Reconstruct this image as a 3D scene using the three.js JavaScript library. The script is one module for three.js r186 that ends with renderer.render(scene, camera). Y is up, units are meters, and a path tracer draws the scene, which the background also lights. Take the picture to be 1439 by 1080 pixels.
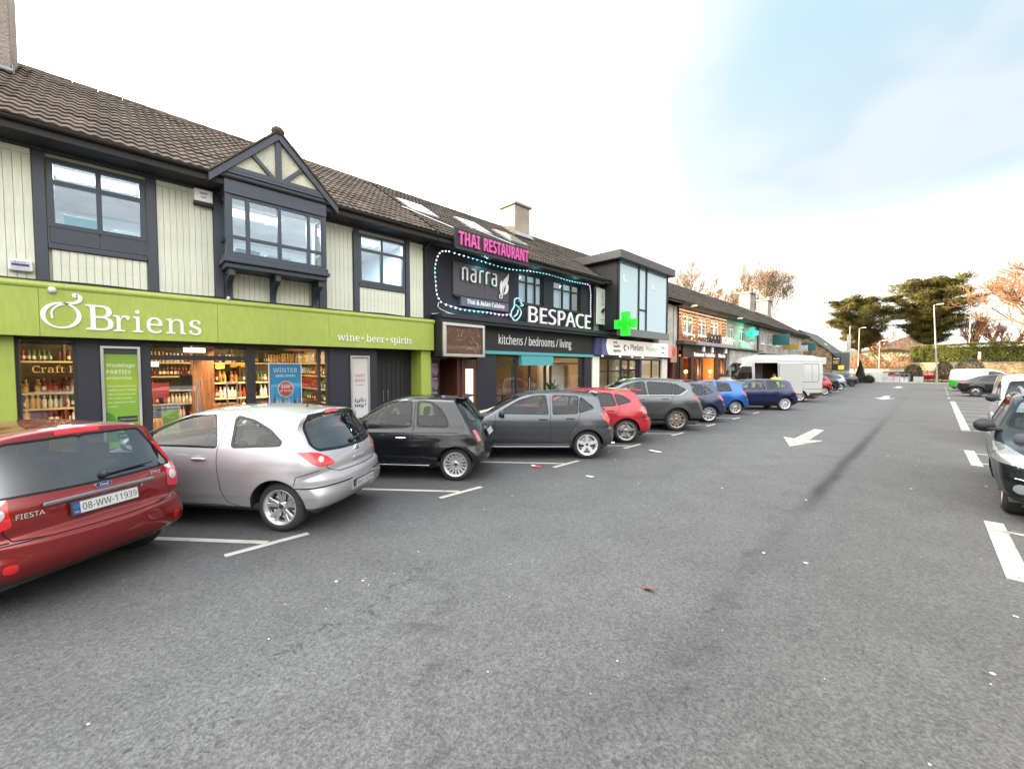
import * as THREE from 'three';
import { RoundedBoxGeometry } from 'three/addons/geometries/RoundedBoxGeometry.js';
import { MarchingCubes } from 'three/addons/objects/MarchingCubes.js';
import { mergeGeometries, mergeVertices } from 'three/addons/utils/BufferGeometryUtils.js';
import { FontLoader } from 'three/addons/loaders/FontLoader.js';
import { TextGeometry } from 'three/addons/geometries/TextGeometry.js';
import { RectAreaLightUniformsLib } from 'three/addons/lights/RectAreaLightUniformsLib.js';

// ---------------------------------------------------------------- camera, sky, sun, exposure
const scene = new THREE.Scene();
const camera = new THREE.PerspectiveCamera(86.9, 4 / 3, 0.05, 1500);
camera.rotation.order = 'YXZ';
camera.position.set(0, 2.0, 0);
camera.rotation.set(-0.04033, 0.79193, 0);
const renderer = new THREE.WebGLRenderer({ antialias: true });
renderer.setSize(1024, 768);
renderer.toneMapping = THREE.LinearToneMapping;
renderer.toneMappingExposure = 5.0;
renderer.shadowMap.enabled = true;
RectAreaLightUniformsLib.init();
const SUN = new THREE.Vector3(-0.76, 0.22, 0.61).normalize();
const sm = (a, b, x) => { const t = Math.min(1, Math.max(0, (x - a) / (b - a))); return t * t * (3 - 2 * t); };
const lerp = (a, b, t) => a + (b - a) * t;
const mix3 = (a, b, t) => [lerp(a[0], b[0], t), lerp(a[1], b[1], t), lerp(a[2], b[2], t)];
const mixL = (a, b, t) => a.map((v, i) => Math.exp(lerp(Math.log(v), Math.log(b[i]), t)));
function rng(s) { let a = s >>> 0; return () => { a = (a + 0x6d2b79f5) | 0; let t = Math.imul(a ^ (a >>> 15), 1 | a); t = (t + Math.imul(t ^ (t >>> 7), 61 | t)) ^ t; return ((t ^ (t >>> 14)) >>> 0) / 4294967296; }; }
function h3(x, y, z) { let n = (Math.imul(x, 374761393) + Math.imul(y, 668265263) + Math.imul(z, 2147483647 ^ 0x1b873593)) | 0; n = Math.imul(n ^ (n >>> 13), 1274126177); n ^= n >>> 16; return (n >>> 0) / 4294967296; }
function vn3(x, y, z) {
  const xi = Math.floor(x), yi = Math.floor(y), zi = Math.floor(z), s = t => t * t * (3 - 2 * t), u = s(x - xi), v = s(y - yi), w = s(z - zi);
  const c = (i, j, k) => h3(xi + i, yi + j, zi + k);
  return lerp(lerp(lerp(c(0, 0, 0), c(1, 0, 0), u), lerp(c(0, 1, 0), c(1, 1, 0), u), v), lerp(lerp(c(0, 0, 1), c(1, 0, 1), u), lerp(c(0, 1, 1), c(1, 1, 1), u), v), w);
}
const fbm3 = (x, y, z, o = 4) => { let a = 0, w = 0.5, t = 0; for (let i = 0; i < o; i++) { a += w * vn3(x, y, z); t += w; w *= 0.5; x = x * 2.03 + 7.1; y = y * 2.03 + 3.7; z = z * 2.03 + 1.3; } return a / t; };
{
  const w = 1024, h = 512, d = new Float32Array(w * h * 4);
  const BLUE = new THREE.Vector3(0.057, 0.47, -0.88).normalize(), GREY = new THREE.Vector3(0.03, 0.34, -0.94).normalize(), v = new THREE.Vector3();
  for (let j = 0; j < h; j++) for (let i = 0; i < w; i++) {
    const el = ((j + 0.5) / h - 0.5) * Math.PI, az = ((i + 0.5) / w - 0.5) * 2 * Math.PI;
    v.set(Math.cos(az) * Math.cos(el), Math.sin(el), Math.sin(az) * Math.cos(el));
    let c;
    if (v.y < -0.02) c = [0.16, 0.155, 0.15];
    else {
      const q = 1 / (v.y + 0.22), n = fbm3(v.x * q * 1.3 + 20, v.z * q * 1.3 + 9, 4.2, 5), n2 = fbm3(v.x * q * 3 + 50, v.z * q * 3, 1.7, 4);
      const cloud = (0.93 + 0.32 * (n - 0.5)) * lerp(0.56, 1, sm(0.12, 0.5, v.y));
      c = [cloud * 1.02, cloud, cloud * 0.97];
      const up = sm(0.35, 0.9, v.y); c = mix3(c, [cloud * 0.95, cloud * 1.0, cloud * 1.06], up);
      c = mixL(c, [0.215, 0.217, 0.220], sm(0.62, 0.88, v.dot(BLUE) + (n - 0.5) * 0.10));
      const b = sm(0.80, 0.995, v.dot(BLUE) + (n - 0.5) * 0.14 + (n2 - 0.5) * 0.10) * (0.5 + 0.5 * sm(0.64, 0.40, n2));
      c = mix3(c, [0.104, 0.156, 0.188], b);
      const g = sm(0.91, 1.0, v.dot(GREY) + (n2 - 0.5) * 0.12);
      c = mix3(c, [0.165, 0.175, 0.188], g * 0.35);
      c = mixL(c, [0.36, 0.35, 0.325], sm(0.34, 0.17, v.y + (n2 - 0.5) * 0.10));
      const a = Math.acos(Math.min(1, v.dot(SUN))); const s = Math.exp(-a * a / 0.16), s2 = Math.exp(-a * a / 0.9);
      c = [c[0] + 2.4 * s + 0.55 * s2, c[1] + 2.1 * s + 0.5 * s2, c[2] + 1.6 * s + 0.42 * s2];
    }
    d.set([c[0], c[1], c[2], 1], (j * w + i) * 4);
  }
  const t = new THREE.DataTexture(d, w, h, THREE.RGBAFormat, THREE.FloatType);
  t.mapping = THREE.EquirectangularReflectionMapping; t.magFilter = THREE.LinearFilter; t.minFilter = THREE.LinearFilter; t.wrapS = THREE.RepeatWrapping; t.needsUpdate = true;
  scene.background = t; scene.environment = t;
}
const sun = new THREE.DirectionalLight(new THREE.Color(1.0, 0.80, 0.55), 5);
sun.position.copy(SUN).multiplyScalar(150).add(new THREE.Vector3(-2, 0, -50));
sun.target.position.set(-2, 0, -50); sun.castShadow = true; sun.shadow.mapSize.set(4096, 4096);
Object.assign(sun.shadow.camera, { left: -110, right: 110, top: 60, bottom: -60, near: 1, far: 400 });
scene.add(sun, sun.target);

// ---------------------------------------------------------------- helpers
const used = {};
function numbered(n) { if (!(n in used)) { used[n] = 0; return n; } used[n]++; return `${n}_${String(used[n]).padStart(3, '0')}`; }
function tag(o, label, category, group, kind) { if (label) o.userData.label = label; if (category) o.userData.category = category; if (group) o.userData.group = group; if (kind) o.userData.kind = kind; return o; }
const BASE = new WeakMap();                                   // world position of each parent's origin at build time
function thing(name, label, category, at = [0, 0, 0], group) {
  const o = new THREE.Group(); o.name = numbered(name); o.position.set(...at); BASE.set(o, at); scene.add(o); return tag(o, label, category, group);
}
function boxUV(g) {
  const p = g.attributes.position, n = p.count, uv = new Float32Array(n * 2);
  for (let i = 0; i < n; i += 3) {
    const ax = p.getX(i), ay = p.getY(i), az = p.getZ(i), e1 = [p.getX(i + 1) - ax, p.getY(i + 1) - ay, p.getZ(i + 1) - az], e2 = [p.getX(i + 2) - ax, p.getY(i + 2) - ay, p.getZ(i + 2) - az];
    const nx = Math.abs(e1[1] * e2[2] - e1[2] * e2[1]), ny = Math.abs(e1[2] * e2[0] - e1[0] * e2[2]), nz = Math.abs(e1[0] * e2[1] - e1[1] * e2[0]);
    for (let k = i; k < i + 3; k++) { const x = p.getX(k), y = p.getY(k), z = p.getZ(k); if (nx >= ny && nx >= nz) { uv[2 * k] = z; uv[2 * k + 1] = y; } else if (ny >= nz) { uv[2 * k] = x; uv[2 * k + 1] = z; } else { uv[2 * k] = x; uv[2 * k + 1] = y; } }
  }
  g.setAttribute('uv', new THREE.BufferAttribute(uv, 2)); return g;
}
function norm(g, keepUV) {
  if (g.index) g = g.toNonIndexed();
  for (const k of Object.keys(g.attributes)) if (!['position', 'normal', 'uv', ...(keepUV === 'color' ? ['color'] : [])].includes(k)) g.deleteAttribute(k);
  if (!g.attributes.normal) g.computeVertexNormals();
  if (keepUV !== true || !g.attributes.uv) boxUV(g);
  g.clearGroups(); g.morphAttributes = {}; return g;
}
function obj(name, geos, mat, parent = scene, opt = {}) {
  const list = (Array.isArray(geos) ? geos : [geos]).map(g => norm(g, opt.uv));
  const g = list.length > 1 ? mergeGeometries(list) : list[0];
  const b = BASE.get(parent) || [0, 0, 0]; if (b[0] || b[1] || b[2]) g.translate(-b[0], -b[1], -b[2]);
  const m = new THREE.Mesh(g, mat); m.name = parent === scene ? numbered(name) : name; m.castShadow = m.receiveShadow = true;
  BASE.set(m, b); parent.add(m); if (opt.kind) m.userData.kind = opt.kind; if (opt.label) m.userData.label = opt.label; return m;
}
const struct = (name, geos, mat, opt = {}) => { const m = obj(name, geos, mat, scene, opt); m.userData.kind = 'structure'; if (opt.label) m.userData.label = opt.label; return m; };
function bx(x0, x1, y0, y1, z0, z1) { const g = new THREE.BoxGeometry(Math.abs(x1 - x0), Math.abs(y1 - y0), Math.abs(z1 - z0)); g.translate((x0 + x1) / 2, (y0 + y1) / 2, (z0 + z1) / 2); return g; }
function rb(x0, x1, y0, y1, z0, z1, r = 0.01, s = 2) { const w = Math.abs(x1 - x0), h = Math.abs(y1 - y0), d = Math.abs(z1 - z0); const g = new RoundedBoxGeometry(w, h, d, s, Math.min(r, w / 2.01, h / 2.01, d / 2.01)); g.translate((x0 + x1) / 2, (y0 + y1) / 2, (z0 + z1) / 2); return g; }
function cyl(p, q, r0, r1 = r0, n = 8, open = false) {
  const a = new THREE.Vector3(...p), b = new THREE.Vector3(...q), L = a.distanceTo(b), g = new THREE.CylinderGeometry(r1, r0, L, n, 1, open);
  g.applyQuaternion(new THREE.Quaternion().setFromUnitVectors(new THREE.Vector3(0, 1, 0), b.clone().sub(a).normalize())); g.translate((p[0] + q[0]) / 2, (p[1] + q[1]) / 2, (p[2] + q[2]) / 2); return g;
}
const tube = (pts, r, n = 6, seg) => new THREE.TubeGeometry(new THREE.CatmullRomCurve3(pts.map(p => new THREE.Vector3(...p))), seg || pts.length * 4, r, n);
// an outline in (z, y) given a thickness along x: front face at x1
function slabZY(pts, x0, x1, holes = [], bevel = 0) {
  const s = new THREE.Shape(pts.map(([z, y]) => new THREE.Vector2(-z, y)));
  for (const h of holes) s.holes.push(new THREE.Path(h.map(([z, y]) => new THREE.Vector2(-z, y))));
  const g = new THREE.ExtrudeGeometry(s, { depth: Math.abs(x1 - x0) - 2 * bevel, bevelEnabled: bevel > 0, bevelSize: bevel, bevelThickness: bevel, bevelOffset: -bevel, bevelSegments: 1, curveSegments: 10 });
  g.translate(0, 0, bevel); g.rotateY(Math.PI / 2); g.translate(Math.min(x0, x1), 0, 0); return g;
}
const rect = (z0, z1, y0, y1) => [[z0, y0], [z1, y0], [z1, y1], [z0, y1]];
// ---- tileable noise textures
function pn(x, y, per, seed) { const xi = Math.floor(x), yi = Math.floor(y), s = t => t * t * (3 - 2 * t), u = s(x - xi), v = s(y - yi), m = a => ((a % per) + per) % per, c = (i, j) => h3(m(xi + i), m(yi + j), seed); return lerp(lerp(c(0, 0), c(1, 0), u), lerp(c(0, 1), c(1, 1), u), v); }
function pf(u, v, per, seed, o = 4) { let a = 0, w = 0.5, t = 0; for (let i = 0; i < o; i++) { a += w * pn(u * per, v * per, per, seed + i); t += w; w *= 0.5; per *= 2; } return a / t; }
function tex(n, metres, fn, srgb = true, ny = n, my = metres) {
  const d = new Uint8Array(n * ny * 4);
  for (let j = 0; j < ny; j++) for (let i = 0; i < n; i++) { let c = fn((i + 0.5) / n, (j + 0.5) / ny); if (typeof c === 'number') c = [c, c, c]; for (let k = 0; k < 3; k++) d[(j * n + i) * 4 + k] = Math.max(0, Math.min(255, c[k] * 255)); d[(j * n + i) * 4 + 3] = 255; }
  const t = new THREE.DataTexture(d, n, ny, THREE.RGBAFormat); t.wrapS = t.wrapT = THREE.RepeatWrapping; t.magFilter = THREE.LinearFilter; t.minFilter = THREE.LinearMipmapLinearFilter; t.generateMipmaps = true; t.repeat.set(1 / metres, 1 / my); if (srgb) t.colorSpace = THREE.SRGBColorSpace; t.needsUpdate = true; return t;
}
function rep(t, m) { const c = t.clone(); c.repeat.set(1 / m, 1 / m); c.needsUpdate = true; return c; }
function canvasTex(w, h, draw) { const c = document.createElement('canvas'); c.width = w; c.height = h; const x = c.getContext('2d'); draw(x, w, h); const t = new THREE.CanvasTexture(c); t.colorSpace = THREE.SRGBColorSpace; t.anisotropy = 8; return t; }
const T = {
  asphalt: tex(1024, 2.4, (u, v) => { const f = pn(u * 340, v * 340, 340, 3), g = pn(u * 150, v * 150, 150, 7), c = pf(u, v, 5, 11, 4); let a = 0.80 + 0.26 * (f - 0.5) + 0.22 * (g - 0.5) + 0.10 * (c - 0.5); if (f > 0.95) a += 0.12; if (g < 0.06) a -= 0.10; return [a, a, a * 0.995]; }),
  asphaltB: tex(1024, 2.4, (u, v) => 0.5 + 0.6 * (pn(u * 340, v * 340, 340, 3) - 0.5) + 0.5 * (pn(u * 150, v * 150, 150, 7) - 0.5), false),
  rough: tex(512, 1.2, (u, v) => 0.5 + 0.7 * (pf(u, v, 48, 5, 3) - 0.5), false),
  roughC: tex(512, 2.2, (u, v) => 0.84 + 0.3 * (pf(u, v, 4, 9, 5) - 0.5) + 0.12 * (pn(u * 120, v * 120, 120, 2) - 0.5)),
  worn: tex(512, 1.6, (u, v) => { const a = pf(u, v, 6, 21, 5), f = pn(u * 200, v * 200, 200, 4); let c = 0.9 + 0.18 * (a - 0.5); if (a + f * 0.22 < 0.36) c *= 0.72; return [c, c, c * 0.97]; }),
  board: tex(256, 1, (u, v) => 0.93 + 0.12 * (pf(u, v * 0.25, 16, 31, 3) - 0.5) + 0.08 * (pf(u, v, 3, 8, 3) - 0.5)),
  wood: tex(512, 1, (u, v) => { const a = pn(u * 40, v * 4, 40, 3) * 0.5 + pn(u * 90, v * 6, 90, 9) * 0.5; return [0.75 + 0.4 * (a - 0.5), 0.72 + 0.4 * (a - 0.5), 0.7 + 0.4 * (a - 0.5)]; }),
  tile: tex(512, 2.7, (u, v) => { const a = pf(u, v, 8, 13, 5), b = pn(u * 9, v * 8, 9, 3), l = pf(u, v, 40, 6, 3); let c = 0.75 + 0.5 * (a - 0.5) + 0.22 * (b - 0.5); const m = sm(0.58, 0.75, l); return [c + 0.10 * m, c + 0.11 * m, c + 0.03 * m]; }),
  brickB: tex(512, 0.9, (u, v) => { const r = Math.floor(v * 12), x = u * 4 + (r % 2) * 0.5, fx = x - Math.floor(x), fy = v * 12 - r; const e = Math.min(fx * 0.225, (1 - fx) * 0.225, fy * 0.075, (1 - fy) * 0.075); return 0.25 + 0.6 * sm(0.002, 0.009, e) + 0.15 * pf(u, v, 40, 3, 2); }, false),
  brickC: tex(512, 0.9, (u, v) => { const r = Math.floor(v * 12), x = u * 4 + (r % 2) * 0.5, k = Math.floor(x) % 4, fx = x - Math.floor(x), fy = v * 12 - r; const e = Math.min(fx * 0.225, (1 - fx) * 0.225, fy * 0.075, (1 - fy) * 0.075), m = sm(0.003, 0.008, e), t = 0.7 + 0.45 * h3(k, r, 5) + 0.2 * (pf(u, v, 40, 3, 2) - 0.5); return mix3([0.85, 0.82, 0.76], [t, t * 0.93, t * 0.9], m); }),
  stone: tex(512, 3, (u, v) => { let best = 9, b2 = 9, id = 0; const N = 12, M = 20, X = u * N, Y = v * M; for (let j = -1; j <= 1; j++) for (let i = -1; i <= 1; i++) { const cx = Math.floor(X) + i, cy = Math.floor(Y) + j, mx = ((cx % N) + N) % N, my = ((cy % M) + M) % M; const d = Math.hypot(cx + h3(mx, my, 1) - X, cy + h3(mx, my, 2) - Y); if (d < best) { b2 = best; best = d; id = mx * 31 + my; } else if (d < b2) b2 = d; } const m = sm(0.03, 0.14, b2 - best), t = 0.65 + 0.5 * h3(id, 3, 3); return mix3([0.8, 0.76, 0.7], [t, t * 0.93, t * 0.82], m); }),
  leafy: tex(256, 0.8, (u, v) => 0.7 + 0.6 * (pf(u, v, 12, 17, 4) - 0.5)),
  dirt: tex(512, 3.4, (u, v) => 0.93 + 0.14 * (pf(u, v, 3, 77, 5) - 0.5) + 0.05 * (pn(u * 90, v * 20, 90, 2) - 0.5)),
};
const L = (r, g, b) => new THREE.Color().setRGB(r, g, b), C = h => new THREE.Color(h);
const std = (color, roughness = 0.7, o = {}) => new THREE.MeshStandardMaterial({ color: typeof color === 'string' ? C(color) : L(...color), roughness, metalness: 0, ...o });
const phys = (color, o = {}) => new THREE.MeshPhysicalMaterial({ color: typeof color === 'string' ? C(color) : L(...color), ...o });
const M = {
  slate: std([0.029, 0.039, 0.058], 0.5, { map: T.dirt }), cream: std([0.60, 0.62, 0.50], 0.75, { map: T.board }), creamDark: std([0.40, 0.41, 0.32], 0.9),
  green: std([0.315, 0.395, 0.066], 0.42, { map: T.dirt }), navy: std([0.012, 0.0135, 0.023], 0.55, { map: T.dirt }), navyBrick: std([0.015, 0.0155, 0.026], 0.75, { map: T.roughC, bumpMap: T.brickB, bumpScale: 0.010 }),
  black: std([0.008, 0.008, 0.010], 0.6), blackMatte: std([0.015, 0.015, 0.017], 0.85), white: std([0.62, 0.62, 0.60], 0.5), whiteSign: std([0.66, 0.66, 0.65], 0.35), cement: std([0.32, 0.31, 0.28], 0.95, { map: T.roughC, bumpMap: T.rough, bumpScale: 0.02 }),
  chimney: std([0.40, 0.34, 0.28], 0.95, { map: T.roughC, bumpMap: T.rough, bumpScale: 0.03 }), lead: std([0.22, 0.23, 0.25], 0.6), gutter: std([0.008, 0.007, 0.0065], 0.7),
  tile: std([0.118, 0.083, 0.057], 0.9, { map: T.tile, bumpMap: T.rough, bumpScale: 0.004 }), tileDark: std([0.064, 0.046, 0.032], 0.9, { map: T.tile, bumpMap: T.rough, bumpScale: 0.004 }), slateTile: std([0.10, 0.095, 0.09], 0.8, { map: T.tile }),
  glass: phys([0.96, 0.98, 0.98], { roughness: 0.01, transmission: 1, thickness: 0, ior: 1.5 }), glassR: phys([0.72, 0.82, 0.88], { roughness: 0.02, transmission: 1, thickness: 0, ior: 1.8 }),
  carGlass: phys([0.66, 0.74, 0.73], { roughness: 0.005, transmission: 1, thickness: 0, ior: 1.42 }), rearGlass: phys([0.55, 0.64, 0.66], { roughness: 0.005, transmission: 1, thickness: 0, ior: 2.2 }), carGlassDark: phys([0.12, 0.14, 0.16], { roughness: 0.005, transmission: 1, thickness: 0, ior: 1.45 }),
  warmWall: std([0.30, 0.14, 0.055], 0.7), warmCeil: std([0.42, 0.22, 0.10], 0.8), darkWood: std([0.07, 0.035, 0.016], 0.5, { map: T.wood }), wood: std([0.22, 0.10, 0.04], 0.5, { map: T.wood }), redWood: std([0.14, 0.045, 0.025], 0.45, { map: T.wood }), plaster: std([0.46, 0.43, 0.37], 0.85, { map: T.roughC }), plasterW: std([0.52, 0.51, 0.49], 0.8, { map: T.roughC }),
  teal: std([0.06, 0.29, 0.31], 0.4), tealD: std([0.008, 0.075, 0.082], 0.45), chrome: std([0.75, 0.75, 0.76], 0.12, { metalness: 1 }), steel: std([0.55, 0.55, 0.56], 0.3, { metalness: 1 }), silverRim: std([0.62, 0.62, 0.64], 0.28, { metalness: 0.85 }), darkRim: std([0.06, 0.06, 0.065], 0.4, { metalness: 0.6 }), bronzeRim: std([0.36, 0.31, 0.26], 0.35, { metalness: 0.8 }),
  rubber: std([0.018, 0.018, 0.019], 0.82), trim: std([0.022, 0.022, 0.024], 0.6), gloss: phys([0.010, 0.010, 0.012], { roughness: 0.2, specularIntensity: 0.5 }), gap: std([0.006, 0.006, 0.007], 0.9), cloth: std([0.05, 0.05, 0.055], 0.95), liner: std([0.05, 0.05, 0.053], 0.95), dash: std([0.035, 0.036, 0.04], 0.8),
  tail: phys([0.5, 0.006, 0.010], { roughness: 0.12, clearcoat: 1 }), tailDark: phys([0.22, 0.006, 0.012], { roughness: 0.12, clearcoat: 1 }), tailClear: phys([0.5, 0.44, 0.44], { roughness: 0.1, clearcoat: 1, metalness: 0.2 }), tailPink: phys([0.36, 0.10, 0.11], { roughness: 0.12, clearcoat: 1 }), amber: phys([0.75, 0.28, 0.03], { roughness: 0.15, clearcoat: 1 }), lamp: phys([0.24, 0.25, 0.24], { roughness: 0.1, clearcoat: 1, metalness: 0.35 }),
  mark: std([0.40, 0.395, 0.36], 0.75, { map: T.worn, bumpMap: T.asphaltB, bumpScale: 0.004 }), brick: std([0.26, 0.105, 0.05], 0.85, { map: T.brickC, bumpMap: T.brickB, bumpScale: 0.008 }), stone: std([0.25, 0.20, 0.14], 0.95, { map: T.stone }), concrete: std([0.36, 0.35, 0.33], 0.9, { map: T.roughC, bumpMap: T.rough, bumpScale: 0.006 }),
};
const glow = (c, k = 1) => new THREE.MeshStandardMaterial({ color: 0x080808, emissive: L(...c), emissiveIntensity: k * 0.5, roughness: 0.6 });
const font = {}; for (const k of ['sans_bold', 'sans_regular', 'serif_regular', 'serif_bold']) font[k] = await new FontLoader().loadAsync(`fonts/droid/droid_${k}.typeface.json`);
// letters facing +x, reading towards -z; (z, y) is the lower left corner of the line
function letters(str, f, size, depth, x, z, y, mat, parent, o = {}) {
  let cur = 0; const F = font[f], sc = size / F.data.resolution; let sx = o.sx || 1;
  if (o.fit) { let t = 0; for (const ch of str) t += (F.data.glyphs[ch] || F.data.glyphs['?']).ha * sc + (o.track || 0); sx = o.fit / t; }
  for (const ch of str) {
    const gl = F.data.glyphs[ch] || F.data.glyphs['?'], adv = gl.ha * sc;
    if (ch !== ' ') { const g = new TextGeometry(ch, { font: F, size, depth, curveSegments: 5, bevelEnabled: false }); g.scale(sx, o.sy || 1, 1); if (o.bold) { } g.translate(cur, 0, 0); g.rotateY(Math.PI / 2); g.translate(x, y + (o.rise || 0) * cur, z); obj('letter', g, mat, parent); }
    cur += (adv + (o.track || 0)) * sx;
  }
  return cur;
}
function poster(name, t, x, z0, z1, y0, y1, parent, o = {}) { const g = new THREE.PlaneGeometry(Math.abs(z1 - z0), y1 - y0); g.rotateY(Math.PI / 2); g.translate(x, (y0 + y1) / 2, (z0 + z1) / 2); return obj(name, g, new THREE.MeshStandardMaterial({ map: t, color: 0xb4b4b4, roughness: 0.45, ...o }), parent, { uv: true }); }
// ---------------------------------------------------------------- ground
{
  const line = (segs) => { const a = []; for (const [p, q, s] of segs) for (let v = p; v < q - 1e-6; v += s) a.push(v); a.push(segs[segs.length - 1][1]); return a; };
  const xs = line([[-9.4, 4, 0.07], [4, 30, 1]]), zs = line([[-78, -30, 0.5], [-30, -14, 0.16], [-14, 2, 0.07], [2, 12, 0.5]]);
  const nx = xs.length, nz = zs.length, pos = new Float32Array(nx * nz * 3), col = new Float32Array(nx * nz * 3), uv = new Float32Array(nx * nz * 2), idx = [];
  const blots = []; const r = rng(5);
  // long drip trail of oil spots and short patches; [x, z, half length along z, half width, darkness]
  for (let i = 0; i < 90; i++) { const t = r(); blots.push([lerp(-1.0, -3.4, t) + (r() - 0.5) * 0.5, lerp(-0.6, -2.2, t) + (r() - 0.5) * 0.35, 0.015 + r() * 0.05, 0.015 + r() * 0.035, 0.3 + r() * 0.4]); }
  for (let i = 0; i < 60; i++) { const t = r(); blots.push([-0.95 + 0.2 * (r() - 0.5) - t * 0.5, -1.4 - t * 7, 0.02 + r() * 0.06, 0.015 + r() * 0.03, 0.25 + r() * 0.35]); }
  for (let i = 0; i < 160; i++) { blots.push([-5 + r() * 7, -0.6 - r() * 12, 0.01 + r() * 0.05, 0.01 + r() * 0.04, 0.15 + r() * 0.3]); }
  const grid = new Map(); for (const b of blots) { const k = Math.floor(b[0]) + ',' + Math.floor(b[1]); for (let i = -1; i <= 1; i++) for (let j = -1; j <= 1; j++) { const kk = (Math.floor(b[0]) + i) + ',' + (Math.floor(b[1]) + j); if (!grid.has(kk)) grid.set(kk, []); grid.get(kk).push(b); } }
  for (let j = 0; j < nz; j++) for (let i = 0; i < nx; i++) {
    const x = xs[i], z = zs[j], k = j * nx + i; pos.set([x, 0, z], k * 3); uv.set([x, z], k * 2);
    let a = 1 + 0.30 * (fbm3(x * 0.35, z * 0.16, 3, 4) - 0.5) + 0.15 * (fbm3(x * 2.1, z * 2.1, 8, 4) - 0.5) + 0.12 * (fbm3(x * 7, z * 7, 1, 2) - 0.5);
    a *= 1 - 0.36 * sm(-3.9, -6.0, x);                                                                         // bays: dirtier, oil-soaked
    const seam = -1.12 - 0.012 * (z + 8) + 0.10 * (fbm3(z * 0.6, 1, 2, 3) - 0.5), ds = Math.abs(x - seam);      // worn joint along the middle of the aisle
    a *= 1 - sm(0.16, 0.02, ds) * (0.58 * sm(-6.2, -8.5, z) * sm(-24, -11, z) + 0.10) * (0.55 + 0.9 * fbm3(x * 5, z * 1.6, 4, 3));
    a *= 1 + 0.10 * sm(1.4, 0.5, Math.abs(x + 2.4)) ;
    for (const [jz, w] of [[-21.5, 0.5], [-31, 0.9], [-37, 0.7], [-52, 1.2]]) a *= 1 - 0.16 * sm(w, 0, Math.abs(z - jz + 0.5 * Math.sin(x * 0.8))) * sm(0.35, 0.6, fbm3(x * 0.7, z, 2, 3));
    const near = grid.get(Math.floor(x) + ',' + Math.floor(z)); if (near) { const q = 0.8 + 0.8 * (fbm3(x * 18, z * 18, 5, 2) - 0.5); for (const [bx0, bz0, lz, wx, dk] of near) { const dd = Math.hypot((x - bx0) / wx, (z - bz0) / lz) * q; if (dd < 1.6) a *= 1 - 0.35 * dk * sm(1.6, 0.6, dd); } }
    { const w = sm(-3, 1.5, x) * 0.05; col.set([a * 0.110 * (1 + w), a * 0.110, a * 0.1115 * (1 - w)], k * 3); }
    if (i < nx - 1 && j < nz - 1) idx.push(k, k + nx, k + 1, k + 1, k + nx, k + nx + 1);
  }
  const g = new THREE.BufferGeometry(); g.setAttribute('position', new THREE.BufferAttribute(pos, 3)); g.setAttribute('uv', new THREE.BufferAttribute(uv, 2)); g.setAttribute('color', new THREE.BufferAttribute(col, 3)); g.setIndex(idx); g.computeVertexNormals();
  const m = new THREE.Mesh(g, new THREE.MeshStandardMaterial({ vertexColors: true, map: T.asphalt, bumpMap: T.asphaltB, bumpScale: 0.006, roughness: 0.9 })); m.name = 'car_park'; m.receiveShadow = true; m.userData.kind = 'structure'; m.userData.label = 'worn grey asphalt of the car park aisle and bays'; scene.add(m);
}
{ // land beyond, rising gently behind the end of the car park
  const n = 90, W = 420, g = new THREE.PlaneGeometry(W * 2, W * 2, n, n); g.rotateX(-Math.PI / 2); g.translate(0, -0.03, -60); const p = g.attributes.position;
  for (let i = 0; i < p.count; i++) { const z = p.getZ(i), x = p.getX(i); p.setY(i, -0.03 + (z < -78 ? 2.4 * sm(-79, -140, z) : 0) + (z < -150 ? 12 * sm(-150, -300, z) * (0.4 + fbm3(x * 0.01, z * 0.01, 2, 3)) : 0)); }
  g.computeVertexNormals(); struct('ground', g, std([0.075, 0.08, 0.045], 0.95, { map: rep(T.roughC, 6) }));
  const rd = new THREE.PlaneGeometry(120, 7.5, 40, 4); rd.rotateX(-Math.PI / 2); rd.translate(0, 0, -84); const q = rd.attributes.position;
  for (let i = 0; i < q.count; i++) q.setY(i, 0.03 + 2.4 * sm(-79, -140, q.getZ(i)) + 0.02); rd.computeVertexNormals(); struct('road', rd, std([0.085, 0.085, 0.085], 0.9, { map: T.asphalt }));
}
struct('footpath', [bx(-11.6, -9.52, -0.1, 0.12, -64, 12)], std([0.24, 0.235, 0.225], 0.9, { map: T.roughC, bumpMap: T.rough, bumpScale: 0.004 }));
struct('kerb', rb(-9.52, -9.38, -0.1, 0.125, -64, 12, 0.02), M.concrete);
struct('end_pavement', [bx(-9.4, 14, -0.1, 0.11, -79.6, -75.8)], std([0.36, 0.33, 0.29], 0.9, { map: T.roughC }));
struct('end_kerb', rb(-9.4, 14, -0.1, 0.12, -75.8, -75.66, 0.02), M.concrete);
struct('side_pavement', [bx(4.6, 12, -0.1, 0.12, -40, 12)], M.concrete);
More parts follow.
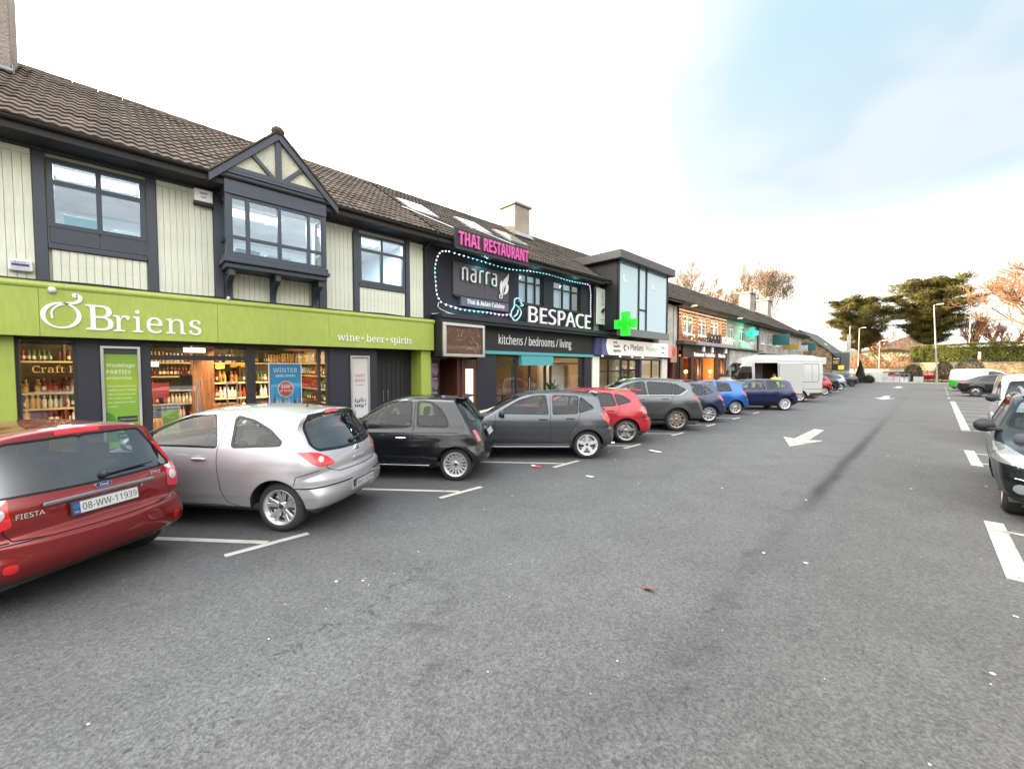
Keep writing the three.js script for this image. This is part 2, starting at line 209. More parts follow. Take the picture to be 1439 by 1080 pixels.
// ---- painted markings, 4 mm sheets
const strip = (pts, y = 0.005) => { const s = new THREE.Shape(pts.map(([x, z]) => new THREE.Vector2(x, -z))); const g = new THREE.ShapeGeometry(s); g.rotateX(-Math.PI / 2); g.translate(0, y, 0); return g; };
const bar = (x0, z0, x1, z1, w) => { const l = Math.hypot(x1 - x0, z1 - z0), px = -(z1 - z0) / l * w / 2, pz = (x1 - x0) / l * w / 2; return strip([[x0 + px, z0 + pz], [x1 + px, z1 + pz], [x1 - px, z1 - pz], [x0 - px, z0 - pz]]); };
for (let k = -1; k < 19; k++) { const z = -1.22 - 2.74 * k; struct('bay_line', [bar(-5.17, z + 0.42, -5.17, z - 0.42, 0.09), bar(-5.225, z + 0.005, -8.75, z + 3.03, 0.085)], M.mark); }
struct('bay_line', [bar(0.70, -6.0, 0.70, -8.1, 0.17), bar(0.785, -6.42, 2.6, -6.30, 0.09), bar(0.785, -7.72, 2.6, -7.60, 0.09)], M.mark);
struct('bay_line', [bar(0.84, -12.5, 0.84, -14.75, 0.17), bar(0.925, -12.9, 2.6, -12.8, 0.09), bar(0.925, -14.3, 2.6, -14.2, 0.09)], M.mark);
{ const g = [bar(1.02, -19.3, 1.3, -35.8, 0.2)]; for (let i = 0; i < 8; i++) { const z = -19.5 - i * 2.15; g.push(bar(1.14 + i * 0.035, z, 2.7, z + 0.1, 0.1)); } struct('bay_line', g, M.mark); }
for (let i = 0; i < 5; i++) struct('bay_line', [bar(1.3 + i * 0.1, -39.5 - i * 5.4, 5, -39.3 - i * 5.4, 0.1), bar(1.25 + i * 0.1, -39 - i * 5.4, 1.3 + i * 0.1, -40.3 - i * 5.4, 0.12)], M.mark);
const arrow = (x, z, s) => struct('road_arrow', strip([[x, z], [x - 0.50 * s, z - 1.75 * s], [x - 0.19 * s, z - 1.55 * s], [x - 0.13 * s, z - 4.3 * s], [x + 0.15 * s, z - 4.3 * s], [x + 0.17 * s, z - 1.55 * s], [x + 0.48 * s, z - 1.75 * s]]), std([0.46, 0.445, 0.37], 0.75, { map: T.worn }));
arrow(-2.33, -12.25, 0.95); arrow(-1.75, -34.8, 1.1); arrow(-1.75, -56, 1.2);
// ---------------------------------------------------------------- buildings
const FX = -11, EAVE = 6.05, EX = -10.42, RX = -15, RY = 9.0, TAN = (RY - EAVE) / (EX - RX);   // facade plane, eaves, ridge
// wavy interlocking tiles laid in courses: real relief, joined (a tile is under 10 pixels)
function roofTiles(z0, z1, o = {}) {
  const wave = o.wave || 0.165, per = o.per || 6, amp = o.amp || 0.012, courses = o.courses || 16, th = 0.036, pos = [], uv = [], idx = [];
  const n = Math.max(2, Math.round((z0 - z1) / wave * per)), len = Math.hypot(RX - EX, RY - EAVE), ux = (RX - EX) / len, uy = (RY - EAVE) / len, nX = uy, nY = -ux, r = rng(9 + Math.abs(z0 | 0));
  for (let c = 0; c < courses; c++) {
    const s0 = len * c / courses - 0.03, s1 = len * (c + 1) / courses + 0.02, b = pos.length / 3; const off = (r() - 0.5) * 0.01;
    for (let i = 0; i <= n; i++) {
      const z = z0 + (z1 - z0) * i / n, tileN = Math.floor(i / per / 2), wob = (h3(tileN, c, 4) - 0.5) * 0.009, w = amp * Math.cos(2 * Math.PI * i / per), sag = 0.02 * Math.sin(z * 0.7) ;
      for (const [s, h] of [[s0, 0.0], [s0, th + w + wob + off], [s1, w * 0.9 + 0.002]]) { const hh = h + sag + 0.03; pos.push(EX + ux * s + nX * hh, EAVE + uy * s + nY * hh, z); uv.push(z, s); }
    }
    for (let i = 0; i < n; i++) { const a = b + i * 3; for (const k of [0, 1]) idx.push(a + k, a + 3 + k, a + k + 1, a + k + 1, a + 3 + k, a + 4 + k); }
  }
  let g = new THREE.BufferGeometry(); g.setAttribute('position', new THREE.Float32BufferAttribute(pos, 3)); g.setAttribute('uv', new THREE.Float32BufferAttribute(uv, 2)); g.setIndex(idx); g = g.toNonIndexed(); g.computeVertexNormals(); return g;
}
function ridgeTiles(z0, z1) { const l = [], n = Math.round((z0 - z1) / 0.45); for (let i = 0; i < n; i++) { const a = z0 + (z1 - z0) * i / n, b = z0 + (z1 - z0) * (i + 1) / n; const g = new THREE.CylinderGeometry(0.125, 0.135, Math.abs(b - a) - 0.008, 8, 1); g.rotateX(Math.PI / 2); g.translate(RX, RY - 0.03, (a + b) / 2); l.push(g); } return l; }
function roofOf(b, z0, z1, mat, o) {
  const r = obj('roof', [slabXY([[EX, EAVE], [RX, RY - 0.02], [2 * RX - EX, EAVE], [2 * RX - EX, EAVE - 0.12], [RX, RY - 0.16], [EX, EAVE - 0.12]], z1, z0)], mat, b);
  const t = obj('roof_tile', roofTiles(z0, z1, o), mat, r, { uv: true, kind: 'stuff' }); obj('ridge_tile', ridgeTiles(z0, z1), mat, r, { kind: 'stuff' });
  return r;
}
function slabXY(pts, z0, z1) { const s = new THREE.Shape(pts.map(p => new THREE.Vector2(...p))); const g = new THREE.ExtrudeGeometry(s, { depth: Math.abs(z1 - z0), bevelEnabled: false }); g.translate(0, 0, Math.min(z0, z1)); return g; }
function gutterOf(b, z0, z1, mat = M.gutter) { const g = new THREE.CylinderGeometry(0.062, 0.062, z0 - z1, 8, 1, true, 0, Math.PI); g.rotateX(Math.PI / 2); g.rotateZ(-Math.PI / 2 - 0); g.translate(EX + 0.05, EAVE - 0.02, (z0 + z1) / 2); obj('gutter', [g, bx(EX + 0.02, EX - 0.02, EAVE - 0.2, EAVE - 0.02, z0, z1), bx(EX - 0.02, FX + 0.001, EAVE - 0.2, EAVE - 0.17, z0, z1)], mat, b); }
// a window in the plane x = X: frame bars round a grid of panes (fractions), every pane a mesh
function windowOf(parent, X, z0, z1, y0, y1, cols, rows, mat, glass = M.glassR, fw = 0.07, dp = 0.09) {
  const w = obj('window', [bx(X - dp, X, y0, y0 + fw, z0, z1), bx(X - dp, X, y1 - fw, y1, z0, z1), bx(X - dp, X, y0 + fw, y1 - fw, z0, z0 - fw), bx(X - dp, X, y0 + fw, y1 - fw, z1 + fw, z1)], mat, parent);
  const zs = [0, ...cols, 1].map(t => z0 + (z1 - z0) * t), ys = [0, ...rows, 1].map(t => y0 + (y1 - y0) * t), bars = [];
  for (let i = 1; i < zs.length - 1; i++) bars.push(bx(X - dp + 0.01, X - 0.004, y0 + fw, y1 - fw, zs[i] - fw / 2, zs[i] + fw / 2));
  for (let j = 1; j < ys.length - 1; j++) for (let i = 0; i < zs.length - 1; i++) bars.push(bx(X - dp + 0.012, X - 0.008, ys[j] - fw / 2, ys[j] + fw / 2, zs[i] - (i ? fw / 2 : fw), zs[i + 1] + (i < zs.length - 2 ? fw / 2 : fw)));
  if (bars.length) obj('glazing_bar', bars, mat, w);
  for (let i = 0; i < zs.length - 1; i++) for (let j = 0; j < ys.length - 1; j++) obj('pane', bx(X - dp * 0.55, X - dp * 0.5, ys[j] + fw * 0.4, ys[j + 1] - fw * 0.4, zs[i] - fw * 0.4, zs[i + 1] + fw * 0.4), glass, w);
  return w;
}
// an open-fronted room seen through glass: its inner faces
function room(parent, X0, X1, y0, y1, z0, z1, wall, floor, ceil) { const r = obj('interior_wall', [bx(X1 - 0.1, X1, y0, y1, z0, z1), bx(X1, X0, y0, y1, z0, z0 - 0.08), bx(X1, X0, y0, y1, z1 + 0.08, z1)], wall, parent); obj('interior_floor', bx(X1, X0, y0 - 0.05, y0 - 0.002, z0, z1), floor, r); obj('interior_ceiling', bx(X1, X0, y1, y1 + 0.05, z0, z1), ceil, r); return r; }
function panelLight(name, label, x, y, z, w, d, color, k, group) { const t = thing(name, label, 'ceiling light', [x, y, z], group); obj('diffuser', bx(x - w / 2, x + w / 2, y, y + 0.02, z - d / 2, z + d / 2), glow(color, 1.3), t); obj('frame', [bx(x - w / 2 - 0.03, x - w / 2, y - 0.005, y + 0.04, z - d / 2, z + d / 2), bx(x + w / 2, x + w / 2 + 0.03, y - 0.005, y + 0.04, z - d / 2, z + d / 2)], M.white, t); const l = new THREE.RectAreaLight(L(...color), k * 0.42, w, d); l.position.set(0, -0.03, 0); l.rotation.x = -Math.PI / 2; t.add(l); return t; }

// ---- A: mock-timbered wine shop
const A = thing('timbered_shop_building', 'two storey cream boarded shop with blue grey timbering, gabled bay window and brown tiled roof', 'building', [FX, 0, -1]);
const AZ0 = 9, AZ1 = -7.12;
{
  const holes = [rect(0.72, -0.56, 4.55, 5.72), rect(-4.92, -6.33, 4.38, 5.70), rect(-1.85, -3.8, 4.5, 5.75)];
  obj('wall', [slabZY(rect(AZ0, AZ1, 3.45, EAVE - 0.18), FX - 0.28, FX - 0.04, holes), bx(FX - 8, FX - 7.8, 0, 6, AZ0, AZ1), bx(FX - 8, FX, 3.2, 3.4, AZ0, AZ1 + 0.02)], M.creamDark, A);
  // vertical boards, one mesh each, sharing a few shapes per panel height
  const cache = {}; const R = rng(31);
  const boards = (z0, z1, y0, y1, name) => { const p = obj('boarded_panel', bx(FX - 0.039, FX - 0.032, y0, y1, z0, z1), M.creamDark, A); const n = Math.max(1, Math.round((z0 - z1) / 0.105)), w = (z0 - z1) / n; const k = (w.toFixed(4)) + (y1 - y0).toFixed(3); if (!cache[k]) cache[k] = boxUV(new RoundedBoxGeometry(0.03, y1 - y0, w - 0.0045, 1, 0.003).toNonIndexed()); for (let i = 0; i < n; i++) { const m = new THREE.Mesh(cache[k], boardMats[(R() * 4) | 0]); m.name = 'board'; m.position.set(-0.012 + R() * 0.002, (y0 + y1) / 2, z0 - w * (i + 0.5) + 1); m.castShadow = m.receiveShadow = true; p.add(m); } };
  const boardMats = [[0.60, 0.62, 0.50], [0.62, 0.635, 0.52], [0.585, 0.605, 0.485], [0.61, 0.62, 0.51]].map(c => std(c, 0.72, { map: T.board }));
  boards(AZ0, 0.9, 3.5, 5.76); boards(0.70, -0.56, 3.5, 4.12); boards(-0.74, -1.66, 3.5, 5.76); boards(-2.0, -2.74, 3.5, 4.15); boards(-2.84, -3.62, 3.5, 4.15); boards(-4.06, -4.74, 3.5, 5.76); boards(-4.94, -6.33, 3.5, 4.24); boards(-6.5, -6.97, 3.5, 5.76);
  const bm = (name, z0, z1, y0, y1, x1 = FX + 0.045) => obj(name, rb(FX - 0.03, x1, y0, y1, z0, z1, 0.008, 1), M.slate, A);
  bm('top_rail', AZ0, AZ1, 5.80, 5.98, FX + 0.05);
  for (const [a, b] of [[0.89, 0.74], [-0.58, -0.73], [-1.67, -1.83], [-3.86, -4.05], [-4.77, -4.92], [-6.35, -6.49], [-6.98, -7.1]]) bm('post', a, b, 3.45, 5.795);
  bm('rail', 0.735, -0.575, 4.13, 4.23); bm('rail', -4.925, -6.345, 4.25, 4.36);
  for (const [a, b] of [[AZ0, 0.9], [-0.74, -1.66], [-4.06, -4.76], [-6.5, -6.97]]) obj('drip_mould', rb(FX - 0.02, FX + 0.035, 5.70, 5.795, a, b, 0.012, 1), M.cream, A);
  // window 1 with a deep dark panel below the glass
  windowOf(A, FX + 0.02, 0.72, -0.56, 4.52, 5.73, [0.5], [0.66], M.slate, M.glassR, 0.075); obj('spandrel_panel', [rb(FX - 0.05, FX + 0.012, 4.24, 4.52, 0.72, 0.09, 0.006, 1), rb(FX - 0.05, FX + 0.012, 4.24, 4.52, 0.075, -0.56, 0.006, 1)], M.slate, A);
  windowOf(A, FX + 0.02, -4.93, -6.33, 4.37, 5.71, [0.48], [0.68], std([0.035, 0.042, 0.055], 0.45), M.glassR, 0.07);
  // bay
  const bayX = -10.38, by = [4.42, 5.68], bz = [-1.79, -3.84];
  const bay = obj('bay_window', [rb(FX, bayX + 0.02, 5.68, 6.12, bz[0] + 0.01, bz[1] - 0.01, 0.01, 1), rb(FX, bayX + 0.05, 6.10, 6.17, bz[0] + 0.05, bz[1] - 0.05, 0.012, 1), rb(FX, bayX + 0.03, 4.33, 4.42, bz[0] + 0.03, bz[1] - 0.03, 0.01, 1), rb(FX, bayX + 0.07, 4.24, 4.33, bz[0] + 0.06, bz[1] - 0.06, 0.02, 1), rb(FX, bayX, 4.14, 4.24, bz[0] + 0.01, bz[1] - 0.01, 0.01, 1), bx(bayX - 0.09, bayX, by[0], by[1], bz[0], bz[0] - 0.09), bx(bayX - 0.09, bayX, by[0], by[1], bz[1], bz[1] + 0.09)], M.slate, A);
  { // front lights and side lights
    const z0 = bz[0] - 0.09, z1 = bz[1] + 0.09, w = z0 - z1, e = [0, 0.17, 0.5, 0.83, 1].map(t => z0 - w * t), bars = [], fw = 0.075;
    for (const z of e) bars.push(bx(bayX - 0.08, bayX - 0.01, by[0], by[1], z - fw / 2, z + fw / 2));
    for (let i = 0; i < 4; i++) for (const y of [by[0] + 0.03, 4.80, by[1] - 0.03]) bars.push(bx(bayX - 0.078, bayX - 0.013, y - 0.032, y + 0.032, e[i] - fw / 2, e[i + 1] + fw / 2));
    for (const z of bz) { const s = z === bz[0] ? -1 : 1; for (const y of [by[0] + 0.03, 4.80, by[1] - 0.03]) bars.push(bx(FX + 0.05, bayX - 0.09, y - 0.03, y + 0.03, z + s * 0.01, z + s * 0.07)); bars.push(bx(FX, FX + 0.06, by[0], by[1], z + s * 0.008, z + s * 0.075)); }
    obj('glazing_bar', bars, M.slate, bay);
    for (let i = 0; i < 4; i++) for (const [a, b] of [[by[0] + 0.05, 4.775], [4.825, by[1] - 0.05]]) obj('pane', bx(bayX - 0.05, bayX - 0.045, a, b, e[i] - 0.03, e[i + 1] + 0.03), M.glassR, bay);
    for (const z of bz) for (const [a, b] of [[by[0] + 0.05, 4.775], [4.825, by[1] - 0.05]]) obj('pane', bx(FX + 0.05, bayX - 0.085, a, b, z + (z === bz[0] ? -0.04 : 0.035), z + (z === bz[0] ? -0.035 : 0.04)), M.glassR, bay);
  }
  // gable over the bay
  const gx = -10.36, ga = [-2.815, 7.28], gz0 = -1.74, gz1 = -3.89, gy = 6.17;
  const gable = obj('gable', slabZY([[gz0, gy], [gz1, gy], [ga[0], ga[1] - 0.1]], gx - 0.12, gx - 0.03), std([0.64, 0.64, 0.50], 0.85, { map: T.roughC, bumpMap: T.rough, bumpScale: 0.006 }), A);
  const tim = (p, q, w) => { const l = Math.hypot(q[0] - p[0], q[1] - p[1]), nz = -(q[1] - p[1]) / l * w / 2, ny = (q[0] - p[0]) / l * w / 2; return slabZY([[p[0] + nz, p[1] + ny], [q[0] + nz, q[1] + ny], [q[0] - nz, q[1] - ny], [p[0] - nz, p[1] - ny]], gx - 0.029, gx + 0.02, [], 0.005); };
  obj('brace', tim([ga[0], gy + 0.02], [ga[0], ga[1] - 0.14], 0.12), M.slate, gable); obj('brace', tim([ga[0] + 0.10, gy + 0.06], [-2.24, 6.70], 0.085), M.slate, gable); obj('brace', tim([ga[0] - 0.10, gy + 0.06], [-3.38, 6.70], 0.085), M.slate, gable); obj('tie_beam', slabZY(rect(gz0 + 0.1, gz1 - 0.1, gy, gy + 0.09), gx - 0.03, gx + 0.03), M.slate, gable);
  for (const s of [1, -1]) { // barge boards and verge tiles
    const ez = ga[0] + s * 1.30, ey = ga[1] - 1.30; const d = [[ez, ey], [ga[0], ga[1]], [ga[0], ga[1] - 0.17], [ez, ey - 0.17]];
    obj('barge_board', slabZY(d, gx - 0.02, gx + 0.06, [], 0.004), M.slate, gable);
    for (let i = 0; i < 5; i++) { const t0 = i / 5 + 0.005, t1 = (i + 1) / 5 - 0.005, P = t => [lerp(ez, ga[0], t), lerp(ey, ga[1], t)], a = P(t0), b = P(t1), h = 0.035; obj('verge_tile', slabZY([[a[0], a[1] + 0.015], [b[0], b[1] + 0.015], [b[0], b[1] + 0.03 + h + 0.01 * (i % 2)], [a[0], a[1] + 0.03 + h]], gx - 0.12, gx + 0.09, [], 0.006), M.tile, gable); }
    // small roof running back into the main slope
    const back = x => EX - (x - EAVE) / TAN; const pos = [gx - 0.1, ey + 0.03, ez, gx - 0.1, ga[1] + 0.03, ga[0], back(ga[1]) - 0.1, ga[1] + 0.03, ga[0], back(ey) - 0.1, ey + 0.03, ez];
    const g = new THREE.BufferGeometry(); g.setAttribute('position', new THREE.Float32BufferAttribute(pos, 3)); g.setIndex(s > 0 ? [0, 1, 2, 0, 2, 3] : [0, 2, 1, 0, 3, 2]); const g2 = g.toNonIndexed(); g2.computeVertexNormals(); obj('gable_roof', g2, M.tile, gable);
  }
  { const g = new THREE.SphereGeometry(0.14, 10, 8); g.scale(0.9, 0.8, 1); g.translate(gx + 0.0, ga[1] + 0.03, ga[0]); obj('ridge_cap', [g, cyl([gx - 0.02, ga[1], ga[0]], [EX - (ga[1] - EAVE) / TAN - 0.1, ga[1], ga[0]], 0.11, 0.11, 8)], M.tile, gable); }
  for (const z of [-1.9, -2.79, -3.73]) { // carved brackets
    const s = new THREE.Shape(); const B = FX + 0.02, y0 = 3.56, y1 = 4.14, x1 = bayX - 0.08; s.moveTo(B, y0); s.lineTo(B + 0.07, y0 - 0.0); s.quadraticCurveTo(B + 0.1, y0 + 0.32, x1 - 0.1, y0 + 0.40); s.lineTo(x1, y0 + 0.44); s.lineTo(x1, y1); s.lineTo(B, y1); s.lineTo(B, y0);
    const hl = new THREE.Path(); hl.moveTo(B + 0.10, y0 + 0.25); hl.quadraticCurveTo(B + 0.16, y0 + 0.42, x1 - 0.06, y0 + 0.49); hl.lineTo(B + 0.10, y0 + 0.49); s.holes.push(hl);
    const g = new THREE.ExtrudeGeometry(s, { depth: 0.1, bevelEnabled: true, bevelSize: 0.006, bevelThickness: 0.006, bevelSegments: 1 }); g.translate(0, 0, z - 0.05); obj('bracket', [g, rb(B - 0.01, B + 0.10, y0 - 0.06, y0 + 0.02, z - 0.065, z + 0.065, 0.01, 1)], M.slate, A);
  }
  // shopfront below the fascia
  for (const [a, b, m] of [[AZ0, 1.18, M.green], [0.46, 0.16, M.navy], [-0.42, -0.57, M.navy], [-4.08, -4.58, M.navy], [-5.2, -5.41, M.navy]]) obj('pillar', rb(FX - 0.3, FX + (m === M.green ? 0.06 : 0.02), 0.1, 2.545, a, b, 0.006, 1), m, A);
  obj('pillar', [bx(FX - 0.3, FX + 0.02, 2.42, 2.545, 0.16, -0.42), bx(FX - 0.3, FX + 0.015, 0.1, 2.42, 0.16, -0.42)], M.navy, A); obj('pillar', [bx(FX - 0.3, FX + 0.02, 2.38, 2.545, -4.58, -5.2), bx(FX - 0.3, FX + 0.015, 0.1, 2.38, -4.58, -5.2)], M.navy, A);
  obj('pillar', rb(FX - 0.75, FX + 0.16, 0.1, 2.545, -6.78, -7.12, 0.006, 1), M.green, A); obj('soffit', bx(FX - 0.75, FX + 0.2, 2.546, 2.60, AZ0, AZ1), M.black, A);
  obj('stallriser', [bx(FX - 0.1, FX, 0.1, 0.42, 1.18, 0.46), bx(FX - 0.1, FX, 0.1, 0.3, -2.34, -4.08)], M.navy, A);
  const sf = windowOf(A, FX, 1.18, 0.46, 0.42, 2.54, [], [], M.black, M.glass, 0.05); const sf2 = windowOf(A, FX, -2.34, -4.08, 0.3, 2.54, [0.86], [], M.black, M.glass, 0.06);
  // glazed sliding entrance with a transom light
  const en = obj('entrance', [bx(FX - 0.14, FX, 2.17, 2.27, -0.57, -2.28), bx(FX - 0.14, FX + 0.01, 0.1, 2.545, -2.22, -2.34), bx(FX - 0.14, FX, 2.48, 2.545, -0.57, -2.22)], M.black, A);
  obj('pane', bx(FX - 0.07, FX - 0.064, 2.27, 2.48, -0.58, -2.22), M.glass, en); obj('pane', bx(FX - 0.07, FX - 0.064, 0.12, 2.17, -0.58, -1.38), M.glass, en);
  obj('door_handle', [cyl([FX + 0.03, 0.6, -1.30], [FX + 0.03, 1.75, -1.30], 0.016), cyl([FX + 0.03, 0.6, -1.34], [FX + 0.03, 1.75, -1.34], 0.010)], M.steel, en);
  obj('door_handle', [cyl([FX - 0.5, 0.3, -1.92], [FX - 0.5, 1.68, -1.92], 0.018), cyl([FX - 0.5, 0.3, -2.12], [FX - 0.5, 1.68, -2.12], 0.018), cyl([FX - 0.5, 1.66, -1.92], [FX - 0.5, 1.66, -2.12], 0.018)], M.steel, en);
  // side door of dark boards
  const dr = obj('door', [bx(FX - 0.5, FX - 0.44, 0.1, 2.25, -5.41, -5.86), bx(FX - 0.5, FX - 0.445, 0.1, 2.25, -5.875, -6.78), bx(FX - 0.5, FX - 0.42, 2.25, 2.545, -5.41, -6.78)], M.black, A); obj('door_handle', [cyl([FX - 0.40, 1.0, -5.80], [FX - 0.40, 1.35, -5.80], 0.012), cyl([FX - 0.40, 1.0, -5.95], [FX - 0.40, 1.35, -5.95], 0.012)], M.steel, dr);
  for (let i = 0; i < 8; i++) { const z = -5.47 - i * 0.155; obj('door_plank', rb(FX - 0.45, FX - 0.428, 0.15, 2.2, z, z - 0.14, 0.004, 1), M.black, dr); }
  obj('partition', bx(FX - 2.4, FX, 0.1, 3.2, -5.2, -5.41), M.black, A); obj('partition', bx(FX - 0.6, FX - 0.52, 0.1, 3.2, -5.41, -7.0), M.black, A);
  room(A, FX - 0.3, FX - 7.8, 0.1, 3.1, AZ0, -5.2, M.warmWall, std([0.20, 0.13, 0.08], 0.35), M.warmCeil);
  room(A, FX - 0.3, FX - 4.5, 3.55, 6.0, AZ0, AZ1 + 0.05, std([0.62, 0.66, 0.70], 0.8), std([0.2, 0.2, 0.22], 0.8), M.plasterW);
  roofOf(A, AZ0, AZ1, M.tile); gutterOf(A, AZ0, AZ1);
  obj('downpipe', [cyl([FX + 0.08, 3.6, -7.03], [FX + 0.08, 5.7, -7.03], 0.045, 0.045, 10), cyl([FX + 0.08, 5.7, -7.03], [EX + 0.03, 5.98, -7.03], 0.045, 0.045, 10), rb(FX, FX + 0.16, 5.62, 5.8, -6.95, -7.11, 0.02, 1)], M.gutter, A);
  { const c = obj('chimney', [rb(-14.6, -13.55, 7.4, 10.6, 1.31, 3.2, 0.03, 1)], M.chimney, A); obj('flashing', [bx(-14.62, -13.50, 7.9, 8.32, 1.285, 1.30), slabXY([[-13.49, 8.15], [-13.35, 8.10], [-13.35, 8.14], [-13.49, 8.22]], 1.28, 3.2)], M.lead, c); obj('chimney_cap', rb(-14.7, -13.45, 10.6, 10.75, 1.2, 3.3, 0.03, 1), M.concrete, c); }
}
{ // the terrace goes on behind the camera
  const N = thing('adjoining_shop_building', 'continuation of the brown roofed terrace beyond the left edge of the view', 'building', [FX, 0, 25]);
  obj('wall', [bx(FX - 8, FX, 0, EAVE - 0.18, 9.02, 46)], M.plaster, N); roofOf(N, 46, 9.02, M.tile, { wave: 0.33, per: 4 }); gutterOf(N, 46, 9.02); for (let i = 0; i < 8; i++) { windowOf(N, FX + 0.06, 44 - i * 4.4, 42 - i * 4.4, 4.3, 5.6, [0.5], [0.7], M.slate, M.gloss); windowOf(N, FX + 0.06, 44.6 - i * 4.4, 41.2 - i * 4.4, 0.4, 2.6, [0.5], [], M.black, M.gloss); }
}
// shop sign of A
{
  const s = thing('green_shop_fascia', 'long lime green fascia board with white serif lettering over the wine shop front', 'shop sign', [FX, 2.55, -1]);
  const zs = [AZ0, 4.0, 0.86, -1.66, -4.0, -7.18]; for (let i = 0; i < zs.length - 1; i++) obj('panel', [rb(FX, FX + 0.27, 2.552, 3.40, zs[i], zs[i + 1] + 0.004, 0.004, 1)], M.green, s);
  const roll = new THREE.CylinderGeometry(0.075, 0.075, AZ0 + 7.2, 14); roll.rotateX(Math.PI / 2); roll.translate(FX + 0.22, 3.43, (AZ0 - 7.2) / 2); obj('top_roll', [roll, bx(FX, FX + 0.2, 3.40, 3.50, AZ0, -7.18)], M.green, s);
  obj('lead_flashing', [slabXY([[FX + 0.02, 3.50], [FX + 0.02, 3.56], [FX + 0.25, 3.51], [FX + 0.25, 3.495]], -7.18, AZ0)], M.gutter, s);
  const X = FX + 0.272, W = M.whiteSign;
  // the swash O: a ring of changing weight whose end curls up and over
  const O = new THREE.Shape(); for (let i = 0; i <= 48; i++) { const a = i / 48 * Math.PI * 2, p = [Math.cos(a) * 0.285, Math.sin(a) * 0.235]; i ? O.lineTo(...p) : O.moveTo(...p); }
  const H = new THREE.Path(); for (let i = 0; i <= 48; i++) { const a = i / 48 * Math.PI * 2, c = Math.cos(a), si = Math.sin(a), t = 0.028 + 0.045 * Math.pow(Math.abs(Math.cos(a + 0.25)), 1.5), p = [c * (0.285 - t), si * (0.235 - t * 0.8)]; i ? H.lineTo(...p) : H.moveTo(...p); } O.holes.push(H);
  const og = new THREE.ExtrudeGeometry(O, { depth: 0.012, bevelEnabled: false });
  const ribbon = (pts, ws) => { const c = new THREE.CatmullRomCurve3(pts.map(p => new THREE.Vector3(p[0], p[1], 0))), n = 30, l = [], r = []; for (let i = 0; i <= n; i++) { const t = i / n, p = c.getPoint(t), d = c.getTangent(t), k = t * (ws.length - 1), j = Math.min(ws.length - 2, Math.floor(k)), w = lerp(ws[j], ws[j + 1], k - j) / 2; l.push(new THREE.Vector2(p.x - d.y * w, p.y + d.x * w)); r.push(new THREE.Vector2(p.x + d.y * w, p.y - d.x * w)); } return new THREE.ExtrudeGeometry(new THREE.Shape([...l, ...r.reverse()]), { depth: 0.012, bevelEnabled: false }); };
  const sw = ribbon([[-0.125, -0.06], [-0.13, 0.06], [-0.06, 0.16], [0.06, 0.215], [0.18, 0.235], [0.265, 0.285], [0.275, 0.35], [0.225, 0.385]], [0.03, 0.03, 0.032, 0.034, 0.045, 0.06, 0.06, 0.05]); const dot = new THREE.CylinderGeometry(0.042, 0.042, 0.012, 14); dot.rotateX(Math.PI / 2); dot.translate(0.20, 0.375, 0.006);
  for (const g of [og, sw, dot]) { g.rotateY(Math.PI / 2); g.scale(1, 0.98, 0.86); g.translate(X, 2.93, 0.605); } obj('letter', [og, sw, dot], W, s);
  const st = (ch, size, z, y, sx) => letters(ch, 'serif_regular', size, 0.012, X, z, y, W, s, { sx, track: size * 0.03 });
  st('B', 0.46, 0.335, 2.70, 1.02); st('riens', 0.40, -0.03, 2.695, 0.98);
  letters('wine', 'serif_regular', 0.185, 0.012, X, -4.20, 2.72, W, s, { sx: 1.0 }); letters('·', 'serif_bold', 0.24, 0.012, X, -4.83, 2.69, W, s); letters('beer', 'serif_regular', 0.185, 0.012, X, -4.98, 2.72, W, s, { sx: 0.98 }); letters('·', 'serif_bold', 0.24, 0.012, X, -5.55, 2.69, W, s); letters('spirits', 'serif_regular', 0.185, 0.012, X, -5.69, 2.72, W, s, { sx: 0.92 });
}
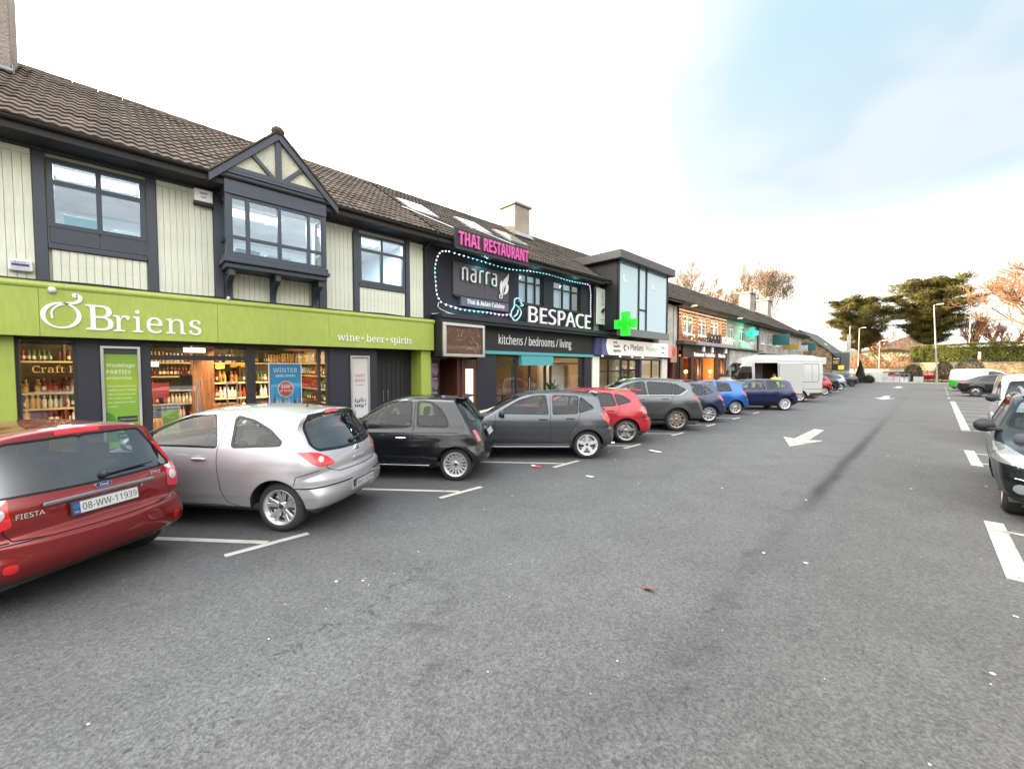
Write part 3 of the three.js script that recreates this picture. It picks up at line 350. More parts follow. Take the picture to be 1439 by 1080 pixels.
// boxes, cameras and posters on A
{
  const al = thing('alarm_box', 'white alarm box with blue stripe on the cream boards left of the first window', 'alarm box', [FX + 0.02, 3.7, 1.05]); obj('housing', rb(FX + 0.005, FX + 0.10, 3.66, 3.86, 1.20, 0.92, 0.03, 3), M.white, al); poster('label_plate', canvasTex(128, 90, (x, w, h) => { x.fillStyle = '#f2f4f6'; x.fillRect(0, 0, w, h); x.fillStyle = '#27398f'; x.fillRect(6, 30, 116, 26); x.fillStyle = '#27398f'; x.font = 'bold 22px sans-serif'; x.textAlign = 'center'; x.fillText('B.O.S.S.', 64, 24); x.font = '13px sans-serif'; x.fillText('SECURITY', 64, 74); }), FX + 0.1025, 1.17, 0.95, 3.69, 3.83, al);
  const a2 = thing('alarm_box', 'white alarm box with black base on the boards beside the bay window, under the eaves', 'alarm box', [FX + 0.02, 5.5, -1.5]); obj('housing', rb(FX + 0.005, FX + 0.12, 5.54, 5.80, -1.34, -1.66, 0.02, 2), std([0.85, 0.85, 0.84], 0.5), a2); obj('base', rb(FX + 0.005, FX + 0.13, 5.46, 5.54, -1.33, -1.67, 0.015, 2), M.black, a2); poster('label_plate', canvasTex(128, 90, (x, w, h) => { x.fillStyle = '#f4f4f2'; x.fillRect(0, 0, w, h); x.fillStyle = '#555'; x.font = 'bold 28px sans-serif'; x.textAlign = 'center'; x.fillText('24HR', 64, 38); x.fillText('547', 64, 72); }), FX + 0.1225, -1.37, -1.63, 5.56, 5.78, a2, { color: 0xffffff });
  for (const [z, l] of [[0.70, 'white dome camera under the fascia roll left of the big letter O'], [-1.86, 'small white fitting on the fascia top below the left bay bracket']]) { const c = thing('dome_camera', l, 'camera', [FX + 0.28, 3.33, z]); const sp = new THREE.SphereGeometry(z > 0 ? 0.055 : 0.03, 14, 10); sp.translate(FX + 0.30, z > 0 ? 3.36 : 3.53, z); obj('dome', sp, M.white, c); obj('mount', cyl([FX + 0.27, z > 0 ? 3.37 : 3.5, z], [FX + 0.30, z > 0 ? 3.37 : 3.53, z], 0.035), M.white, c); }
  { const c = thing('cable', 'thin black cable sagging along the top of the green fascia', 'cable', [FX + 0.2, 3.5, 0]); const pts = []; for (let i = 0; i <= 30; i++) { const z = 6 - i * 0.43; pts.push([FX + 0.12 + 0.03 * Math.sin(i), 3.555 - 0.02 * Math.abs(Math.sin(i * 0.7)), z]); } obj('wire', tube(pts, 0.012, 5, 90), M.black, c); }
  const fr = (label, z0, z1, y0, y1, draw) => { const t = thing('poster_frame', label, 'poster', [FX + 0.02, y0, (z0 + z1) / 2]); const x = FX + 0.02, w = 0.045; obj('frame', [rb(x, x + 0.06, y0, y0 + w, z0, z1, 0.006, 1), rb(x, x + 0.06, y1 - w, y1, z0, z1, 0.006, 1), rb(x, x + 0.06, y0 + w, y1 - w, z0, z0 - w, 0.006, 1), rb(x, x + 0.06, y0 + w, y1 - w, z1 + w, z1, 0.006, 1)], M.steel, t); poster('sheet', canvasTex(384, 1400, draw), x + 0.012, z0 - w, z1 + w, y0 + w, y1 - w, t); return t; };
  fr('tall green poster with white print in a steel frame left of the shop entrance', 0.145, -0.415, 0.35, 2.42, (x, w, h) => {
    const g = x.createLinearGradient(0, 0, 0, h); g.addColorStop(0, '#8fc63a'); g.addColorStop(0.35, '#b7d433'); g.addColorStop(0.6, '#8fca3d'); g.addColorStop(1, '#bfd63c'); x.fillStyle = g; x.fillRect(0, 0, w, h); x.fillStyle = '#35453f'; x.fillRect(0, 0, w, 78);
    x.fillStyle = '#fdfee9'; x.textAlign = 'left'; x.font = 'italic bold 66px serif'; x.fillText('Weddings', 14, 250); x.font = 'bold 74px sans-serif'; x.fillText('PARTIES', 14, 345); x.font = 'bold 46px sans-serif'; x.fillText('&FUNCTIONS', 16, 420);
    x.font = 'bold 26px sans-serif'; ['We can help you with your', 'wedding, party or function', 'with a free glass loan and', 'sale or return on wine,', 'beer and spirits for every', 'occasion.'].forEach((s, i) => x.fillText(s, 26, 520 + i * 56)); x.fillStyle = '#4f9e3a'; x.beginPath(); x.moveTo(0, 860); x.quadraticCurveTo(120, 900, 110, 1020); x.lineTo(150, 1280); x.lineTo(0, 1280); x.fill();
    ['Free Consultation', 'Sale or Return', 'Glass Lending'].forEach((s, i) => { x.fillStyle = '#243d3c'; x.fillRect(126, 930 + i * 112, 236, 86); x.strokeStyle = '#cfe36a'; x.lineWidth = 5; x.beginPath(); x.moveTo(140, 975 + i * 112); x.lineTo(150, 988 + i * 112); x.lineTo(168, 958 + i * 112); x.stroke(); x.fillStyle = '#eef6d8'; x.font = 'bold 21px sans-serif'; x.fillText(s, 178, 980 + i * 112); });
  });
  fr('tall white poster about craft beers in a steel frame between shop window and dark door', -4.62, -5.17, 0.35, 2.34, (x, w, h) => {
    x.fillStyle = '#f6f4f1'; x.fillRect(0, 0, w, h); x.fillStyle = '#c77d57'; x.textAlign = 'center'; x.font = 'bold 84px sans-serif'; x.fillText('CRAFT', w / 2, 400); x.fillText('BEERS', w / 2, 500); x.font = 'bold 46px sans-serif'; x.fillText('FOR SALE', w / 2, 575);
    const bt = (a, y, hh, c) => { x.fillStyle = c; x.fillRect(a, y - hh, 34, hh); x.fillRect(a + 10, y - hh - 40, 14, 42); x.fillStyle = '#f0e9dd'; x.fillRect(a, y - hh * 0.7, 34, hh * 0.3); }; bt(60, 1010, 150, '#a33a32'); bt(105, 1010, 120, '#4d5a63'); bt(150, 1010, 130, '#39413f'); bt(195, 1030, 190, '#4c9aa0'); bt(238, 1030, 170, '#2f6d73'); bt(300, 990, 110, '#8b8f93'); });
  const wp = thing('window_poster', 'blue winter offer poster with a red disc standing inside the shop window', 'poster', [FX - 0.1, 0.9, -3.05]); obj('board', bx(FX - 0.16, FX - 0.12, 0.35, 2.12, -2.70, -3.44), M.white, wp);
  poster('sheet', canvasTex(512, 1120, (x, w, h) => { const g = x.createLinearGradient(0, 0, 0, h); g.addColorStop(0, '#1b8fd6'); g.addColorStop(0.35, '#19b2e6'); g.addColorStop(0.75, '#3a86d0'); g.addColorStop(1, '#e8f3fb'); x.fillStyle = g; x.fillRect(0, 0, w, h); x.strokeStyle = '#6a63b8'; x.lineWidth = 26; x.strokeRect(0, 0, w, h + 60); x.fillStyle = '#cfe8fb'; x.textAlign = 'center'; x.font = 'bold 104px sans-serif'; x.fillText('WINTER', w / 2, 135); x.fillStyle = '#ffffff'; x.font = 'bold 50px sans-serif'; x.fillText('WINE OFFERS', w / 2, 205); x.fillStyle = '#f4f4f4'; x.beginPath(); x.arc(w / 2, 400, 132, 0, 7); x.fill(); x.fillStyle = '#e0452f'; x.beginPath(); x.arc(w / 2, 400, 118, 0, 7); x.fill(); x.fillStyle = '#fff'; x.font = 'bold 66px sans-serif'; x.fillText('SAVE', w / 2, 390); x.font = 'bold 44px sans-serif'; x.fillText('UP TO 1/3', w / 2, 445);
    const cs = ['#222', '#f0c332', '#ecd06a', '#2d8f4e', '#e9b23b', '#f4f4f4', '#6fb3d8']; for (let i = 0; i < 9; i++) { x.fillStyle = cs[i % 7]; x.fillRect(50 + i * 48, 560 + (i % 3) * 26, 34, 220); x.fillRect(61 + i * 48, 500 + (i % 3) * 26, 12, 70); } }), FX - 0.118, -2.72, -3.42, 0.37, 2.10, wp, { emissive: 0xffffff, emissiveIntensity: 0 });
  const bp = thing('window_poster', 'small green offer board standing behind the glass left of the shop entrance', 'poster', [FX - 0.3, 0.3, -0.95]); obj('board', bx(FX - 0.4, FX - 0.37, 0.3, 1.22, -0.74, -1.02), M.white, bp); poster('sheet', canvasTex(200, 620, (x, w, h) => { x.fillStyle = '#a5c83a'; x.fillRect(0, 0, w, h); x.fillStyle = '#20242a'; x.fillRect(0, 0, w, 70); x.fillStyle = '#fff'; x.font = 'bold 44px serif'; x.textAlign = 'center'; x.fillText("O'Briens", w / 2, 50); x.font = 'italic 40px serif'; x.fillText('Wine', w / 2, 200); x.strokeStyle = '#e7f2b8'; x.lineWidth = 8; for (let i = 0; i < 4; i++) { x.beginPath(); x.moveTo(20, 300 + i * 60); x.quadraticCurveTo(100, 260 + i * 60, 180, 310 + i * 60); x.stroke(); } }), FX - 0.368, -0.745, -1.015, 0.31, 1.21, bp);
  // shop lights, shelves and stock
  const warm = [1.0, 0.70, 0.38]; for (const [x, z, k, w] of [[-12.6, 2.0, 12, 'front row above the narrow left window'], [-12.6, -0.9, 34, 'front row above the entrance'], [-12.6, -3.4, 34, 'front row above the poster window'], [-14.8, 0.5, 34, 'middle row on the left'], [-14.8, -2.6, 36, 'middle row on the right'], [-17, -0.5, 34, 'back row on the left'], [-17, -3.6, 34, 'back row on the right']]) panelLight('shop_ceiling_light', 'warm lit ceiling panel inside the wine shop, ' + w, x, 3.06, z, 0.5, 0.9, warm, k, 'warm ceiling lights inside the wine shop');
  for (const [x, y, z, d] of [[-11.6, 2.44, -1.35, 0.4], [-11.6, 2.12, -0.66, 0.14]]) { const t = thing('lit_sign', d > 0.3 ? 'white lit panel hanging inside above the shop entrance' : 'short white light tube at the left end of the entrance', 'light', [x, y, z]); obj('face', rb(x - 0.03, x, y - 0.09, y + 0.02, z + d / 2, z - d / 2, 0.008, 1), glow([1, 0.96, 0.85], 0.75), t); obj('hanger', cyl([x - 0.015, y + 0.02, z], [x - 0.015, 3.1, z], 0.006), M.black, t); }
  const bg = new THREE.LatheGeometry([[0, 0], [0.036, 0], [0.037, 0.02], [0.037, 0.17], [0.030, 0.20], [0.014, 0.235], [0.0135, 0.29], [0.016, 0.292], [0.016, 0.305], [0, 0.306]].map(p => new THREE.Vector2(...p)), 9);
  const spots = []; const R = rng(77);
  const shelf = (label, x, z0, z1, ys, face) => { // shelving along z (face 'x') or along x (face 'z')
    const t = thing('display_shelf', label, 'shelf', [face === 'x' ? x : (z0 + z1) / 2, 0.1, face === 'x' ? (z0 + z1) / 2 : x], 'shelving inside the wine shop'); const a = Math.max(z0, z1), b = Math.min(z0, z1); const bb = (d0, d1, y0, y1, p, q) => face === 'x' ? bx(x + d0, x + d1, y0, y1, p, q) : bx(p, q, y0, y1, x + d0, x + d1);
    obj('back_panel', bb(-0.02, 0, 0.1, ys[ys.length - 1] + 0.45, a, b), M.darkWood, t); for (const p of [a, (a + b) / 2, b]) obj('upright', bb(0, 0.36, 0.1, ys[ys.length - 1] + 0.45, p, p - 0.04), M.wood, t);
    for (const y of ys) { obj('shelf_board', bb(0, 0.36, y - 0.03, y, a, b), M.wood, t); obj('price_strip', bb(0.36, 0.37, y - 0.045, y + 0.005, a, b), std([0.5, 0.40, 0.22], 0.5), t); obj('strip_light', bb(0.30, 0.33, y - 0.045, y - 0.032, a, b), glow([1, 0.72, 0.3], 1.4), t); for (let p = b + 0.08; p < a - 0.06; p += 0.088) if (R() > 0.14 && h3(Math.round(p * 1.7), Math.round(y * 7), Math.round(x)) > 0.12) for (const d of [0.27, 0.15]) spots.push(face === 'x' ? [x + d, y, p] : [p, y, x + d]); } };
  const ys = [0.5, 0.92, 1.34, 1.76, 2.18];
  shelf('long wall of bottle shelves at the back of the shop, left of the door opening', -16.4, 2.4, -0.6, ys, 'x'); shelf('long wall of bottle shelves at the back of the shop behind the entrance', -16.4, -0.75, -4.9, ys, 'x'); shelf('bottle shelves standing across the shop behind the poster window', -5.15, -11.8, -16.2, ys, 'z'); shelf('low bottle shelf in the middle of the shop floor behind the entrance', -13.6, -1.6, -3.4, [0.4, 0.8, 1.2, 1.62], 'x'); shelf('craft beer shelf seen through the narrow left shop window', -14.2, 1.9, -0.3, [0.4, 0.75, 1.1, 1.45], 'x');
  obj('column', rb(-13.0, -12.6, 0.1, 3.1, -1.42, -1.85, 0.01, 1), M.wood, A);
  const kinds = [[0.05, 0.11, 0.04], [0.10, 0.015, 0.015], [0.55, 0.35, 0.10], [0.62, 0.58, 0.48], [0.30, 0.03, 0.03]]; const im = new THREE.InstancedMesh(bg, new THREE.MeshStandardMaterial({ color: 0xffffff, roughness: 0.25 }), spots.length), lab = new THREE.InstancedMesh(new THREE.CylinderGeometry(0.0385, 0.0385, 0.085, 9, 1, true), new THREE.MeshStandardMaterial({ color: 0xffffff, roughness: 0.6 }), spots.length), m4 = new THREE.Matrix4();
  spots.forEach(([x, y, z], i) => { const k = Math.floor(h3(Math.round(z * 2.2), Math.round(y * 10), Math.round(x * 2)) * 5); const hs = 0.82 + 0.3 * h3(Math.round(z * 2.2), Math.round(y * 9), 7) + 0.05 * R(); m4.makeScale(0.9 + 0.25 * R(), hs, 0.9 + 0.25 * R()); m4.setPosition(x + (R() - 0.5) * 0.02, y, z + (R() - 0.5) * 0.015); im.setMatrixAt(i, m4); im.setColorAt(i, L(...kinds[k])); m4.makeTranslation(x, y + 0.1, z); lab.setMatrixAt(i, m4); const v = 0.45 + 0.35 * R(); lab.setColorAt(i, R() > 0.8 ? L(0.5, 0.1, 0.07) : L(v, v * 0.93, v * 0.78)); });
  im.name = numbered('bottles'); tag(im, 'rows of wine and beer bottles on the lit shop shelves', 'bottles', null, 'stuff'); lab.name = 'bottle_label'; lab.userData.kind = 'stuff'; im.add(lab); scene.add(im);
  const cb = thing('hanging_sign', 'dark board reading craft beers hanging inside the narrow left shop window', 'sign', [-13.7, 1.85, 0.6]); obj('board', bx(-13.74, -13.7, 1.80, 2.12, 1.7, -0.1), M.darkWood, cb); letters('Craft Beers', 'serif_regular', 0.15, 0.01, -13.698, 1.25, 1.90, std([0.85, 0.62, 0.25], 0.4), cb);
  // promotion cards, crates and a till among the shelves
  const card = (l, x, y, z, w, h, c) => { const t = thing('promotion_card', l, 'card', [x, y, z]); obj('board', rb(x - 0.01, x, y, y + h, z + w / 2, z - w / 2, 0.004, 1), c, t); obj('string', cyl([x - 0.005, y + h, z], [x - 0.005, 3.1, z], 0.003, 0.003, 4), M.black, t); };
  const red = std([0.30, 0.02, 0.02], 0.5), yel = std([0.5, 0.36, 0.05], 0.5), wht = M.whiteSign; card('yellow card hanging inside right of the entrance column', -12.9, 1.98, -2.02, 0.2, 0.13, yel); card('second yellow card hanging inside, nearer the entrance edge', -13.4, 2.02, -2.5, 0.34, 0.12, yel); card('dark round topped card hanging in the entrance glass', -12.0, 1.5, -1.22, 0.24, 0.34, M.blackMatte); card('red banner card hanging deep inside the shop', -15.4, 1.15, -0.9, 0.55, 0.42, red); card('white card hanging by the poster window', -12.4, 1.86, -3.75, 0.5, 0.16, wht); card('red card on the wall side behind the poster window', -14.0, 1.4, -4.4, 0.5, 0.3, red);
  for (const [i, [x, z, n, w]] of [[-12.5, -2.05, 3, 'just right of the entrance column'], [-12.9, -0.85, 2, 'behind the entrance glass'], [-12.2, -3.9, 3, 'behind the poster'], [-12.4, 0.75, 2, 'behind the narrow left window']].entries()) for (let k = 0; k < n; k++) { const y = 0.1 + k * 0.34, t = thing('wine_crate', `wooden wine crate ${w}, ${['lowest', 'second', 'top'][k]} of its stack`, 'crate', [x, y, z]); obj('side', [rb(x - 0.22, x + 0.22, y, y + 0.32, z + 0.26, z + 0.245, 0.003, 1), rb(x - 0.22, x + 0.22, y, y + 0.32, z - 0.245, z - 0.26, 0.003, 1), rb(x + 0.205, x + 0.22, y, y + 0.32, z + 0.245, z - 0.245, 0.003, 1), rb(x - 0.22, x - 0.205, y, y + 0.32, z + 0.245, z - 0.245, 0.003, 1)], std([0.34, 0.20, 0.09], 0.7, { map: T.wood }), t); obj('base', bx(x - 0.2, x + 0.2, y + 0.004, y + 0.02, z + 0.24, z - 0.24), M.wood, t); }
  { const t = thing('shop_counter', 'dark timber counter with a till inside the shop left of the entrance', 'counter', [-13, 0.1, -0.2]); obj('front', rb(-13.2, -12.9, 0.1, 1.0, 0.35, -0.55, 0.01, 1), M.darkWood, t); obj('countertop', rb(-13.25, -12.85, 1.0, 1.04, 0.4, -0.6, 0.01, 1), M.wood, t); obj('till', rb(-13.15, -12.95, 1.04, 1.32, 0.1, -0.2, 0.02, 1), M.black, t); }
  for (let i = 0; i < 4; i++) { const z = 0.3 - i * 1.15, t = thing('spotlight', `small bright ceiling spotlight inside the wine shop, ${['first', 'second', 'third', 'fourth'][i]} from the left`, 'light', [-12.05, 2.9, z]); obj('can', cyl([-12.05, 3.1, z], [-12.05, 2.93, z], 0.05, 0.055, 10), M.black, t); obj('bulb', cyl([-12.05, 2.93, z], [-12.05, 2.925, z], 0.045, 0.045, 10), glow([1, 0.8, 0.5], 3), t); const l = new THREE.SpotLight(L(1, 0.72, 0.42), 14, 0, 0.7, 0.6); l.position.set(0, 0, 0); l.target.position.set(-0.5, -2, 0); t.add(l, l.target); }
  // upstairs rooms: ceiling lights and things by the glass
  for (const [z, l] of [[0.1, 'white lit ceiling panel seen through the left upstairs window'], [-2.75, 'white lit ceiling panel seen through the bay window'], [-5.6, 'white lit ceiling panel seen through the right upstairs window']]) panelLight('office_ceiling_light', l, -12.4, 5.94, z, 0.6, 1.2, [0.94, 0.97, 1], 75);
  const box = (n, l, cat, x0, x1, y0, y1, z0, z1, m) => { const t = thing(n, l, cat, [(x0 + x1) / 2, y0, (z0 + z1) / 2]); obj('body', rb(x0, x1, y0, y1, z0, z1, 0.015, 1), m, t); obj('lid', rb(x0 - 0.01, x1 + 0.01, y1 - 0.05, y1 + 0.004, z0 + 0.01, z1 - 0.01, 0.01, 1), m, t); };
  box('storage_box', 'turquoise box on the sill inside the left upstairs window', 'box', -11.7, -11.35, 4.5, 4.86, 0.55, 0.10, M.teal); box('storage_box', 'white box on the sill inside the left upstairs window', 'box', -11.6, -11.3, 4.5, 4.72, -0.1, -0.45, M.white); box('storage_box', 'turquoise box on the sill behind the bay window', 'box', -11.3, -11.0, 4.45, 4.72, -2.1, -2.55, M.teal); box('storage_box', 'white box beside the turquoise one behind the bay window', 'box', -11.3, -10.95, 4.45, 4.68, -2.7, -3.2, M.white);
}
// ---- B: dark painted brick unit with the restaurant upstairs and the kitchen showroom below
const BZ0 = -7.14, BZ1 = -16.28;
const Bd = thing('dark_brick_shop_building', 'two storey shop with dark navy painted brick, black canopy and brown tiled roof with skylights', 'building', [FX, 0, -11.7]);
{
  const w1 = [-11.22, -12.68, 4.52, 5.72], w2 = [-13.32, -15.25, 4.52, 5.72];
  obj('wall', [slabZY(rect(BZ0, BZ1, 3.2, EAVE - 0.18), FX - 0.28, FX, [rect(...w1), rect(...w2)]), bx(FX - 8, FX - 7.8, 0, 6, BZ0, BZ1), bx(FX - 8, FX - 0.29, 3.2, 3.4, BZ0 - 0.02, BZ1)], M.navyBrick, Bd);
  windowOf(Bd, FX - 0.06, ...w1, [0.36, 0.70], [0.70], M.black, M.glassR, 0.055); windowOf(Bd, FX - 0.06, ...w2, [0.36, 0.68], [0.70], M.black, M.glassR, 0.055);
  for (const w of [w1, w2]) { obj('sill', rb(FX - 0.1, FX + 0.07, w[2] - 0.08, w[2] - 0.002, w[0] + 0.06, w[1] - 0.06, 0.01, 1), M.black, Bd); for (let i = 0; i < 3; i++) { const f = [0, 0.36, 0.70, 1], a = lerp(w[0], w[1], f[i]), b = lerp(w[0], w[1], f[i + 1]); if (!(w === w2 && i === 2)) obj('blind', bx(FX - 0.22, FX - 0.215, w[2] + 0.02, w[3] - 0.02, a - 0.02, b + 0.02), std([0.62, 0.68, 0.70], 0.8), Bd); } }
  room(Bd, FX - 0.3, FX - 5, 3.45, 5.9, BZ0 - 0.05, BZ1 + 0.05, std([0.12, 0.11, 0.12], 0.9), M.darkWood, M.plaster);
  const rf = roofOf(Bd, BZ0 - 0.005, BZ1, M.tileDark); gutterOf(Bd, BZ0, BZ1);
  obj('party_flashing', slabXY([[EX + 0.02, EAVE + 0.05], [RX, RY + 0.06], [RX, RY + 0.02], [EX + 0.02, EAVE + 0.01]], -7.17, -7.10), M.cement, rf);
  for (const zc of [-7.95, -10.5, -12.6]) { // skylights lying in the slope
    const P = (s, n, z) => { const len = Math.hypot(RX - EX, RY - EAVE), ux = (RX - EX) / len, uy = (RY - EAVE) / len; return [EX + ux * s + uy * n, EAVE + uy * s - ux * n, z]; };
    const quad = (s0, s1, za, zb, n0, n1, m, name, par) => { const g = new THREE.BoxGeometry(1, 1, 1); const a = g.attributes.position; for (let i = 0; i < a.count; i++) { const q = P(a.getX(i) < 0 ? s0 : s1, a.getY(i) < 0 ? n0 : n1, a.getZ(i) < 0 ? za : zb); a.setXYZ(i, ...q); } g.computeVertexNormals(); return obj(name, g, m, par); };
    const sk = quad(2.25, 3.65, zc + 0.55, zc - 0.55, 0, 0.10, M.lead, 'skylight', rf); quad(2.33, 3.57, zc + 0.47, zc - 0.47, 0.10, 0.112, phys([0.75, 0.72, 0.66], { roughness: 0.03, metalness: 0.95 }), 'pane', sk);
  }
  const c = obj('chimney', rb(-14.95, -13.95, 8.2, 9.86, -13.98, -15.0, 0.03, 1), M.chimney, Bd); obj('chimney_cap', rb(-15.05, -13.85, 9.86, 9.98, -13.88, -15.1, 0.03, 1), M.chimney, c); obj('flashing', [slabXY([[-13.94, 8.45], [-13.7, 8.31], [-13.7, 8.36], [-13.94, 8.6]], -15.05, -13.9)], M.lead, c); obj('chimney_pot', [cyl([-14.5, 9.95, -14.3], [-14.5, 10.06, -14.3], 0.10, 0.09, 10)], M.cement, c);
  // canopy slab with a facia, standing forward
  obj('canopy', [rb(FX, FX + 0.62, 3.56, 3.70, BZ0 - 0.1, -17.75, 0.012, 1), rb(FX, FX + 0.55, 3.46, 3.56, BZ0 - 0.1, -17.72, 0.008, 1)], M.navy, Bd);
  obj('fascia', rb(FX, FX + 0.16, 2.62, 3.46, -8.95, -16.0, 0.006, 1), M.black, Bd); obj('fascia_stripe', rb(FX, FX + 0.19, 2.50, 2.62, -8.95, -16.02, 0.006, 1), M.teal, Bd);
  obj('pillar', [rb(FX - 0.3, FX + 0.1, 0.1, 2.62, -9.05, -9.98, 0.01, 1)], M.navy, Bd); obj('pillar', [rb(FX - 0.3, FX + 0.1, 0.1, 2.5, -15.45, -16.0, 0.01, 1)], M.navy, Bd);
  windowOf(Bd, FX, -9.98, -11.15, 0.35, 2.5, [], [0.84], M.navy, M.glass, 0.06); const dw = windowOf(Bd, FX - 0.25, -11.15, -13.15, 0.12, 2.5, [0.5], [], M.navy, M.glass, 0.09); obj('door_handle', cyl([FX - 0.2, 0.6, -12.05], [FX - 0.2, 1.6, -12.05], 0.016), M.steel, dw); windowOf(Bd, FX, -13.15, -15.45, 0.35, 2.5, [], [0.86], M.navy, M.glass, 0.06);
  obj('stallriser', [bx(FX - 0.15, FX - 0.01, 0.1, 0.35, -9.98, -11.15), bx(FX - 0.15, FX - 0.01, 0.1, 0.35, -13.15, -15.45)], M.navy, Bd);
  room(Bd, FX - 0.3, FX - 6.5, 0.1, 3.0, -9.3, -15.95, std([0.50, 0.36, 0.22], 0.8), M.wood, std([0.6, 0.45, 0.3], 0.8));
  // restaurant entrance at the left
  obj('entrance_recess', [bx(FX - 1.5, FX - 1.45, 0.1, 2.4, -7.2, -8.9), bx(FX - 1.45, FX, 0.1, 2.4, -7.2, -7.26)], std([0.20, 0.17, 0.17], 0.7), Bd); obj('timber_lining', [bx(FX - 1.0, FX + 0.02, 0.1, 2.3, -8.25, -8.40), rb(FX - 0.1, FX + 0.08, 0.1, 2.3, -8.40, -8.56, 0.01, 1), rb(FX - 0.1, FX + 0.08, 0.1, 2.3, -8.94, -9.05, 0.01, 1), rb(FX - 0.1, FX + 0.08, 1.98, 2.3, -8.56, -8.94, 0.01, 1)], M.redWood, Bd);
  const dr = obj('door', rb(FX - 1.40, FX - 1.34, 0.1, 2.1, -7.45, -8.2, 0.01, 1), std([0.34, 0.30, 0.26], 0.6), Bd); obj('door_handle', cyl([FX - 1.3, 0.9, -8.08], [FX - 1.3, 1.3, -8.08], 0.014), M.steel, dr);
  for (const y of [0.6, 1.05, 1.5, 1.95]) { const g = new THREE.TorusGeometry(0.14, 0.022, 6, 18); g.rotateY(Math.PI / 2); g.translate(FX - 0.02, y, -7.36); obj('ring_ornament', [g, bx(FX - 0.06, FX - 0.04, y - 0.2, y + 0.2, -7.22, -7.5)], std([0.15, 0.11, 0.14], 0.4), Bd); }
  for (const [x, z, k, w] of [[-12.2, -10.6, 26, 'above the left window'], [-12.2, -12.2, 22, 'above the door'], [-12.2, -14.2, 26, 'above the right window'], [-14.8, -12.6, 26, 'deep in the room']]) panelLight('showroom_ceiling_light', 'warm lit ceiling light inside the kitchen showroom ' + w, x, 2.96, z, 0.35, 0.7, [1, 0.72, 0.42], k, 'warm lights inside the kitchen showroom');
  // showroom pieces
  const tb = thing('dining_table', 'dark dining table inside the showroom behind the turquoise sign', 'table', [-13, 0.1, -12.6]); obj('tabletop', rb(-13.5, -12.4, 0.82, 0.87, -11.6, -13.6, 0.01, 1), M.black, tb); for (const x of [-13.4, -12.5]) for (const z of [-11.7, -13.5]) obj('leg', bx(x, x + 0.06, 0.1, 0.82, z, z - 0.06), M.black, tb);
  const cab = thing('tall_cabinet', 'pale cream cabinet inside the right showroom window', 'cabinet', [-12.6, 0.1, -15.1]); obj('carcass', rb(-13, -12.2, 0.1, 2.3, -14.5, -15.6, 0.01, 1), std([0.66, 0.60, 0.50], 0.5), cab); for (const z of [-14.52, -15.06]) obj('door', rb(-12.2, -12.18, 0.2, 2.25, z, z - 0.52, 0.005, 1), std([0.70, 0.64, 0.54], 0.4), cab);
  const tl = thing('tall_cabinet', 'brown timber cabinet inside the showroom between door and right window', 'cabinet', [-13, 0.1, -13.8]); obj('carcass', rb(-13.4, -12.8, 0.1, 2.5, -13.3, -14.3, 0.01, 1), M.wood, tl); for (let i = 0; i < 3; i++) obj('door', rb(-12.8, -12.78, 0.2, 2.45, -13.32 - i * 0.32, -13.62 - i * 0.32, 0.004, 1), M.wood, tl);
  const mir = thing('lit_mirror_cabinet', 'bright display cabinet with warm lights inside the left showroom window', 'cabinet', [-12.4, 0.1, -10.6]); obj('carcass', rb(-12.9, -12.3, 0.1, 2.0, -10.35, -11.0, 0.01, 1), std([0.72, 0.66, 0.5], 0.4), mir); obj('strip_light', bx(-12.3, -12.28, 1.80, 1.86, -10.4, -10.95), glow([1, 0.75, 0.35], 1.6), mir); obj('shelf', bx(-12.3, -12.05, 0.9, 0.93, -10.35, -11.0), M.steel, mir);
  const pl = thing('potted_plant', 'leafy green pot plant inside the right showroom window', 'plant', [-11.5, 0.35, -13.9]); obj('pot', cyl([-11.55, 0.35, -13.9], [-11.55, 0.75, -13.9], 0.14, 0.18, 12), M.white, pl); const lv = []; const R = rng(4); for (let i = 0; i < 90; i++) { const a = R() * 6.3, e = 0.3 + R() * 1.1, l = 0.25 + R() * 0.35; const g = new THREE.PlaneGeometry(0.05 + R() * 0.03, l); g.translate(0, l / 2, 0); g.rotateX(e); g.rotateY(a); g.translate(-11.55, 0.75 + R() * 0.3, -13.9); lv.push(g); } obj('foliage', lv, phys([0.04, 0.16, 0.03], { roughness: 0.6, side: THREE.DoubleSide }), pl);
}
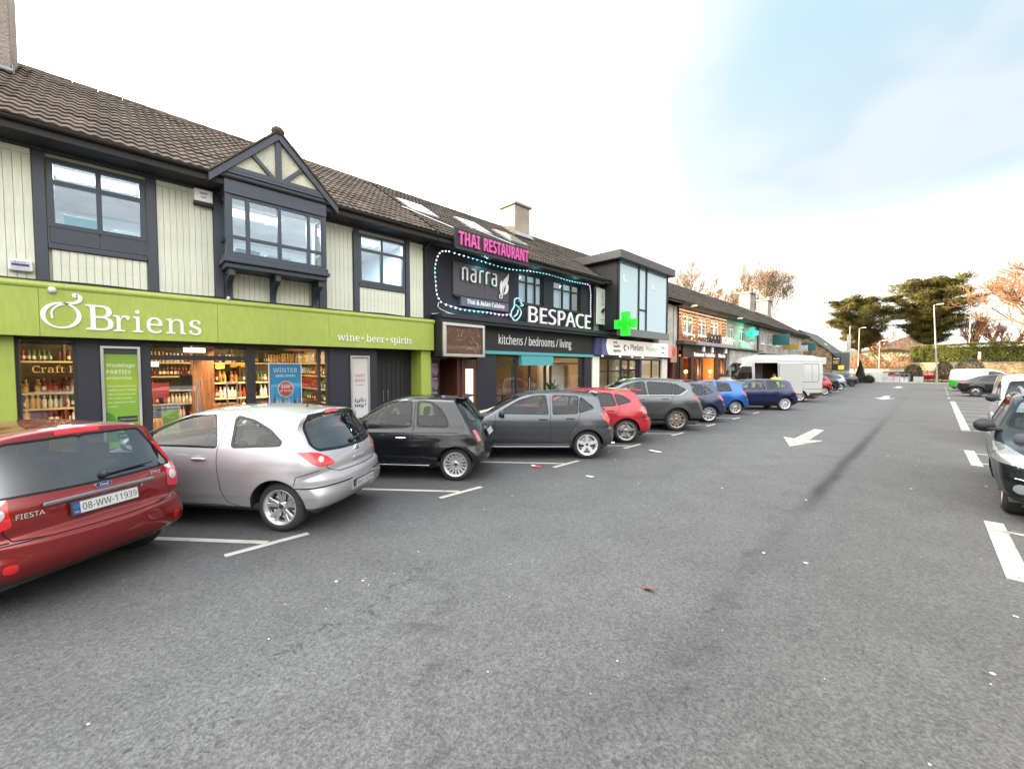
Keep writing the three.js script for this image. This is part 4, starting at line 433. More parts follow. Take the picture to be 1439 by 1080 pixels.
{ // signs of B
  const t = thing('roof_edge_sign', 'dark sign board at the eaves with pink letters reading thai restaurant', 'sign', [-10.3, 6.05, -9.95]); obj('board', rb(-10.36, -10.28, 5.75, 6.36, -7.66, -11.0, 0.01, 1), M.black, t); obj('shelf_rail', rb(-10.42, -10.2, 5.68, 5.75, -7.64, -11.04, 0.01, 1), M.navy, t);
  letters('THAI', 'sans_bold', 0.42, 0.06, -10.275, -7.78, 5.84, std([0.50, 0.07, 0.28], 0.4), t, { fit: 0.86 }); letters('RESTAURANT', 'sans_bold', 0.42, 0.06, -10.275, -8.78, 5.84, std([0.50, 0.07, 0.28], 0.4), t, { fit: 2.16 });
  for (const z of [-7.75, -10.9]) obj('stay', cyl([-10.32, 6.32, z], [-12.2, 7.32, z + 0.8], 0.012), M.steel, t);
  const n = thing('restaurant_sign', 'dark grey sign panel on the brick wall with white word and leaf emblem', 'sign', [FX + 0.05, 4.3, -9.4]); obj('backboard', [rb(FX + 0.01, FX + 0.06, 4.42, 5.52, -8.08, -9.45, 0.008, 1), rb(FX + 0.01, FX + 0.06, 4.42, 5.52, -9.46, -10.62, 0.008, 1)], std([0.045, 0.046, 0.058], 0.5), n);
  { // 'narra' in narrow rounded strokes
    const path = (pts) => new THREE.TubeGeometry(new THREE.CatmullRomCurve3(pts.map(p => new THREE.Vector3(0, p[1], -p[0])), false, 'catmullrom', 0.15), 24, 0.034, 6); const put = (gs, z) => { for (const g of gs) g.translate(FX + 0.13, 4.94, z); obj('letter', gs, M.whiteSign, n); };
    const nn = () => [path([[0, 0], [0, 0.40]]), path([[0, 0.34], [0.05, 0.41], [0.14, 0.41], [0.19, 0.34], [0.19, 0]])], aa = () => [path([[0.02, 0.41], [0.14, 0.41], [0.19, 0.35], [0.19, 0]]), path([[0.19, 0.24], [0.05, 0.24], [0, 0.18], [0, 0.06], [0.05, 0], [0.19, 0]])], rr = () => [path([[0, 0], [0, 0.34], [0.04, 0.41], [0.16, 0.41]])];
    put(nn(), -8.42); put(aa(), -8.78); put(rr(), -9.16); put(rr(), -9.46); put(aa(), -9.74);
    const lf = new THREE.Shape(); lf.moveTo(0.14, 0.10); lf.bezierCurveTo(0.06, 0.34, 0.02, 0.52, 0.16, 0.68); lf.bezierCurveTo(0.18, 0.62, 0.2, 0.6, 0.22, 0.62); lf.bezierCurveTo(0.26, 0.78, 0.4, 0.78, 0.52, 0.98); lf.bezierCurveTo(0.52, 0.8, 0.46, 0.7, 0.44, 0.58); lf.lineTo(0.50, 0.54); lf.bezierCurveTo(0.52, 0.36, 0.42, 0.16, 0.24, 0.18); lf.bezierCurveTo(0.34, 0.26, 0.38, 0.36, 0.36, 0.54); lf.bezierCurveTo(0.22, 0.48, 0.16, 0.36, 0.14, 0.10); const lg = new THREE.ExtrudeGeometry(lf, { depth: 0.03, bevelEnabled: false, curveSegments: 10 });
    const stem = new THREE.TubeGeometry(new THREE.CatmullRomCurve3([[0.33, 0.52], [0.24, 0.36], [0.2, 0.16], [0.16, 0.04], [0.07, 0.02], [0.06, 0.12], [0.14, 0.17]].map(p => new THREE.Vector3(p[0], p[1], 0.02))), 40, 0.02, 6); for (const g of [lg, stem]) { g.rotateY(Math.PI / 2); g.translate(FX + 0.09, 4.52, -10.06); } obj('leaf_emblem', [lg, stem], M.whiteSign, n);
  }
  const n2 = thing('restaurant_sign', 'narrow slate blue sign below the leaf emblem reading thai and asian cuisine', 'sign', [FX + 0.1, 4.1, -9.6]); obj('board', rb(FX + 0.01, FX + 0.14, 4.08, 4.38, -8.35, -10.55, 0.01, 1), std([0.075, 0.085, 0.125], 0.5), n2); letters('Thai & Asian Cuisine', 'sans_bold', 0.155, 0.012, FX + 0.141, -8.58, 4.17, M.whiteSign, n2, { fit: 1.75 }); obj('bracket', bx(FX, FX + 0.1, 4.36, 4.44, -8.1, -8.35), M.black, n2);
  const b = thing('canopy_sign', 'large white capital letters standing on the black canopy with a pale blue bird outline', 'sign', [FX + 0.45, 3.7, -13]); letters('BESPACE', 'sans_regular', 0.60, 0.06, FX + 0.46, -11.15, 3.74, M.whiteSign, b, { fit: 4.2 }); obj('mounting_rail', bx(FX + 0.44, FX + 0.46, 3.70, 3.74, -10.3, -15.4), M.black, b);
  const cyan = std([0.35, 0.72, 0.80], 0.4), bird = pts => new THREE.TubeGeometry(new THREE.CatmullRomCurve3(pts.map(p => new THREE.Vector3(FX + 0.49, 3.72 + p[1] * 0.95, -10.33 - p[0]))), 50, 0.026, 6); obj('bird_emblem', [bird([[0.12, 0.05], [0.0, 0.18], [0.02, 0.34], [0.14, 0.52], [0.16, 0.62], [0.18, 0.80], [0.34, 0.88], [0.50, 0.80], [0.52, 0.68]]), bird([[0.52, 0.70], [0.62, 0.64], [0.50, 0.60], [0.46, 0.62]]), bird([[0.20, 0.62], [0.40, 0.52], [0.52, 0.36], [0.44, 0.18], [0.2, 0.0], [0.12, 0.05], [0.14, -0.02]]), bird([[0.14, 0.14], [0.32, 0.30], [0.36, 0.44]])], cyan, b);
  const k = thing('fascia_lettering', 'white words kitchens bedrooms living on the black fascia above the turquoise stripe', 'sign', [FX + 0.16, 2.8, -12.4]); letters('kitchens / bedrooms / living', 'sans_regular', 0.33, 0.015, FX + 0.162, -9.98, 2.88, M.whiteSign, k, { fit: 4.35 });
  const tq = thing('turquoise_sign', 'plain turquoise board hanging over the showroom door', 'sign', [FX + 0.1, 2.1, -12.2]); obj('board', rb(FX + 0.0, FX + 0.16, 2.10, 2.497, -11.22, -13.12, 0.008, 1), M.teal, tq); obj('hanger', [cyl([FX + 0.08, 2.497, -11.5], [FX + 0.08, 2.503, -11.5], 0.02)], M.black, tq);
  const px = thing('framed_picture_box', 'black projecting box with a silver framed gold and purple picture over the restaurant door', 'sign', [FX + 0.4, 2.3, -8.1]); obj('housing', rb(FX, FX + 0.60, 2.36, 3.46, -7.22, -8.93, 0.01, 1), M.black, px);
  obj('frame', [rb(FX + 0.60, FX + 0.68, 2.36, 2.45, -7.24, -8.92, 0.01, 1), rb(FX + 0.60, FX + 0.68, 3.32, 3.41, -7.24, -8.92, 0.01, 1), rb(FX + 0.60, FX + 0.68, 2.45, 3.32, -7.24, -7.36, 0.01, 1), rb(FX + 0.60, FX + 0.68, 2.45, 3.32, -8.83, -8.92, 0.01, 1)], M.steel, px);
  poster('picture', canvasTex(512, 300, (x, w, h) => { x.fillStyle = '#6b4526'; x.fillRect(0, 0, w, h); const r = rng(3); for (let i = 0; i < 80; i++) { x.strokeStyle = ['#d9a860', '#9a5fb8', '#f4dcae', '#7d3fa0', '#4a2c1c'][i % 5]; x.globalAlpha = 0.55; x.lineWidth = 3 + r() * 9; x.beginPath(); const a = r() * w, b = r() * h; x.moveTo(a, b); x.quadraticCurveTo(a + 90 * (r() - 0.5), b + 120 * (r() - 0.5), a + 160 * (r() - 0.5), b + 120 * (r() - 0.5)); x.stroke(); } x.globalAlpha = 1; }), FX + 0.612, -7.36, -8.83, 2.45, 3.32, px); obj('pane', bx(FX + 0.64, FX + 0.644, 2.45, 3.32, -7.36, -8.83), phys([1, 1, 1], { transmission: 1, thickness: 0, roughness: 0.02, ior: 1.25 }), px);
  const lc = thing('light_column', 'tall glowing cream panel beside the restaurant door in a brown frame', 'light', [FX + 0.02, 0.5, -8.75]); obj('face', rb(FX - 0.04, FX + 0.03, 0.35, 1.975, -8.565, -8.935, 0.01, 1), glow([1, 0.88, 0.70], 0.62), lc); obj('base', bx(FX - 0.05, FX + 0.04, 0.1, 0.35, -8.565, -8.935), M.redWood, lc); const ll = new THREE.RectAreaLight(L(1, 0.85, 0.65), 0.8, 0.37, 1.6); ll.position.set(0.06, 0.7, 0); ll.rotation.y = -Math.PI / 2; lc.add(ll);
  // strings of bulbs
  const strand = (label, pts, n, colors, R0) => { const t = thing('string_lights', label, 'string lights', [FX + 0.1, pts[0][0], pts[0][1]]); const c = new THREE.CatmullRomCurve3(pts.map(p => new THREE.Vector3(p[2] || FX + 0.10, p[0], p[1]))); obj('cable', new THREE.TubeGeometry(c, n * 3, 0.012, 5), std([0.25, 0.26, 0.28], 0.6), t); const sp = new THREE.IcosahedronGeometry(1, 1); const mats = colors.map(k => glow(k, 1.0)); const bs = BASE.get(t); for (let i = 0; i < n; i++) { const p = c.getPointAt((i + 0.5) / n), m = new THREE.Mesh(sp, mats[Math.min(mats.length - 1, Math.floor(i / n * mats.length))]); m.name = 'bulb'; m.scale.setScalar(R0); m.position.set(p.x - bs[0] + 0.02, p.y - bs[1] - 0.02, p.z - bs[2]); t.add(m); } const K = pts[0][1] < -15 || n === 16 && pts.length === 6 && pts[0][0] > 5 ? 0 : 3; for (let i = 0; i < K; i++) { const p = c.getPointAt((i + 0.5) / K), cc = colors[Math.floor((i + 0.5) / K * colors.length)]; const l = new THREE.PointLight(L(...cc), 0.10, 6, 2); l.position.set(p.x - bs[0] + 0.22, p.y - bs[1] - 0.16, p.z - bs[2]); t.add(l); } return t; };
  const wh = [0.85, 0.9, 1.0], cy = [0.25, 0.75, 0.85], pk = [0.9, 0.62, 0.95], bl = [0.15, 0.4, 0.6];
  strand('white and cyan bulbs strung along the eaves above the dark brick wall', [[5.78, -8.0], [5.74, -9], [5.68, -10.5], [5.80, -11.8], [5.84, -12.8], [5.80, -14.3], [5.84, -15.7]], 40, [wh, cy, cy, bl, cy, cy, wh, cy, cy, bl, cy, cy, cy, pk], 0.026);
  strand('white bulbs hanging down the left end of the dark brick wall', [[5.80, -7.95], [5.70, -7.55], [5.25, -7.35], [4.7, -7.36], [4.3, -7.42], [4.08, -7.6]], 16, [wh, wh, cy, cy, wh, wh], 0.026);
  strand('cyan to violet bulbs strung below the narrow restaurant sign', [[4.08, -7.65], [3.98, -8.3], [3.97, -8.9], [3.98, -9.6], [3.96, -10.2], [4.02, -10.75]], 16, [wh, cy, cy, cy, pk, pk], 0.034);
  strand('white bulbs hanging down the right end of the dark brick wall', [[5.84, -15.75], [5.5, -15.85], [4.9, -15.85], [4.35, -15.88]], 14, [pk, wh, wh, wh], 0.024);
  const cw = thing('cable', 'pale loose cable drooping from the string lights onto the black canopy', 'cable', [FX + 0.1, 3.8, -7.6]); obj('wire', [tube([[FX + 0.08, 4.1, -7.5], [FX + 0.1, 3.95, -7.45], [FX + 0.2, 3.78, -7.8], [FX + 0.35, 3.72, -8.3]], 0.014, 5), tube([[FX + 0.3, 3.72, -8.2], [FX + 0.2, 3.76, -7.7], [FX + 0.1, 3.70, -7.2]], 0.012, 5)], std([0.6, 0.6, 0.6], 0.5), cw);
}
// ---- C: pharmacy with a projecting flat-roofed glass box
const CZ0 = -16.3, CZ1 = -24.4;
const Cb = thing('pharmacy_building', 'dark clad shop unit with a projecting flat roofed box of tall glass panes', 'building', [FX, 0, -20]);
{
  roofOf(Cb, CZ0 - 0.005, -24.9, M.tileDark, { courses: 16, per: 4 });
  obj('wall', [bx(FX - 0.3, FX, 3.3, 6.0, CZ0 - 0.01, -17.75), bx(FX - 0.3, FX, 3.3, 5.9, -23.0, -25.2), bx(FX - 8, FX - 7.8, 0, 6, CZ0, -25)], M.plasterW, Cb);
  const bx0 = -9.95, za = -16.72, zb = -21.85; // the box: dark frame, three lights of glass
  obj('box_cladding', [bx(-13.2, bx0 - 0.05, 3.7, 7.1, za, za - 0.12), bx(-13.2, bx0 - 0.05, 3.7, 7.1, zb + 0.12, zb), bx(-13.2, bx0 - 0.1, 3.6, 3.78, za, zb)], M.black, Cb);
  obj('box_roof', [rb(-13.6, bx0 + 0.28, 6.98, 7.36, za + 0.30, zb - 0.30, 0.02, 1)], std([0.055, 0.052, 0.052], 0.5), Cb); obj('box_sill', [rb(bx0 - 0.06, bx0 + 0.10, 3.52, 3.88, za + 0.02, zb - 0.02, 0.01, 1)], std([0.13, 0.14, 0.14], 0.5), Cb);
  const gl = phys([0.30, 0.42, 0.47], { roughness: 0.10, metalness: 0.35, clearcoat: 0.6, clearcoatRoughness: 0.02 }); const w = obj('window', [bx(bx0 - 0.08, bx0 + 0.01, 3.88, 6.98, za, za - 0.10), bx(bx0 - 0.08, bx0 + 0.01, 3.88, 6.98, zb + 0.10, zb), bx(bx0 - 0.08, bx0 + 0.01, 3.88, 6.98, -18.58, -18.68), bx(bx0 - 0.08, bx0 + 0.01, 3.88, 6.98, -19.36, -19.46), bx(bx0 - 0.08, bx0 + 0.005, 4.85, 4.93, -18.68, -19.36)], M.black, Cb);
  for (const [a, b, y0, y1] of [[-16.82, -18.58, 3.88, 6.98], [-18.68, -19.36, 4.93, 6.98], [-18.68, -19.36, 3.88, 4.85], [-19.46, -21.75, 3.88, 6.98]]) obj('pane', bx(bx0 - 0.05, bx0 - 0.03, y0, y1, a, b), gl, w);
  for (const z of [-17.35, -20.2]) { const s = new THREE.Shape(); s.absarc(0, 0, 0.17, 2.2, 5.8, false); s.absarc(0.06, 0.05, 0.15, 5.6, 2.4, true); const g = new THREE.ExtrudeGeometry(s, { depth: 0.003, bevelEnabled: false, curveSegments: 16 }); g.rotateY(Math.PI / 2); g.translate(bx0 - 0.028, 6.25, z); obj('moon_decal', g, M.whiteSign, w); }
  // shopfront: navy and cream pillars, windows, door
  obj('pillar', rb(FX - 0.2, FX + 0.12, 0.1, 2.55, -16.05, -16.62, 0.01, 1), std([0.70, 0.68, 0.60], 0.6), Cb); obj('pillar', rb(FX - 0.2, FX + 0.1, 0.1, 2.55, -23.3, -24.0, 0.01, 1), std([0.6, 0.55, 0.5], 0.6), Cb);
  windowOf(Cb, FX, -16.62, -18.9, 0.3, 2.5, [0.45], [0.7], M.black, M.glass, 0.07); const d = windowOf(Cb, FX - 0.1, -18.9, -20.7, 0.12, 2.5, [0.5], [0.75], M.black, M.glass, 0.1); obj('door_handle', cyl([FX - 0.06, 0.8, -19.9], [FX - 0.06, 1.4, -19.9], 0.014), M.steel, d); windowOf(Cb, FX, -20.9, -23.3, 0.3, 2.5, [0.55], [], M.black, M.glass, 0.07); obj('pillar', rb(FX - 0.1, FX + 0.05, 0.1, 2.5, -20.7, -20.9, 0.01, 1), std([0.02, 0.025, 0.08], 0.5), Cb);
  room(Cb, FX - 0.3, FX - 4, 0.1, 2.9, -16.4, -23.6, std([0.5, 0.42, 0.30], 0.8), M.wood, M.plasterW);
  for (const [z, w] of [[-18, 'behind the left window'], [-20.2, 'behind the door'], [-22.2, 'behind the right window']]) panelLight('pharmacy_ceiling_light', 'warm white ceiling light inside the pharmacy ' + w, -12.2, 2.84, z, 0.4, 0.8, [1, 0.86, 0.62], 20, 'ceiling lights inside the pharmacy');
  for (const [z, l] of [[-17.6, 'shelf of pale goods inside the left pharmacy window'], [-22, 'shelf of pale goods inside the right pharmacy window']]) { const s = thing('display_shelf', l, 'shelf', [-12.4, 0.1, z]); obj('frame', bx(-12.7, -12.66, 0.1, 2.1, z + 0.9, z - 0.9), M.plasterW, s); const R = rng(z * -3); for (let i = 0; i < 5; i++) { obj('shelf_board', bx(-12.66, -12.3, 0.4 + i * 0.38, 0.42 + i * 0.38, z + 0.9, z - 0.9), M.white, s); } const gs = []; for (let i = 0; i < 60; i++) { const y = 0.42 + (i % 5) * 0.38, p = z - 0.8 + R() * 1.6; gs.push(bx(-12.55, -12.4, y, y + 0.1 + R() * 0.16, p, p + 0.06 + R() * 0.06)); } const gd = obj('goods', gs, std([0.55, 0.42, 0.26], 0.6), scene); tag(gd, `packets standing on the pharmacy shelf in the ${z > -20 ? 'left' : 'right'} window`, 'goods', null, 'stuff'); }
}
{
  const s = thing('pharmacy_fascia', 'white rounded sign panel with blue end and pharmacy name lit from below', 'shop sign', [FX + 0.2, 2.6, -20]); obj('board', rb(FX, FX + 0.30, 2.62, 3.42, -16.1, -24.1, 0.01, 1), std([0.10, 0.11, 0.30], 0.4), s);
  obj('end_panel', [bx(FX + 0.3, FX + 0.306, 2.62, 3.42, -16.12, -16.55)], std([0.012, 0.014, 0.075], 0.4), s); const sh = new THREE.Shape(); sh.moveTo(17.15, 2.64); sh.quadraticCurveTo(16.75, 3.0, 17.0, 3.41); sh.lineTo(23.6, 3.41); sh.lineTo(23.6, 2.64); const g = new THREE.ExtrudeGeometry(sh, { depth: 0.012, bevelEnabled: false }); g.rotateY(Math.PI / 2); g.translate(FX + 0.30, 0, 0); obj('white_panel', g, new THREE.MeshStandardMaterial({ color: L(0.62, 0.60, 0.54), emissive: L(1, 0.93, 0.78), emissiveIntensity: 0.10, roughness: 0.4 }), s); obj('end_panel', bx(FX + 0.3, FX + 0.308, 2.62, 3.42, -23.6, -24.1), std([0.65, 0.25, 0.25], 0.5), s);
  const red = std([0.10, 0.045, 0.11], 0.5); letters('Phelans', 'sans_regular', 0.31, 0.012, FX + 0.313, -19.15, 2.92, red, s, { sx: 0.95 }); letters('Pharmacy', 'sans_regular', 0.28, 0.012, FX + 0.313, -20.85, 2.90, std([0.42, 0.68, 0.62], 0.5), s, { sx: 0.9 }); { const a = new THREE.TorusGeometry(0.13, 0.03, 6, 18, 4.2); a.rotateZ(0.9); a.rotateY(Math.PI / 2); a.translate(FX + 0.32, 3.03, -18.65); const b = new THREE.TorusGeometry(0.10, 0.026, 6, 16, 2.2); b.rotateZ(-1.1); b.rotateY(Math.PI / 2); b.translate(FX + 0.32, 3.03, -18.85); obj('emblem', [a, b], red, s); }
  const dk = std([0.08, 0.09, 0.12], 0.5); letters('family', 'sans_regular', 0.10, 0.01, FX + 0.313, -17.5, 3.22, dk, s); letters('health', 'sans_bold', 0.13, 0.01, FX + 0.313, -17.55, 3.02, dk, s); letters('together', 'sans_bold', 0.13, 0.01, FX + 0.313, -17.5, 2.80, dk, s); letters('health', 'sans_bold', 0.10, 0.01, FX + 0.313, -22.7, 3.12, dk, s); letters('clinic', 'sans_bold', 0.10, 0.01, FX + 0.313, -22.75, 2.84, dk, s);
  for (const z of [-16.5, -18.1, -19.3, -20.4]) obj('downlight', cyl([FX + 0.36, 2.60, z], [FX + 0.36, 2.55, z], 0.05, 0.04, 10), glow([1, 0.95, 0.8], 1.2), s);
  const c = thing('pharmacy_cross', 'bright green lit cross on the near side of the glass box', 'sign', [-9.4, 4.3, -16.45]); const E = glow([0.02, 0.80, 0.03], 0.55), q = 0.18; const cr = new THREE.Shape([[-q, -0.52], [q, -0.52], [q, -q], [0.52, -q], [0.52, q], [q, q], [q, 0.52], [-q, 0.52], [-q, q], [-0.52, q], [-0.52, -q], [-q, -q]].map(p => new THREE.Vector2(...p))); const cg = new THREE.ExtrudeGeometry(cr, { depth: 0.16, bevelEnabled: true, bevelSize: 0.015, bevelThickness: 0.015, bevelSegments: 1 }); cg.translate(-9.4, 3.98, -16.5); obj('lit_face', cg, E, c); { const g2 = new THREE.ExtrudeGeometry(new THREE.Shape(cr.getPoints().map(p => p.clone().multiplyScalar(0.62))), { depth: 0.01, bevelEnabled: false }); g2.translate(-9.4, 3.98, -16.5 + 0.172); obj('inner_cross', g2, glow([0.0, 0.55, 0.0], 0.6), c); } obj('wall_bracket', [cyl([-9.9, 3.98, -16.42], [-10.1, 3.98, -16.8], 0.03)], M.black, c); const gl2 = new THREE.PointLight(L(0.05, 1, 0.08), 0.3, 8, 2); gl2.position.set(0.1, 0, 0.35); c.add(gl2);
  const b = thing('vertical_banner', 'white vertical banner with a black word and leaf hanging on the pale wall strip', 'banner', [FX + 0.3, 3.9, -16.3]); obj('sheet', rb(FX + 0.28, FX + 0.32, 4.05, 5.72, -16.05, -16.95, 0.01, 1), M.white, b); for (const y of [4.08, 5.70]) obj('arm', cyl([FX, y, -16.5], [FX + 0.34, y, -16.5], 0.014), M.black, b); poster('print', canvasTex(180, 340, (x, w, h) => { x.fillStyle = '#f3f3f1'; x.fillRect(0, 0, w, h); x.save(); x.translate(80, 20); x.rotate(Math.PI / 2); x.fillStyle = '#1a1a1c'; x.font = '58px sans-serif'; x.fillText('narra', 0, 0); x.restore(); x.fillStyle = '#161618'; x.beginPath(); x.moveTo(70, 240); x.quadraticCurveTo(60, 200, 140, 180); x.quadraticCurveTo(130, 240, 90, 262); x.quadraticCurveTo(100, 240, 112, 222); x.fill(); x.fillRect(60, 300, 70, 4); }), FX + 0.322, -16.08, -16.92, 4.08, 5.70, b);
}
// ---- D, E, F: the rest of the terrace under one long roof
const Dd = thing('brick_bar_building', 'warm red brick upper storey hung with string lights over a dark timber bar front', 'building', [FX, 0, -30]);
const Ed = thing('cream_chemist_building', 'pale cream shop unit with a turquoise lit cross on its upper wall', 'building', [FX, 0, -39.5]);
const Fd = thing('pale_shop_terrace_building', 'long pale rendered end of the terrace with teal box signs and two chimneys', 'building', [FX, 0, -53]);
{
  const DZ = [-24.95, -34.55], EZ = [-34.57, -43.2], FZ = [-43.22, -64.5];
  for (const [b, z, m] of [[Dd, DZ, M.tileDark], [Ed, EZ, M.tileDark], [Fd, FZ, M.tileDark]]) { roofOf(b, z[0], z[1], m, { wave: 0.33, per: 4, courses: 16 }); gutterOf(b, z[0], z[1]); }
  const wins = [[-26.4, -28.1], [-29.0, -30.5], [-31.3, -33.0]].map(w => [...w, 4.25, 5.45]);
  obj('wall', [slabZY(rect(DZ[0], DZ[1], 3.2, EAVE - 0.18), FX - 0.28, FX, wins.map(w => rect(...w))), bx(FX - 8, FX - 7.8, 0, 6, ...DZ)], M.brick, Dd);
  for (const w of wins) { windowOf(Dd, FX - 0.05, ...w, [0.5], [0.68], M.white, M.glassR, 0.10); obj('sill', rb(FX - 0.1, FX + 0.1, w[2] - 0.1, w[2] - 0.002, w[0] + 0.1, w[1] - 0.1, 0.01, 1), M.white, Dd); obj('curtain', [bx(FX - 0.2, FX - 0.19, w[2], w[3], w[0], w[0] - 0.55), bx(FX - 0.2, FX - 0.19, w[2], w[3], w[1] + 0.35, w[1])], M.plasterW, Dd); }
  room(Dd, FX - 0.3, FX - 4, 3.4, 5.9, ...DZ, std([0.3, 0.24, 0.18], 0.9), M.wood, M.plaster);
  obj('render_strip', bx(FX, FX + 0.03, 3.3, 5.85, -24.97, -25.5), M.plasterW, Dd); obj('downpipe', cyl([FX + 0.08, 0.1, -25.5], [FX + 0.08, 5.85, -25.5], 0.05), M.gutter, Dd);
  obj('canopy', [rb(FX, FX + 0.7, 3.52, 3.74, -27.2, -35.4, 0.02, 1)], std([0.24, 0.24, 0.255], 0.5), Dd); obj('canopy', bx(FX, FX + 0.55, 3.5, 3.72, -25.3, -27.2), std([0.05, 0.045, 0.04], 0.6), Dd);
  obj('fascia', bx(FX, FX + 0.12, 2.7, 3.5, -26.2, -34.5), M.darkWood, Dd); for (const z of [-25.9, -27.6, -29.3, -32.3, -34.0]) obj('pillar', rb(FX - 0.1, FX + 0.1, 0.1, 2.7, z, z - 0.4, 0.01, 1), M.darkWood, Dd);
  obj('wall_panel', [bx(FX - 0.2, FX, 0.1, 3.5, -24.98, -25.85)], M.redWood, Dd); windowOf(Dd, FX - 0.03, -28.0, -29.3, 0.4, 2.7, [0.5], [], M.redWood, M.glass, 0.06); windowOf(Dd, FX - 0.03, -32.7, -34.0, 0.4, 2.7, [0.5], [], M.redWood, M.glass, 0.06); const dr = obj('door', bx(FX - 0.5, FX - 0.45, 0.1, 2.3, -29.75, -31.2), M.black, Dd); obj('door_handle', cyl([FX - 0.42, 0.9, -30.5], [FX - 0.42, 1.3, -30.5], 0.015), M.steel, dr);
  room(Dd, FX - 0.6, FX - 3, 0.1, 2.9, -26.3, -34.5, std([0.40, 0.14, 0.05], 0.8), M.wood, M.warmCeil); for (const z of [-28.7, -33.3]) { const t = thing('wall_lamp', `glowing globe wall lamp inside the bar ${z > -30 ? 'left' : 'right'} of its door`, 'lamp', [FX - 0.7, 1.7, z]); const g = new THREE.SphereGeometry(0.13, 12, 8); g.translate(FX - 0.7, 1.75, z); obj('globe', g, glow([1, 0.62, 0.22], 1.5), t); obj('bracket', cyl([FX - 0.7, 1.62, z], [FX - 0.7, 1.3, z], 0.02), M.steel, t); const l = new THREE.PointLight(L(1, 0.6, 0.25), 5, 8, 2); l.position.set(0.2, 0.05, 0); t.add(l); }
  const sg = thing('bar_sign', 'dark and pale raised capital letters standing on the grey bar canopy', 'sign', [FX + 0.6, 3.75, -31]); letters('GOOSE', 'sans_bold', 0.62, 0.05, FX + 0.6, -28.9, 3.76, M.black, sg, { sx: 0.95 }); letters('ROUND', 'sans_bold', 0.55, 0.05, FX + 0.6, -31.8, 3.76, M.whiteSign, sg, { sx: 0.9 }); obj('rail', bx(FX + 0.58, FX + 0.6, 3.74, 3.78, -28.8, -35), M.black, sg);
  const f2 = thing('fascia_lettering', 'three small white words on the dark timber fascia of the bar', 'sign', [FX + 0.12, 2.8, -30]); letters('Restaurant', 'serif_bold', 0.28, 0.02, FX + 0.121, -27.95, 2.80, glow([1, 0.95, 0.85], 0.45), f2, { sx: 0.85 }); letters('Cocktail Bar', 'serif_bold', 0.28, 0.02, FX + 0.121, -30.0, 2.80, glow([1, 0.95, 0.85], 0.45), f2, { sx: 0.78 }); letters('Wine Bar', 'serif_bold', 0.28, 0.02, FX + 0.121, -32.6, 2.80, glow([1, 0.95, 0.85], 0.45), f2, { sx: 0.85 });
  for (const [z, l] of [[-28.6, 'first'], [-30.2, 'second'], [-33.0, 'third']]) { const t = thing('canopy_lamp', `white cylinder lamp hanging below the grey bar canopy, ${l} from the left`, 'lamp', [FX + 0.5, 3.2, z], 'lamps below the bar canopy'); obj('shade', cyl([FX + 0.5, 3.1, z], [FX + 0.5, 3.45, z], 0.12, 0.10, 12), M.white, t); obj('hanger', cyl([FX + 0.5, 3.45, z], [FX + 0.5, 3.52, z], 0.02), M.black, t); }
  const hs = thing('hanging_sign', 'small reddish projecting sign with a round emblem left of the bar front', 'sign', [FX + 0.3, 2.6, -25.2]); obj('board', rb(FX + 0.02, FX + 0.1, 2.35, 3.35, -24.5, -25.35, 0.01, 1), std([0.36, 0.20, 0.12], 0.6), hs); const dg = new THREE.CylinderGeometry(0.22, 0.22, 0.02, 18); dg.rotateZ(Math.PI / 2); dg.translate(FX + 0.11, 3.0, -24.9); obj('emblem', dg, std([0.5, 0.06, 0.05], 0.5), hs);
  // icicle lights over the brick
  const ic = thing('string_lights', 'warm white icicle lights hanging over the red brick wall of the bar', 'string lights', [FX + 0.05, 5.8, -30]); const R = rng(8), bs = BASE.get(ic); const cab = []; const bulbs = []; for (let i = 0; i < 44; i++) { const z = -25.7 - i * 0.2, len = 0.5 + R() * 1.6; cab.push(cyl([FX + 0.07, 5.82, z], [FX + 0.07, 5.82 - len, z], 0.004, 0.004, 3)); for (let y = 0.1; y < len; y += 0.19 + R() * 0.08) bulbs.push([FX + 0.085, 5.82 - y, z + (R() - 0.5) * 0.06]); } for (let i = 0; i < 40; i++) bulbs.push([FX + 0.6 - R() * 0.4, 3.8 + R() * 0.25, -25.6 - R() * 9]); cab.push(cyl([FX + 0.07, 5.82, -25.6], [FX + 0.07, 5.82, -34.4], 0.006, 0.006, 4)); obj('cable', cab, M.black, ic);
  const gm = glow([1, 0.78, 0.48], 0.9), ig = new THREE.IcosahedronGeometry(0.032, 0); const im = new THREE.InstancedMesh(ig, gm, bulbs.length), m4 = new THREE.Matrix4(); bulbs.forEach((p, i) => { m4.makeTranslation(p[0] - bs[0], p[1] - bs[1], p[2] - bs[2]); im.setMatrixAt(i, m4); }); im.name = 'bulb'; im.userData.kind = 'stuff'; ic.add(im); for (const z of [-26.5, -28.6, -31, -33.4]) { const l = new THREE.PointLight(L(1, 0.62, 0.3), 0.9, 8, 2); l.position.set(0.55, -0.7, z + 30); ic.add(l); }
